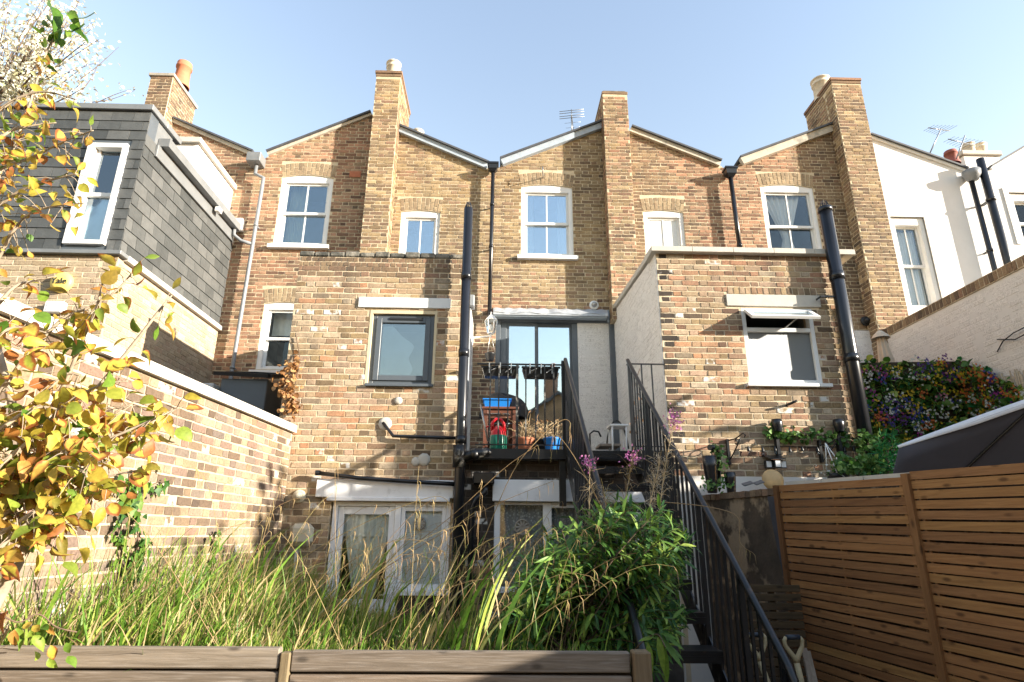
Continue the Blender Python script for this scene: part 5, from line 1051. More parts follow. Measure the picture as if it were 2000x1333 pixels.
# ------------------------------------------------------------------ right hand fence, party wall and low slatted screen
FP = at(1519, 949, 5.5); FD = Vector((.225, -1, -.03)).normalized()
def fpos(s, dz=0, off=0): h = Vector((FD.x, FD.y, 0)).normalized(); n = Vector((-h.y * -1, h.x * -1, 0)); n = Vector((h.y, -h.x, 0)); return FP + FD * s + Vector((0, 0, dz)) + n * off
# n points to the neighbour's side when off > 0 ?
hN = Vector((FD.y, -FD.x, 0)).normalized()
if hN.x > 0: hN = -hN          # towards our garden
def fp(s, dz=0, off=0): return FP + FD * s + Vector((0, 0, dz)) + hN * off
FEN = thing('slatted_fence', fp(1.5), 'new orange brown fence of narrow horizontal slats, running towards the viewer', 'fence')
FEN.location.z = 0
def s_at(px, py):
    p = atp(px, py, FP, hN); return (p - FP).dot(Vector((FD.x, FD.y, 0)).normalized()) / Vector((FD.x, FD.y)).length
sp = s_at(1772, 933); pitch = .0655; sh = .054
rg = random.Random(3)
for (s0, s1, dz0) in ((.05, sp - .005, 0.0), (sp + .05, sp + 1.9, .035)):
    n = int((FP.z + dz0 - .05) / pitch)
    for k in range(n):
        z = dz0 - k * pitch + rg.uniform(-.003, .003); dd = rg.uniform(-.004, .004)
        mb = MB(); a = fp(s0, z - sh / 2, .02 + rg.uniform(-.002, .002)); b = fp(s1, z - sh / 2 + dd, .02 + rg.uniform(-.002, .002)); mb.bar(a, b, .018, sh); mb.build('slat', 'fence_wood', FEN)
    for s in (s0 + .04, s0 + (s1 - s0) * .48, s1 - .04):
        mb = MB(); a = fp(s, dz0 - .01, .0); b = Vector((a.x, a.y, .02)); mb.bar(b, a, .05, .018, FD); mb.build('batten', 'fence_post_wood', FEN)
for s, w in ((.02, .05), (sp + .022, .055)):
    mb = MB(); a = fp(s, .0 if s < 1 else .02, .03); b = Vector((a.x, a.y, .0)); mb.bar(b, a, .045, w, FD); mb.build('post', 'fence_post_wood', FEN)
# party wall
pA = at(1372, 966, 7.05); pB = fp(.02, 0, -.10)
PWL = thing('party_wall', ((pA.x + pB.x) / 2, 6.2, 0), 'low old rendered wall with dark stains and a rough brick coping between the stair and the fence', 'wall')
U_ = (Vector((pB.x, pB.y, 0)) - Vector((pA.x, pA.y, 0))); L_ = U_.length; U_.normalize()
pw2 = Wall(PWL, (pA.x, pA.y, 0), -U_ if (-U_).cross(Vector((0, 0, 1))).x < 0 else U_, [(-L_, ZB), (0, ZB), (0, pA.z - .07), (-L_, pB.z - .07)] if (-U_).cross(Vector((0, 0, 1))).x < 0 else [(0, ZB), (L_, ZB), (L_, pB.z - .07), (0, pA.z - .07)], (), .23, 'old_render', 'wall')
sgn = -1 if pw2.U.dot(U_) < 0 else 1
def wp(t, dz, n=0): q = Vector((pA.x, pA.y, 0)) + U_ * (L_ * t); return q + Vector((0, 0, pA.z - .07 + (pB.z - pA.z) * t + dz)) + pw2.N * n
PWL_N = 16
for k in range(PWL_N):
    mb = MB(); a, b = wp((k + .04) / PWL_N, .03 + rg.uniform(-.006, .006), .0), wp((k + .96) / PWL_N, .03 + rg.uniform(-.006, .006), 0); mb.bar(a - pw2.N * .11, b - pw2.N * .11, .26 + rg.uniform(-.02, .02), .062); mb.build('brick', 'brick_brown', PWL)
mb = MB(); t0, t1 = .80, .998
mb.add([wp(t0, -.01, .012), wp(t1, -.01, .012), wp(t1, -.62, .012), wp(t1 - .03, -.72, .012), wp(t0 + .06, -.72, .012), wp(t0 + .02, -.3, .012)], [(0, 1, 2, 3, 4, 5)]); o_t = mb.build('tar_patch', 'tar_render', PWL); mo = o_t.modifiers.new('s', 'SOLIDIFY'); mo.thickness = .012; mo.offset = 0
h_ = Vector((FD.x, FD.y, 0)).normalized(); w2p = Wall(PWL, (fp(0, 0, -.10).x, fp(0, 0, -.10).y, 0), h_ if h_.cross(Vector((0, 0, 1))).x < 0 else -h_, ([(0, ZB), (4.2, ZB), (4.2, FP.z - .12), (0, FP.z - .02)] if h_.cross(Vector((0, 0, 1))).x < 0 else [(-4.2, ZB), (0, ZB), (0, FP.z - .02), (-4.2, FP.z - .12)]), (), .23, 'old_render', 'wall')
mb = MB()
for k in range(9): a = fp(k * .45 + .004, .012, -.22); b = fp(k * .45 + .446, .012, -.22); mb.bar(a, b, .28, .05)
mb.build('coping', 'coping_stone', PWL)
# low dark slatted screen
Yd2 = 5.25; za = at(1500, 1143, Yd2).z; x0, x1 = at(1440, 1150, Yd2).x, at(1563, 1145, Yd2).x
SCR = thing('slatted_screen', ((x0 + x1) / 2, Yd2, 0), 'low weathered dark slatted screen behind the garden tool handles', 'fence')
n = int((za - .03) / .068)
for k in range(n):
    mb = MB(); z = za - k * .068 - .028; mb.box((x0, Yd2 + rg.uniform(-.002, .002), z - .026), (x1 - .005, Yd2 + .02, z + .028), 0, .003); mb.build('slat', 'dark_slat_wood', SCR)
for x in (x0 + .03, (x0 + x1) / 2): mb = MB(); mb.box((x, Yd2 + .021, .0), (x + .05, Yd2 + .05, za)); mb.build('batten', 'dark_slat_wood', SCR)
# garden tools
def dhandle(px0, px1, py, Y, label, lean):
    a, b = at(px0, py, Y), at(px1, py, Y); c = (a + b) / 2; w = (b - a).length; o = thing('garden_fork', (c.x, Y, 0), label, 'garden tool', 'garden tools leaning on the screen'); ln = Vector(lean)
    mb = MB(); mb.tube([a + Vector((w * .12, 0, 0)), b - Vector((w * .12, 0, 0))], .017, 10); mb.build('grip', 'handle_plastic', o)
    k = c - Vector((0, 0, w * 1.25)) + ln * .16
    mb = MB()
    for p in (a, b): s = 1 if p is a else -1; mb.tube([p + Vector((s * w * .12, 0, .0)), p + Vector((0, 0, -.02)), p + Vector((s * w * .04, 0, -w * .45)), k + Vector((-s * .012, 0, w * .25)), k], [.014, .015, .015, .018, .02], 8)
    mb.build('yoke', 'handle_wood', o); f = Vector((k.x + ln.x * 2, k.y + ln.y, .3)); mb = MB(); mb.tube([k, k.lerp(f, .5), f], [.02, .019, .018], 10); mb.build('shaft', 'handle_wood', o)
    mb = MB(); mb.tube([f, f - Vector((0, 0, .06))], .022, 8); mb.box((f.x - .09, f.y - .008, f.z - .29), (f.x + .09, f.y + .008, f.z - .05)); mb.build('head', 'steel', o)
dhandle(1458, 1494, 1240, 4.75, 'garden tool handle with dark grip behind the stair balusters', (.06, .0, 0))
dhandle(1531, 1566, 1245, 4.6, 'garden tool handle with dark grip standing clear beside the handrail foot', (.03, .0, 0))
for i, (pxa, pxb) in enumerate(((1570, 1584), (1577, 1592))):
    mb = MB(); a = at(pxa, 1266 + i * 6, 4.7); b = at(pxb, 1335, 4.62); b = a + (b - a) * 3; mb.bar(b, a, .035, .018, (0, -1, 0)); mb.build('offcut_plank', 'grey_plank_wood', None, ('grey offcut plank leaning in the fence corner, the upper edge of two', 'grey offcut plank leaning in the fence corner, tucked against the other')[i], 'plank', 'planks leaning in the fence corner')
# ------------------------------------------------------------------ raised bed in front
YB = 3.05; zB = at(600, 1272, YB).z; xa, xm, xb = at(-60, 1290, YB).x - .1, at(558, 1290, YB).x, at(1234, 1290, YB).x
BED = thing('raised_bed', (xm, YB, 0), 'raised bed edged with weathered grey brown timber boards', 'raised bed')
bh = .086
for (a, b, dz) in ((xa, xm - .025, .012), (xm + .022, xb, 0)):
    for k in range(8):
        z = zB + dz - k * (bh + .012); 
        if z - bh < .0: break
        mb = MB(); mb.box((a, YB + rg.uniform(-.003, .003), z - bh), (b - rg.uniform(0, .01), YB + .045, z), 0, .006); mb.build('board', 'planter_wood', BED)
mb = MB(); mb.box((xm - .024, YB - .01, 0), (xm + .02, YB + .04, zB - .006), 0, .005); mb.build('post', 'planter_post_wood', BED)
mb = MB(); mb.box((xb + .004, YB - .03, .0), (xb + .085, YB + .06, zB + .005), 0, .006); mb.build('post', 'planter_post_wood', BED)
for k in range(8):
    z = zB - .2 - k * (bh + .012)
    if z - bh < 0: break
    mb = MB(); mb.box((xb + .02, YB + .06, z - bh), (xb + .06, YE - .6, z), 0, .006); mb.build('board', 'planter_wood', BED)
zsoil = zB - .20
plank(BED, 'liner', 'soil', ((xa, YB + .046, .0), (xb, YB + .06, zB - .05)), bev=0)
def wallx(y): return gA.x + (gB.x - gA.x) * (gA.y - y) / (gA.y - gB.y)
so_ = MB(); so_.grid(lambda u, v: (wallx(YB + .045 + (YE - .1 - YB) * v) - .05 + (xb + .07 - wallx(YB + .045 + (YE - .1 - YB) * v)) * u, YB + .045 + (YE - .1 - YB) * v, zsoil - .38 * max(0, v - .45) / .55 + .03 * math.sin(u * 17 + v * 9)), 20, 14); so_.build('soil', 'soil', BED)
# ------------------------------------------------------------------ leaves
def leaf_tpl(prof, rows=5, fold=.25, curl=.25, twist=0.0):
    """unit leaf along +x (length 1), across y, up z; uv.x = distance from the midrib and tip"""
    vs, uv = [], []
    for i in range(rows + 1):
        t = i / rows; w = np.interp(t, [p[0] for p in prof], [p[1] for p in prof]); z = -curl * t * t
        for s in (-1, 0, 1):
            a = twist * t; y = s * w; zz = fold * abs(s) * w
            vs.append((t, y * math.cos(a) - zz * math.sin(a), z + zz * math.cos(a) + y * math.sin(a))); uv.append((max(abs(s) * .9, max(0, (t - .6) / .4)), t))
    q = [(i * 3 + k, i * 3 + k + 1, (i + 1) * 3 + k + 1, (i + 1) * 3 + k) for i in range(rows) for k in (0, 1)]
    return np.array(vs), np.array(q), np.array(uv)
OVATE = [(0, .02), (.12, .17), (.35, .30), (.55, .30), (.8, .17), (1, .01)]
ROUND = [(0, .05), (.1, .28), (.35, .42), (.6, .42), (.85, .25), (1, .02)]
LANCE = [(0, .015), (.2, .085), (.45, .10), (.75, .065), (1, .005)]
IVY = [(0, .15), (.12, .42), (.25, .45), (.4, .25), (.7, .18), (1, .01)]
TPL = {'ovate': [leaf_tpl(OVATE, 5, f, c, t) for f, c, t in ((.3, .35, .3), (.55, .6, -.5), (.2, -.3, .8), (.8, .8, .2), (.4, .15, -.9))],
       'round': [leaf_tpl(ROUND, 5, f, c, t) for f, c, t in ((.2, .2, .1), (.4, .3, -.3))],
       'lance': [leaf_tpl(LANCE, 4, f, c, t) for f, c, t in ((.3, .35, .2), (.4, .6, -.2), (.2, .1, .3))],
       'ivy': [leaf_tpl(IVY, 5, .15, .1, .1)], 'petal': [leaf_tpl(ROUND, 2, .2, .2)]}
def basis(d, nrm):
    x = Vector(d).normalized(); n = Vector(nrm); z = (n - x * n.dot(x)); z = z.normalized() if z.length > 1e-5 else x.orthogonal().normalized(); y = z.cross(x); return x, y, z
class Leaves:
    def __init__(s, name='leaf', rest='foliage', limit=300): s.r = []; s.name, s.rest, s.limit = name, rest, limit
    def add(s, p, d, nrm, L, mat, kind, W=1.0): s.r.append((Vector(p), basis(d, nrm), L, mat, random.choice(TPL[kind]), W))
    def finish(s, parent):
        def size(r):
            x, y, dd = proj(r[0] + r[1][0] * r[2] * .5)
            return r[2] * r[2] / (dd * dd) * (.3 + abs(r[1][2].dot((CAM - r[0]).normalized()))) if dd > .1 and -20 < x < 2020 and -20 < y < 1353 else 0
        od = sorted(range(len(s.r)), key=lambda i: -size(s.r[i])); cache = {}
        for i in od[:s.limit]:
            p, (x, y, z), L, mat, tp, W_ = s.r[i]; k = (id(tp[0]), mat)
            if k not in cache: cache[k] = np_mesh(s.name, tp[0], tp[1], [mat], smooth=True, uv=tp[2])
            o = bpy.data.objects.new(s.name, cache[k]); COL.objects.link(o); attach(o, parent); M = Matrix((x, y * W_, z)).transposed() * L; o.matrix_basis = Matrix.Translation(p) @ M.to_4x4()
        vs, qs, uv, mi, mats, off = [], [], [], [], [], 0
        for i in od[s.limit:]:
            p, (x, y, z), L, mat, tp, W_ = s.r[i]
            if mat not in mats: mats.append(mat)
            vs.append(tp[0] @ (np.array((x, y * W_, z)) * L) + np.array(p)); qs.append(tp[1] + off); uv.append(tp[2]); off += len(tp[0]); mi += [mats.index(mat)] * len(tp[1])
        if vs: link_mesh(s.rest, np_mesh(s.rest, np.concatenate(vs), np.concatenate(qs), mats, mi, True, np.concatenate(uv)), parent, kind='stuff')
def rv(s=1.0): return Vector((random.gauss(0, s), random.gauss(0, s), random.gauss(0, s)))
def spline(pts, n=6):
    """Catmull-Rom through world points"""
    P = [pts[0]] + list(pts) + [pts[-1]]; out = []
    for i in range(1, len(P) - 2):
        for k in range(n):
            t = k / n; a, b, c, d = P[i - 1], P[i], P[i + 1], P[i + 2]
            out.append(.5 * ((2 * b) + (c - a) * t + (2 * a - 5 * b + 4 * c - d) * t * t + (3 * b - a - 3 * c + d) * t ** 3))
    out.append(pts[-1]); return out
# ------------------------------------------------------------------ autumn tree in the left foreground
random.seed(21)
AT = thing('autumn_tree', (-2.4, 2.5, 0), 'young tree with large yellow, rust and green autumn leaves spreading in from the left edge', 'tree')
BR = [  # pixel polylines with the depth of their start and end
    ([(-60, 470), (0, 337), (25, 292), (52, 222), (92, 100), (128, 40)], 2.5, 2.7, 1.0), ([(-40, 350), (19, 322), (64, 307), (124, 277), (182, 255)], 2.5, 2.3, 1.1), ([(-40, 560), (0, 499), (24, 455), (58, 418), (112, 402), (165, 398)], 2.5, 2.35, 1.2),
    ([(-60, 830), (0, 765), (45, 705), (80, 667), (124, 622), (172, 602), (225, 570), (263, 527)], 2.3, 2.4, 1.2), ([(100, 800), (131, 739), (157, 675), (187, 604), (200, 552)], 2.4, 2.3, .9), ([(190, 760), (259, 675), (311, 607), (336, 577)], 2.4, 2.5, .45),
    ([(-60, 950), (10, 900), (70, 850), (135, 785), (200, 752), (250, 745)], 2.2, 2.4, 1.4), ([(-40, 1020), (60, 940), (130, 890), (230, 850), (310, 815), (350, 797)], 2.3, 2.5, 1.5), ([(-60, 1080), (20, 1030), (110, 975), (200, 935), (290, 915)], 2.2, 2.35, 1.5),
    ([(-60, 640), (-10, 600), (30, 560), (70, 548), (110, 540)], 2.2, 2.3, .7), ([(-60, 700), (-10, 660), (30, 640), (90, 650)], 2.1, 2.2, 1.0), ([(-50, 1130), (10, 1060), (60, 1020), (110, 1010), (150, 1040)], 2.2, 2.3, 1.2),
    ([(-40, 250), (0, 215), (40, 190), (90, 180), (150, 195)], 2.5, 2.5, 1.0), ([(-50, 880), (0, 840), (60, 800), (110, 800), (150, 830)], 2.2, 2.3, 1.4), ([(-50, 960), (30, 920), (100, 915), (170, 890), (215, 900)], 2.3, 2.3, 1.5), ([(-50, 430), (0, 400), (45, 370), (100, 352), (150, 340)], 2.5, 2.4, 1.1),
    ([(-50, 320), (0, 270), (40, 250), (110, 240)], 2.4, 2.5, 1.0)]
for pl_, ya_, yb_, dn_ in [b for b in BR if b[0][-1][1] > 640]:   # the dense lower crown
    for off in ((-35, 38), (-70, -10)):
        BR.append(([(p[0] + off[0] * (.3 + i * .2) + random.uniform(-8, 8), p[1] + off[1] * (.4 + i * .15) + random.uniform(-8, 8)) for i, p in enumerate(pl_)], ya_ + .12, yb_ + random.uniform(-.1, .2), dn_ * .75))
AL = Leaves(); mb = MB(); K25 = 1170 / 2.5
for pts, ya, yb, dens in BR:
    n = len(pts); W3 = [at(p[0], p[1], ya + (yb - ya) * i / (n - 1)) for i, p in enumerate(pts)]; S_ = spline(W3, 8); m = len(S_)
    mb.tube(S_, [.010 - .0075 * (i / m) for i in range(m)], 6)
    L_ = sum((S_[i + 1] - S_[i]).length for i in range(m - 1)); nl = max(5, int(L_ / .016 * dens))
    for k in range(nl):
        t = (k + random.random()) / nl
        if t < .12: continue
        i = min(m - 2, int(t * (m - 1))); p = S_[i]; d = (S_[i + 1] - S_[i]).normalized()
        side = (rv() - d * 0).normalized(); q = p + side * random.uniform(.01, .09) + Vector((0, 0, random.uniform(-.06, .03)))
        tw = [p, (p + q) / 2 + Vector((0, 0, .008)), q]; mb.tube(tw, [.0022, .0018, .0014], 4, cap=False)
        ld = (d * .5 + side * .6 + Vector((.1, -.1, -.45)) + rv(.35)).normalized(); nn = (Vector((.2, -.6, .5)) + rv(.75))
        green = pts[0][1] < 480 and pts[-1][1] < 60 and t > .8
        mat = 'fresh_leaf' if green or random.random() < .10 else 'autumn_leaf'
        AL.add(q, ld, nn, random.uniform(.042, .074) * (1.1 if 500 < pts[-1][1] else .85), mat, 'ovate' if random.random() < .72 else 'round', random.uniform(.8, 1.1))
mb.tube([Vector((-2.2, 2.55, .0)), Vector((-2.0, 2.5, .9)), Vector((-1.75, 2.45, 1.6)), at(-60, 470, 2.5)], [.035, .03, .02, .01], 8); mb.tube([Vector((-2.0, 2.5, .9)), at(-60, 950, 2.2)], [.02, .009], 6); mb.tube([Vector((-1.9, 2.47, 1.2)), at(-60, 700, 2.2)], [.018, .009], 6)
mb.build('trunk', 'bark_pale', AT)
# the twig that hangs in front of the bed boards, and the fresh shoot near the top
S_ = spline([at(-40, 1170, 2.6), at(30, 1215, 2.7), at(75, 1200, 2.8), at(110, 1225, 2.85), at(150, 1235, 2.9)], 6); mb = MB(); mb.tube(S_, .003, 5); mb.build('twig', 'bark', AT)
for k in range(16):
    p = random.choice(S_[4:]) + rv(.03) + Vector((0, 0, -.05)); AL.add(p, Vector((.5, -.2, -.6)) + rv(.4), Vector((.1, -.7, .6)) + rv(.3), random.uniform(.045, .07), 'fresh_leaf' if random.random() < .6 else 'autumn_leaf', 'ovate')
for px, py, ex, ey in ((92, 10, 125, 33), (130, 27, 150, 30), (148, 36, 180, 46), (92, 38, 120, 52), (138, 58, 170, 72), (130, 62, 165, 70), (85, 68, 115, 78)):
    a, b = at(px, py, 2.65), at(ex, ey, 2.6); AL.add(a, b - a, Vector((.1, -.5, .8)) + rv(.3), (b - a).length * 1.1, 'fresh_leaf' if py < 65 else 'autumn_leaf', 'ovate', .62)
AL.finish(AT)
# ------------------------------------------------------------------ tall grass in the bed
random.seed(4); rn = np.random.default_rng(4)
def soil_z(y): return zsoil - .38 * max(0, (y - YB - .045) / (YE - .1 - YB) - .45) / .55
def ribbons(base_, hd, length, lean, width, mats, seg=5, droop=1.0):
    """arching ribbons: base points (n,3), heading angle, length, lean, width"""
    n = len(base_); t = np.linspace(0, 1, seg + 1)[None, :]; ln = lean[:, None]; ang = ln * (0.25 + droop * t ** 1.3)   # angle from the vertical along the blade
    ds = (length / seg)[:, None]; dx_ = np.sin(ang) * ds; dz_ = np.cos(ang) * ds
    r = np.concatenate([np.zeros((n, 1)), np.cumsum(dx_[:, :-1], 1)], 1); z = np.concatenate([np.zeros((n, 1)), np.cumsum(dz_[:, :-1], 1)], 1)
    cx = base_[:, 0:1] + r * np.cos(hd)[:, None]; cy = base_[:, 1:2] + r * np.sin(hd)[:, None]; cz = base_[:, 2:3] + z
    w = width[:, None] * (1 - t ** 2.2) * .5 + .0004; tw = rn.uniform(0, math.pi, n)[:, None] + t * rn.uniform(-1, 1, n)[:, None]
    ox, oy = np.cos(tw) * w, np.sin(tw) * w
    A = np.stack([cx - ox, cy - oy, cz], -1); B = np.stack([cx + ox, cy + oy, cz], -1); V = np.stack([A, B], 2).reshape(-1, 3)
    k = np.arange(n)[:, None] * (seg + 1) * 2 + np.arange(seg)[None, :] * 2; Q = np.stack([k, k + 1, k + 3, k + 2], -1).reshape(-1, 4); return V, Q
GR = thing('tall_grass', (-1, 5, zsoil), 'tangle of long green and straw coloured grass filling the raised bed', 'grass', kind='stuff')
N_ = 9000; by = YB + .10 + (YE - .35 - YB) * rn.random(N_) ** 1.25; wx_ = gA.x + (gB.x - gA.x) * (gA.y - by) / (gA.y - gB.y) + .12; bx = wx_ + (xb - .02 - wx_) * rn.random(N_)
tuft = rn.integers(0, 260, N_); ty = rn.uniform(YB + .15, YE - .4, 260); tx = rn.uniform(gA.x + .1, xb - .1, 260); on = rn.random(N_) < .55
bx = np.where(on, tx[tuft] + rn.normal(0, .05, N_), bx); by = np.where(on, np.maximum(YB + .08, ty[tuft] + rn.normal(0, .05, N_)), by)
bz = np.array([soil_z(y) for y in by]) - .01
tall = np.interp(bx, [-2.6, -1.9, -1.3, -.6, .2, .8], [.72, .54, .25, .14, .14, .18]) * np.interp(by, [3.1, 4.2, 6.5], [.75, 1.0, 1.25])
ln = tall * rn.uniform(.55, 1.25, N_); hd = np.where(rn.random(N_) < .4, rn.normal(.1, .8, N_), rn.uniform(0, 2 * math.pi, N_)); lean = np.abs(rn.normal(.75, .5, N_))
V, Q = ribbons(np.stack([bx, by, bz], 1), hd, ln, lean, rn.uniform(.005, .019, N_), None)
link_mesh('blades', np_mesh('blades', V, Q, ['grass_blade'], smooth=True), GR, kind='stuff')
# long seeding stems that lean over to the right
mb = MB(); hangs = []
def stem(base_, d, L, bend, r=.0022, tip=.18, side=None):
    p = Vector(base_); d = Vector(d).normalized(); pts = [p.copy()]; n = 12
    for i in range(n):
        t = i / n; d = (d + Vector((.0, 0, -1)) * (bend * (t ** 3) * .55) + Vector((bend * .02, 0, 0))).normalized(); p = p + d * (L / n); pts.append(p.copy())
    mb.tube(pts, [r * (1 - .55 * i / n) for i in range(n + 1)], 4, cap=False)
    for k in range(random.randint(3, 7)):
        i = n - random.randint(0, 4); q = pts[i]; l = random.uniform(.05, .13); e = q + Vector((random.uniform(-.02, .04), random.uniform(-.02, .02), -l)); hangs.append((q, e))
for k in range(100):
    x = random.uniform(gA.x + .2, .5) if k % 5 else random.uniform(-1.5, .2); y = random.uniform(YB + .2, 6.2); L = random.uniform(.7, 1.3) * (1.08 if x < -.8 else .92)
    stem((x, y, soil_z(y)), (random.gauss(.55, .45), random.gauss(-.05, .25), random.uniform(.8, 1.3)), L, random.uniform(.3, 1.0))
for pl, Y_ in (([(935, 1080), (1000, 925), (1060, 850), (1096, 822), (1113, 825), (1112, 850)], 4.5), ([(1180, 1000), (1120, 890), (1085, 850), (1075, 880)], 4.4), ([(760, 1100), (880, 1010), (985, 915), (1050, 870)], 5.0), ([(640, 1180), (800, 1080), (960, 990), (1080, 940)], 5.2), ([(1280, 980), (1380, 990), (1440, 1010), (1445, 1060), (1470, 1080)], 4.4), ([(500, 1150), (640, 1060), (760, 1000), (850, 970), (880, 985)], 5.0)):
    S_ = spline([at(a, b, Y_) for a, b in pl], 6); mb.tube(S_, [.0034 * (1 - .5 * i / len(S_)) for i in range(len(S_))], 5, cap=False)
    for k in range(5): q = random.choice(S_[-7:]); hangs.append((q, q + Vector((random.uniform(-.03, .03), 0, -random.uniform(.06, .14)))))
mb.build('stems', 'straw', GR, kind='stuff'); mb = MB()
for q, e in hangs: mb.tube([q, q.lerp(e, .35) + Vector((.008, 0, .01)), e], [.001, .0023, .0005], 4, cap=False)
mb.build('seed_heads', 'straw', GR, kind='stuff')
N2 = 300; V, Q = ribbons(np.stack([rn.uniform(gA.x + .2, xb - .1, N2), rn.uniform(YB + .15, 6.3, N2), np.full(N2, zsoil - .04)], 1), np.where(rn.random(N2) < .72, rn.normal(.05, .5, N2), rn.normal(math.pi, .6, N2)), rn.uniform(.35, .75, N2), rn.uniform(.5, 1.15, N2), rn.uniform(.004, .009, N2), None, 5, .35)
link_mesh('leaning_blades', np_mesh('leaning_blades', V, Q, ['grass_blade'], smooth=True), GR, kind='stuff')
# broad pale blades that fold over
V, Q = ribbons(np.stack([rn.uniform(-2.3, .3, 60), rn.uniform(YB + .15, 6, 60), np.full(60, zsoil - .03)], 1), rn.normal(.2, .6, 60), rn.uniform(.6, 1.05, 60), rn.uniform(.5, 1.0, 60), rn.uniform(.018, .03, 60), None, 8, 1.6)
link_mesh('broad_blades', np_mesh('broad_blades', V, Q, ['grass_blade'], smooth=True), GR, kind='stuff')
# ------------------------------------------------------------------ leafy shrub by the stair foot
random.seed(8)
SH = thing('leafy_shrub', (.45, 4.2, zsoil), 'bushy dark green shrub with narrow leaves beside the stair foot', 'shrub')
SL = Leaves(); mb = MB()
tips = [(1050, 1085), (1075, 1035), (1115, 1040), (1150, 1010), (1185, 1000), (1215, 985), (1245, 990), (1275, 1000), (1300, 1020), (1325, 1040), (1340, 1060), (1335, 1100), (1330, 1140), (1335, 1180), (1325, 1220), (1300, 1240), (1280, 1260), (1010, 1150), (985, 1200), (1000, 1240), (1060, 1230), (1100, 1100), (1150, 1080), (1200, 1060), (1250, 1060), (1290, 1090), (1230, 1120), (1180, 1130), (1120, 1150), (1060, 1150), (1280, 1150), (1200, 1180), (1250, 1190), (1150, 1200), (1100, 1200), (1220, 1240), (1170, 1250), (1100, 1245), (1270, 1040), (1200, 1020), (1310, 1080), (1305, 1180), (1080, 1080), (1140, 1045), (1260, 1120), (1320, 1015), (1240, 1230), (1255, 1275), (1285, 1290), (1230, 1275), (1020, 1200), (970, 1235), (1040, 1110), (1000, 1180), (1030, 1260), (1265, 1200)]
for i, (px, py) in enumerate(tips * 4):
    Yt = random.uniform(3.75, 4.55); tp_ = at(px + random.uniform(-22, 22), py + random.uniform(-18, 25), Yt); b = Vector((random.uniform(.25, .62), random.uniform(3.9, 4.5), zsoil - .02))
    md = b.lerp(tp_, .55) + Vector((random.uniform(-.06, .06), random.uniform(-.06, .06), .07)); S_ = spline([b, md, tp_], 8); mb.tube(S_, [.005 * (1 - .7 * k / len(S_)) for k in range(len(S_))], 5, cap=False)
    n = 24
    for k in range(n):
        t = .38 + .62 * k / (n - 1); j = min(len(S_) - 2, int(t * (len(S_) - 1))); p = S_[j].lerp(S_[j + 1], t * (len(S_) - 1) - j if j < len(S_) - 2 else random.random()); d = (S_[j + 1] - S_[j]).normalized()
        an = k * 2.4 + i; s = d.orthogonal(); s.rotate(Quaternion(d, an)); ld = d * (.45 + .5 * (k / n)) + s * .85 + Vector((0, 0, -.12)); SL.add(p, ld, Vector((.1, -.2, 1)) + rv(.25), random.uniform(.085, .14) * (1 - .35 * max(0, k / n - .75) * 4), 'shrub_leaf', 'lance', random.uniform(.95, 1.35))
mb.build('stems', 'bark', SH); SL.finish(SH)
# overhanging shoot at the bed's corner post
SP = thing('leafy_shoot', at(1270, 1250, 3.5), 'pale green leafy shoot hanging over the corner post of the raised bed', 'plant'); SL = Leaves(); S_ = spline([at(1235, 1275, 3.62), at(1262, 1248, 3.5), at(1285, 1240, 3.45), at(1300, 1265, 3.4)], 6); mb = MB(); mb.tube(S_, .003, 5); mb.build('stem', 'bark', SP)
for (ax, ay, bx_, by_) in ((1265, 1255, 1276, 1315), (1285, 1245, 1300, 1310), (1290, 1245, 1335, 1300), (1295, 1240, 1335, 1265), (1290, 1238, 1320, 1240), (1280, 1240, 1262, 1232), (1285, 1250, 1318, 1330), (1275, 1245, 1250, 1250), (1288, 1235, 1300, 1220)):
    a, b = at(ax, ay, 3.48), at(bx_, by_, 3.42); SL.add(a, b - a, Vector((.1, -.6, .8)) + rv(.2), (b - a).length * 1.05, 'fresh_leaf', 'lance', 1.2)
SL.finish(SP)
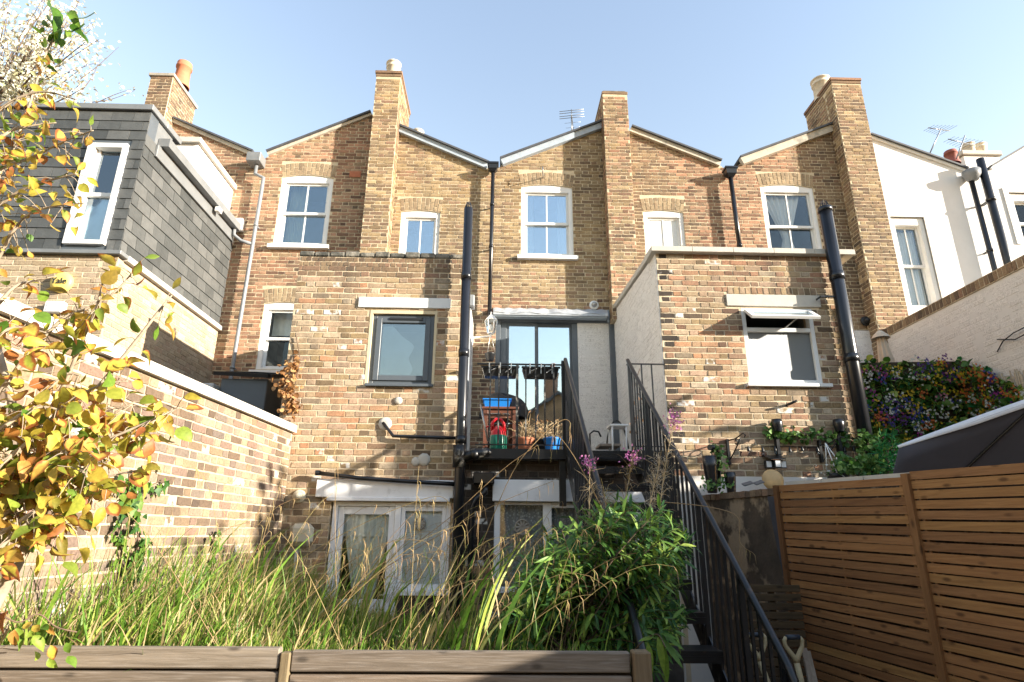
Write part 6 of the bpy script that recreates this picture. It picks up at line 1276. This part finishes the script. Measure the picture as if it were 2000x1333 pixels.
# ------------------------------------------------------------------ willowherb stalks with pink tops and seed fluff
random.seed(12)
for i, (bp, tp_, Y_, lab) in enumerate((((1165, 1080), (1152, 905), 4.45, 'dry stalk with a pink flower cluster beside the lower left handrail'), ((1215, 1060), (1236, 893), 4.5, 'stalk with a pink flower cluster in front of the dark stair treads'), ((1290, 1040), (1316, 822), 4.4, 'tallest seeding stalk, pink flowers at its top before the brick extension'), ((1195, 1060), (1180, 960), 4.35, 'short dried stalk of curled seed pods with no flowers, above the shrub'), ((1265, 1060), (1290, 900), 4.45, 'dried stalk thick with white seed fluff next to the right handrail'))):
    o = thing('willowherb', at(*bp, Y_), lab, 'wild flower', 'willowherb stalks'); a, b = at(*bp, Y_), at(*tp_, Y_); a2 = a - (b - a) * .6; S_ = spline([a2, a.lerp(b, .3) + rv(.02), b], 10); mb = MB(); mb.tube(S_, [.005 * (1 - .6 * k / len(S_)) for k in range(len(S_))], 5, cap=False); mb.build('stem', 'dry_stem', o)
    mb = MB(); FL = Leaves('petal', 'flowers', 0); FF = Leaves('fluff', 'seed_fluff', 0)
    for k in range(70):
        t = random.uniform(.25, .97); p = S_[int(t * (len(S_) - 1))]; d = (rv() + Vector((0, 0, .5))).normalized(); l = random.uniform(.05, .14); q = p + d * l * .5 + Vector((0, 0, .02)); e = p + d * l + Vector((0, 0, random.uniform(-.03, .05))); mb.tube([p, q, e, e + rv(.015)], [.0016, .0014, .0011, .0006], 4, cap=False)
        if i in (2, 3, 4) or random.random() < .3:
            for _ in range(4 if i == 4 else 2): FF.add(q + rv(.022), rv(), rv(), random.uniform(.02, .05), 'fluff', 'lance', .35)
    if i < 3:
        for k in range(90 if i == 2 else 60): c = b + Vector((random.gauss(0, .035), random.gauss(0, .035), random.gauss(0, .045 if i == 2 else .028))); FL.add(c, rv() + Vector((0, -.5, 0)), rv(), random.uniform(.015, .026), 'pink_petal', 'petal')
    mb.build('seed_pods', 'straw' if i in (1, 3) else 'dry_stem', o, kind='stuff'); FF.finish(o); FL.finish(o)
# ------------------------------------------------------------------ ivy on the garden wall, dead creeper on the extension corner
random.seed(5)
IV = thing('ivy', gw.P(Lw - 2, .4), 'green ivy climbing the sunlit garden wall', 'climbing plant'); LV = Leaves('leaf', 'foliage', 300); mb = MB()
GN = gw.N; GP = gw.P(0, 0, .03)
def onw(px, py, off=0): return atp(px, py, GP + GN * off, GN)
for pl in ([(245, 1180), (240, 1120), (236, 1060), (240, 1000), (250, 955), (262, 930)], [(255, 1180), (262, 1110), (270, 1060), (262, 1000), (255, 960)], [(262, 945), (290, 948), (315, 940)], [(410, 1160), (412, 1110), (418, 1060), (412, 1040)]):
    S_ = spline([onw(*p) for p in pl], 10); mb.tube(S_, .004, 4)
    for k in range(95 if pl[0][1] > 1000 and pl[0][0] < 300 else 22):
        q = random.choice(S_) + GN * random.uniform(.0, .05) + gw.U * random.gauss(0, .05) + Vector((0, 0, random.gauss(0, .04))); LV.add(q, Vector((0, 0, -.6)) + gw.U * random.gauss(0, .7) + GN * .15, GN + rv(.35), random.uniform(.04, .075), 'ivy_leaf', 'ivy')
mb.build('stem', 'bark', IV); LV.finish(IV)
CR = thing('dead_creeper', at(565, 740, YE - .03), 'withered brown creeper clinging to the left corner of the brick extension', 'climbing plant'); LV = Leaves('leaf', 'foliage', 300); mb = MB()
for pl in ([(578, 655), (585, 700), (578, 745), (572, 790)], [(548, 745), (556, 765), (565, 790), (572, 805)], [(580, 690), (568, 730), (560, 760)]):
    S_ = spline([at(a, b, YE - .03) for a, b in pl], 10); mb.tube(S_, .006, 5)
    for k in range(60): 
        q = S_[int(len(S_) * random.random() ** .6 * .999)]; q = q + Vector((random.gauss(0, .045), -random.uniform(0, .09), random.gauss(0, .05)))
        if proj(q)[1] > 690: LV.add(q, rv() + Vector((0, 0, -.5)), rv() + Vector((.3, -.6, .2)), random.uniform(.035, .075), 'dead_leaf', 'round')
mb.build('stem', 'bark', CR); LV.finish(CR)
# dried plants in pots on the terrace
random.seed(15)
for i, (px, Y_, r) in enumerate(((1025, 7.35, .11), (1052, 7.5, .13), (1078, 7.3, .10))):
    c = at(px, 862, Y_); c.z = zP + .004; o = thing('dried_plant', c, ('leftmost pot of dried brown plants behind the railing bars', 'middle pot of dried brown plants behind the railing bars', 'pot of dried brown plants closest to the stair top')[i], 'potted plant', 'dried potted plants on the terrace')
    mb = MB(); mb.lathe(c, [(r * .7, 0), (r, .16), (r * 1.06, .17), (r * 1.06, .19), (r * .9, .19), (.001, .17)], 14); mb.build('pot', ('terracotta', 'dark_plastic', 'blue_plastic')[i], o)
    mb = MB(); LV = Leaves('leaf', 'foliage', 0)
    for k in range(34): e = c + Vector((random.gauss(0, .13), random.gauss(0, .1), .19 + abs(random.gauss(.1, .1)))); p0 = c + Vector((random.gauss(0, .04), random.gauss(0, .04), .18)); mb.tube([p0, (p0 + e) / 2 + Vector((0, 0, .05)), e], .003, 4, cap=False); LV.add(e, rv(), rv(), .06, 'dead_leaf', 'lance')
    mb.build('stems', 'dry_stem', o); LV.finish(o)
VN = thing('bare_vine', at(1245, 800, 7.25), 'bare vine with a few curled dead leaves on the rails by the white flank', 'climbing plant'); mb = MB(); LV = Leaves(); S_ = spline([at(1248, 862, 7.2), at(1240, 830, 7.2), at(1252, 790, 7.2), at(1242, 750, 7.2), at(1250, 720, 7.2)], 8); mb.tube(S_, .004, 5); mb.build('stem', 'bark', VN)
for px, py in ((1236, 783), (1254, 779), (1238, 826), (1252, 820), (1262, 822), (1236, 842)):
    for _ in range(3): LV.add(at(px, py, 7.18) + rv(.02), rv(), Vector((0, -1, .2)) + rv(.5), .05, 'dead_leaf', 'round')
LV.finish(VN)
# ------------------------------------------------------------------ silvery tree behind the slate extension
random.seed(31)
BT = thing('silver_tree', (-10.2, 13.5, 0), 'tall tree with pale silvery leaves and thin twigs rising behind the slate extension', 'tree'); mb = MB(); LV = Leaves('leaf', 'crown', 0); root = Vector((-11.4, 14, 0)); hub = at(-40, 260, 14)
mb.tube([root, root.lerp(hub, .6) + Vector((.2, 0, 0)), hub], [.28, .2, .12], 8)
for k in range(85):
    t = random.random(); px = random.choice((random.gauss(40, 60), random.gauss(110, 60))); py = random.uniform(-40, 215); Yt = random.uniform(12.6, 15.5)
    if px > 235 - abs(py - 130) * .35: px = random.uniform(-60, 190 - abs(py - 130) * .3)
    e = at(px, py, Yt); a = hub.lerp(e, random.uniform(.0, .35)) + rv(.1); md = a.lerp(e, .5) + rv(.15) + Vector((0, 0, .2)); S_ = spline([a, md, e], 7); mb.tube(S_, [.028 * (1 - .85 * j / len(S_)) for j in range(len(S_))], 4, cap=False)
    for _ in range(44):
        q = S_[int(len(S_) * random.uniform(.3, .999))] + rv(.16); LV.add(q, Vector((.5, 0, -.3)) + rv(.6), Vector((.5, -.5, .6)) + rv(.6), random.uniform(.08, .16), 'silver_leaf', 'ovate')
for pl in ([(150, 160), (190, 130), (232, 92)], [(150, 190), (180, 150), (200, 105)], [(120, 120), (160, 90), (200, 80)], [(180, 200), (215, 195), (262, 178)], [(180, 205), (225, 185), (255, 175)]):
    S_ = spline([at(a, b, 13.5) for a, b in pl], 6); mb.tube(S_, [.016 * (1 - .8 * j / len(S_)) for j in range(len(S_))], 4, cap=False)
    for _ in range(14): q = random.choice(S_) + rv(.10); LV.add(q, Vector((.5, 0, -.3)) + rv(.6), rv(), random.uniform(.07, .12), 'silver_leaf', 'ovate')
mb.build('trunk', 'bark', BT); LV.finish(BT)
# ------------------------------------------------------------------ neighbours out of frame that throw the shade and stand in the reflections
random.seed(41)
def tree(name, x, y, zc_, rx, rz, nl, label, ls=.22):
    o = thing(name, (x, y, 0), label, 'tree'); mb = MB(); mb.tube([(x, y, 0), (x + .1, y, zc_ * .5), (x, y + .1, zc_)], [.2, .15, .08], 8); LV = Leaves('leaf', 'crown', 0)
    for k in range(60):
        d = rv().normalized(); e = Vector((x, y, zc_)) + Vector((d.x * rx, d.y * rx, d.z * rz)) * random.uniform(.6, 1); mb.tube([Vector((x, y, zc_ * random.uniform(.5, .95))), e], [.05, .012], 4, cap=False)
        for _ in range(nl // 60): r = random.random() ** .45; q = e.lerp(Vector((x, y, zc_)), 1 - r) + rv(.32); LV.add(q, rv(), Vector((0, 0, 1)) + rv(.6), random.uniform(.6, 1.3) * ls, 'tree_leaf', 'ovate')
    mb.build('trunk', 'bark', o); LV.finish(o)
tree('garden_tree', 10.0, 2.75, 3.1, 2.4, 2.1, 5400, 'broad green tree in the next garden, right of the view', .26)
tree('garden_tree', -3.5, -13, 3.2, 2.6, 2.6, 2400, 'round tree in front of the opposite house, behind the viewer', .26)
RHS = thing('opposite_house', (2, -14, 0), 'plain brick gabled house with one chimney across the gardens behind the viewer', 'house')
rx_ = at(1098, 765, 34); lx_ = at(985, 842, 34)
pg = [(lx_.x, 0), (rx_.x + 5, 0), (rx_.x + 5, lx_.z), (rx_.x, rx_.z), (lx_.x, lx_.z)]
w_ = Wall(RHS, (0, -14, 0), (-1, 0, 0), [(-a, b) for a, b in pg], (), .3, 'brick_brown', 'wall')
plank(RHS, 'chimney', 'brick_brown', ((rx_.x - .9, -15, rx_.z - 1.2), (rx_.x - .1, -14.1, rx_.z + 1.3))); pot(RHS, (rx_.x - .5, -14.5, rx_.z + 1.3), .15, .5, 'terracotta')
for xa_o, xb_o, hh_ in ((-48, -1.5, 8.6), (rx_.x + 5.01, 34, 9.2)): Wall(RHS, (0, -14.2, 0), (-1, 0, 0), R4(-xb_o, 0, -xa_o, hh_), (), 6, 'brick_brown', 'wall')  # unseen blank row added on both sides to block bright low sky
for a, b in ((lx_, rx_), (rx_, Vector((rx_.x + 5, 0, lx_.z)))):
    mb = MB(); A, B = Vector((a.x, -20, a.z)), Vector((b.x, -20, b.z)); n = Vector((-(B - A).z, 0, (B - A).x)).normalized() * .12; mb.prism([A, B, B + n, A + n], (0, 6.2, 0)); mb.build('roof', 'roof_slate', RHS)
# ------------------------------------------------------------------ things on and before the right extension wall
random.seed(77)
def planter_leaf(o, pts, n, mat, kind, size, spread, limit=300, nrm=Vector((0, -1, .5))):
    LV = Leaves('leaf', 'foliage', limit)
    for _ in range(n):
        q = random.choice(pts) + Vector((random.gauss(0, spread[0]), random.gauss(0, spread[1]), random.gauss(0, spread[2]))); LV.add(q, rv() + Vector((0, -.4, -.2)), nrm + rv(.45), random.uniform(*size), mat, kind)
    LV.finish(o)
Yw = YE - .05
GL = thing('leaf_garland', at(1600, 852, Yw), 'garland of pale green leaves strung across the brick extension wall', 'garland'); S_ = spline([at(1502, 845, Yw), at(1540, 852, Yw), at(1590, 850, Yw), at(1640, 855, Yw), at(1700, 858, Yw)], 10); mb = MB(); mb.tube(S_, .008, 5); mb.build('cord', 'bark', GL); planter_leaf(GL, S_, 190, 'garland_leaf', 'round', (.04, .075), (.02, .025, .035))
for i, px in enumerate((1519, 1640)):
    c = at(px, 840, Yw - .05); o = thing('solar_lamp', c, ('dark cup shaped wall lamp on a stem, further from the stack pipe', 'dark cup shaped wall lamp on a stem, nearer the stack pipe')[i], 'garden lamp', 'cup lamps on the extension wall')
    mb = MB(); mb.lathe(c - Vector((0, 0, .02)), [(.045, -.0), (.06, .05), (.065, .10), (.058, .145), (.05, .145), (.04, .05)], 16); mb.build('shade', 'black_plastic', o); mb = MB(); z = at(px, 893, Yw).z; mb.box((c.x - .018, Yw - .02, z), (c.x + .018, YE, c.z - .0)); mb.build('stem', 'dark_plastic', o)
c = at(1604, 880, Yw); mb = MB(); mb.box((c.x - .015, Yw, c.z - .14), (c.x + .015, YE, c.z + .12)); mb.tube([c + Vector((.0, -.0, .06)), c + Vector((.02, -.1, .05)), c + Vector((.10, -.28, .12)), c + Vector((.13, -.3, .10))], .008, 6); mb.tube([c + Vector((0, -.02, -.12)), c + Vector((.08, -.2, .06))], .006, 5); mb.build('basket_bracket', 'black_iron', None, 'plain black bracket holding the hanging basket out from the bricks', 'bracket')
c = at(1424, 880, Yw); mb = MB(); zt2, zb2 = at(1424, 858, Yw).z, at(1424, 908, Yw).z; mb.box((c.x - .014, Yw + .01, zb2), (c.x + .014, YE, zt2)); mb.tube([(c.x, Yw, zt2 - .02), (c.x + .05, Yw - .12, zt2 - .01), (c.x + .08, Yw - .26, zt2 + .03), (c.x + .09, Yw - .30, zt2 - .0), (c.x + .085, Yw - .27, zt2 - .02)], .008, 6); mb.tube([(c.x, Yw, zb2 + .06), (c.x + .03, Yw - .04, zt2 - .18), (c.x + .045, Yw - .14, zt2 - .10), (c.x + .07, Yw - .2, zt2 - .02)], .008, 6)
mb.tube([Vector((c.x + .045, Yw - .12 + .03 * math.cos(a * .6), zt2 - .05 + .03 * math.sin(a * .6))) for a in range(11)], .006, 5); mb.build('scroll_bracket', 'black_iron', None, 'ornate black scroll bracket with nothing hanging from it on the bricks', 'bracket')
for i, px in enumerate((1462, 1490, 1514, 1543, 1567, 1597, 1622, 1650, 1668)):
    c = at(px, 880 + (i % 2) * 2, Yw); o = thing('string_light', c, ('first', 'second', 'third', 'fourth', 'fifth', 'sixth', 'seventh', 'eighth', 'ninth')[i] + ' small bulb holder from the scroll bracket in the row on the bricks', 'string light', 'string lights on the extension wall'); mb = MB(); mb.lathe(c, [(.006, .05), (.014, .03), (.02, .0), (.018, -.01)], 8); mb.build('holder', 'dark_plastic', o); mb = MB(); mb.ell(c - Vector((0, 0, .025)), (.015, .015, .022), 8, 6); mb.build('bulb', 'glass_clear', o)
S_ = spline([at(1455, 874, YE - .02), at(1520, 872, YE - .02), at(1600, 874, YE - .02), at(1690, 872, YE - .02)], 8); mb = MB(); mb.tube(S_, .004, 4); mb.build('light_cable', 'dark_plastic', None, 'thin dark cable linking the bulb holders along the bricks', 'cable')
c = at(1512, 905, Yw - .05); o = thing('flood_light', c, 'solar flood light with three pale faces under the leaf garland', 'flood light'); mb = MB(); mb.prism([(c.x - .09, Yw - .16, c.z + .03), (c.x + .09, Yw - .16, c.z + .03), (c.x + .11, YE, c.z + .09), (c.x - .09, YE, c.z + .09)], (0, 0, .015)); mb.build('solar_panel', 'black_plastic', o)
mb = MB(); mb.box((c.x - .08, Yw - .1, c.z - .05), (c.x + .08, YE, c.z + .03)); mb.build('body', 'dark_plastic', o)
for k, dx_ in enumerate((-.085, 0, .085)):
    mb = MB(); yy = Yw - .145 if k == 1 else Yw - .10; mb.box((c.x + dx_ - .035, yy, c.z - .06), (c.x + dx_ + .035, yy + .04, c.z + .025)); mb.build('lamp_head', 'dark_plastic', o); mb = MB(); mb.box((c.x + dx_ - .028, yy - .006, c.z - .052), (c.x + dx_ + .028, yy, c.z + .016)); mb.build('lens', 'white_plastic', o)
c = at(1543, 788, Yw); mb = MB(); mb.tube([(c.x - .02, YE, c.z - .015), (c.x - .01, Yw - .02, c.z - .01), (c.x + .05, Yw - .08, c.z + .015)], [.016, .018, .014], 8); mb.build('spot_lamp', 'dark_plastic', None, 'tiny black spot fitting under the window of the right extension', 'wall lamp')
# white painted base of the extension wall and pots before it
zw = at(1500, 932, YE).z
pb = Wall(H3, (0, YE - .014, 0), (1, 0, 0), R4(xr0 + .05, ZB, xr1 + .3, zw), (), .012, 'mortar_painted', 'painted_plinth')
c = at(1513, 934, 6.8); mb = MB(); mb.lathe((c.x, 6.85, c.z - .02), [(.125, 0), (.12, .012), (.08, .03), (.001, .032)], 22, axis=(0, -1, .15)); mb.build('round_dish', 'copper_dish', None, 'round tan dish propped against the white base of the extension wall', 'dish')
for i, (px, py, w_) in enumerate(((1460, 944, .10), (1482, 942, .09))):
    a = at(px, py, 6.6); mb = MB(); mb.bar(a - Vector((w_ / 2, 0, .02)), a + Vector((w_ / 2, 0, .01)), .07, .012, (0, -.4, 1)); mb.build('garden_solar_charger', 'anthracite', None, ('small dark solar panel on the wall top, nearer the ivy post', 'small dark solar panel on the wall top, touching the tan dish')[i], 'solar panel')
for i, (px, py, r, h) in enumerate(((1390, 925, .075, .30), (1428, 934, .06, .17))):
    c = at(px, py + 20, 6.7); o = thing('plant_pot', c, ('tall dark pot under the ivy post', 'small glossy dark pot beside the ivy post')[i], 'plant pot', 'dark pots behind the party wall'); mb = MB(); mb.lathe(c, [(r * .7, -.1), (r, h * .6), (r * 1.05, h), (r * .85, h), (r * .8, h * .7)], 16); mb.build('pot', 'black_plastic', o)
o = thing('ivy_post', at(1405, 900, 6.75), 'black downpipe end with variegated ivy wound round it behind the party wall', 'climbing plant'); mb = MB(); mb.tube([at(1402, 950, 6.8), at(1402, 885, 6.8), at(1396, 876, 6.75), at(1386, 874, 6.7)], .035, 10); mb.build('pipe', 'black_plastic', o)
S_ = spline([at(1385, 948, 6.7), at(1405, 940, 6.7), at(1412, 905, 6.7), at(1400, 885, 6.7), at(1398, 868, 6.72)], 8) + spline([at(1380, 950, 6.6), at(1400, 948, 6.6), at(1430, 946, 6.6)], 6); planter_leaf(o, S_, 130, 'garland_leaf', 'ivy', (.035, .06), (.03, .03, .03))
o = thing('climbing_shrub', at(1680, 880, 6.8), 'mass of round green leaves trained over the wall beside the stack pipe', 'shrub'); mb = MB(); mb.tube([at(1672, 950, 6.8), at(1680, 900, 6.8), at(1700, 860, 6.8)], .012, 6); mb.build('stem', 'bark', o)
planter_leaf(o, [at(random.uniform(1632, 1735), random.uniform(890, 925), random.uniform(6.5, 6.9)) for _ in range(60)] + [at(random.uniform(1675, 1715), random.uniform(850, 890), 6.8) for _ in range(30)], 420, 'garland_leaf', 'round', (.04, .07), (.02, .03, .02))
o = thing('fern', at(1730, 890, 6.7), 'bright emerald feathery fern under the corner of the dark parasol', 'fern'); LV = Leaves('frond', 'foliage', 120)
for k in range(260): q = at(random.gauss(1732, 13), random.uniform(850, 925), random.uniform(6.5, 6.8)); LV.add(q, rv() + Vector((.2, -.3, .3)), rv(), random.uniform(.05, .12), 'fern_leaf', 'lance', .9)
LV.finish(o); mb = MB(); mb.tube([at(1735, 940, 6.7), at(1732, 880, 6.65)], .02, 6); mb.build('stem', 'bark', o)
hb = at(1640, 922, 6.75); ht = at(1614, 870, 6.78); o = thing('hanging_basket', hb, 'white flowered hanging basket on pale chains before the brick wall', 'hanging basket'); hc = at(1612, 866, 6.8)
mb = MB(); c = at(1635, 926, 6.8); mb.lathe(c - Vector((0, 0, .09)), [(.02, 0), (.09, .03), (.12, .09), (.11, .09)], 14); mb.build('basket', 'dark_plastic', o); 
for an in (0, 2.1, 4.2): mb = MB(); mb.tube([c + Vector((.12 * math.cos(an), .12 * math.sin(an), 0)), hc], .006, 5); mb.build('chain', 'white_plastic', o)
LV = Leaves('leaf', 'foliage', 100)
for k in range(90): LV.add(c + Vector((random.gauss(0, .08), random.gauss(0, .06), random.gauss(.02, .03))), rv(), Vector((0, -.5, 1)) + rv(.4), random.uniform(.025, .045), 'petal_white' if k % 3 == 0 else 'garland_leaf', 'round')
LV.finish(o)
# ------------------------------------------------------------------ artificial flower panels
random.seed(99); YF = 8.3
FLW = thing('flower_wall', at(1790, 780, YF), 'green privacy panel densely covered with multicoloured artificial flowers behind the parasol', 'flower wall')
fpoly = [(1672, 708), (1862, 706), (1875, 700), (2040, 775), (2040, 900), (1672, 900)]
def fpt3(px, py, off): return at(px, py, YF - off) if px < 1868 else atx(px, py, xw - .07 - off)
def yf(px): return YF if px < 1865 else YF - (px - 1865) / 175 * 1.1
mb = MB(); top = [(1672, 709), (1866, 706), (1870, 703), (2040, 780)]
for (a, b) in zip(top[:-1], top[1:]):
    A, B = fpt3(a[0], a[1], 0), fpt3(b[0], b[1], 0); A0, B0 = Vector((A.x, A.y, .6)), Vector((B.x, B.y, .6)); mb.prism([A0, B0, B, A], (.02, .03, 0))
mb.build('backing', 'soil', FLW)
PG = Leaves('leaf', 'foliage', 0)
def topy(px): return np.interp(px, [p[0] for p in top], [p[1] for p in top])
def fpt(): px = random.uniform(1674, 2020); py = random.uniform(topy(px), 905); return px, py
for k in range(760):
    px, py = fpt(); c = fpt3(px, py, random.uniform(.02, .10)); dark = px > 1870
    for _ in range(7): PG.add(c + rv(.03), rv() + Vector((0, -.6, 0)), rv() + Vector((0, -.5, .6)), random.uniform(.04, .12), 'shrub_leaf' if (random.random() < .45 or (dark and random.random() < .7)) else ('panel_green' if random.random() < .8 else 'fern_leaf'), random.choice(('lance', 'round', 'lance')))
PG.finish(FLW)
FLS = {}
cols = ['petal_white', 'petal_yellow', 'petal_purple', 'petal_violet', 'petal_orange', 'petal_magenta', 'petal_pink', 'petal_blue']
for k in range(180):
    px, py = fpt(); u = px - 1674; 
    w = [2.2 if u < 120 and py < 770 else 1.2, 1.7, 1.1, .8, .8 if u < 210 else 2.2, .9 if u < 60 else .4, .6, .9 if py > 790 else .3]
    if u > 200: w = [1.2, .8, .5, .2, 2.4, .2, .1, .1]
    m = random.choices(cols, w)[0]; c = fpt3(px, py, .13); L_ = FLS.setdefault(m, Leaves('petal', 'flowers', 0))
    for _ in range(random.randint(7, 15)):
        q = c + Vector((random.gauss(0, .055), random.gauss(0, .02), random.gauss(0, .05)))
        for j in range(4): an = j * math.pi / 2 + random.random(); L_.add(q, Vector((math.cos(an), -.25, math.sin(an))), Vector((0, -1, .2)), random.uniform(.014, .026), m, 'petal', 1.1)
for L_ in FLS.values(): L_.finish(FLW)
# reed screen, closed parasol, wall hooks
A, B = atx(1880, 712, xw - .06), atx(2030, 700, xw - .06); RS = thing('reed_screen', (xw, 7.3, 0), 'brown reed screen against the white wall above the flower panels', 'screen')
y = 8.2; k = 0
while y > 6.3:
    mb = MB(); zt_r = 3.45 + random.uniform(-.06, .05) - .0 ; mb.tube([(xw - .05, y, 1.0), (xw - .05 + random.uniform(-.01, .01), y, at(1950, 715, 7.0).z + random.uniform(-.05, .06))], random.uniform(.008, .014), 5); mb.build('reed', 'reed', RS); y -= .026
c = at(1718, 650, 9.0); o = thing('closed_parasol', (c.x, 9.0, 0), 'folded beige parasol standing in front of the white wall', 'parasol'); zb = at(1735, 730, 9.0).z
mb = MB(); 
def fold(u, v): an = 2 * math.pi * u; r = (.04 + .13 * (1 - v) ** .8) * (1 + .18 * math.cos(an * 8)); return (c.x + .06 * (1 - v) + r * math.cos(an), 9.0 + r * math.sin(an), zb - .6 + (c.z - .04 - zb + .6) * v)
mb.grid(fold, 48, 8); mb.build('canopy', 'beige_cloth', o); mb = MB(); mb.lathe((c.x, 9.0, c.z - .10), [(.14, 0), (.10, .06), (.04, .12), (.001, .14)], 12); mb.build('cap', 'beige_cloth', o); mb = MB(); mb.tube([(c.x + .06, 9.0, 0), (c.x + .02, 9, c.z)], .02, 8); mb.build('pole', 'steel', o)
hk = atx(1985, 655, xw - .02); mb = MB(); mb.tube([hk + Vector((0, .35, -.12)), hk + Vector((-.02, .2, -.02)), hk + Vector((-.03, 0, .03)), hk + Vector((-.03, -.25, .05))], .008, 5); mb.tube([hk + Vector((0, .3, .04)), hk + Vector((-.03, 0, -.06)), hk + Vector((-.03, -.25, -.03))], .008, 5); mb.build('scroll_hook', 'black_iron', None, 'thin black scroll hook on the white painted wall at the right edge', 'hook')
# ------------------------------------------------------------------ dark parasol in the next garden
random.seed(3)
PS = thing('parasol', at(2000, 870, 4.6), 'large dark grey parasol with a black rib seen from below at the right edge', 'parasol')
A = at(1755, 877, 5.0); B = at(2230, 715, 4.2); dn = Vector((.05, .62, -.78)); Lp = 2.0
def cpt(u, v):
    p = A.lerp(B, u) + dn * (Lp * v); return p + Vector((0, .10 * math.sin(math.pi * v) * math.sin(math.pi * min(1, u)), .02 * math.sin(math.pi * u) * (1 - v)))
mb = MB(); mb.grid(lambda u, v: cpt(u, v), 20, 12); cv = mb.build('canopy', 'parasol_cloth', PS); mo = cv.modifiers.new('s', 'SOLIDIFY'); mo.thickness = .008
mb = MB(); mb.grid(lambda u, v: Vector(cpt(u, 0)) + Vector((0, .012 - .02 * v, .025 - .06 * v * (.35 + .65 * min(1, u * 3)))), 20, 2); vl = mb.build('valance', 'parasol_top', PS); mo = vl.modifiers.new('s', 'SOLIDIFY'); mo.thickness = .006
for a, b in (((.0, .62), (.62, .0)), ((.62, .0), (1, .62))): mb = MB(); n_r = 8; mb.tube([Vector(cpt(a[0] + (b[0] - a[0]) * k / n_r, a[1] + (b[1] - a[1]) * k / n_r)) - Vector((0, .02, 0)) for k in range(n_r + 1)], .012, 6); mb.build('rib', 'black_iron', PS)
hp_ = Vector(cpt(.62, .5)); mb = MB(); mb.tube([hp_ - Vector((0, .03, 0)), hp_ - Vector((0, .05, .4)), Vector((hp_.x, hp_.y - .1, 0))], .025, 10); mb.build('pole', 'black_iron', PS)
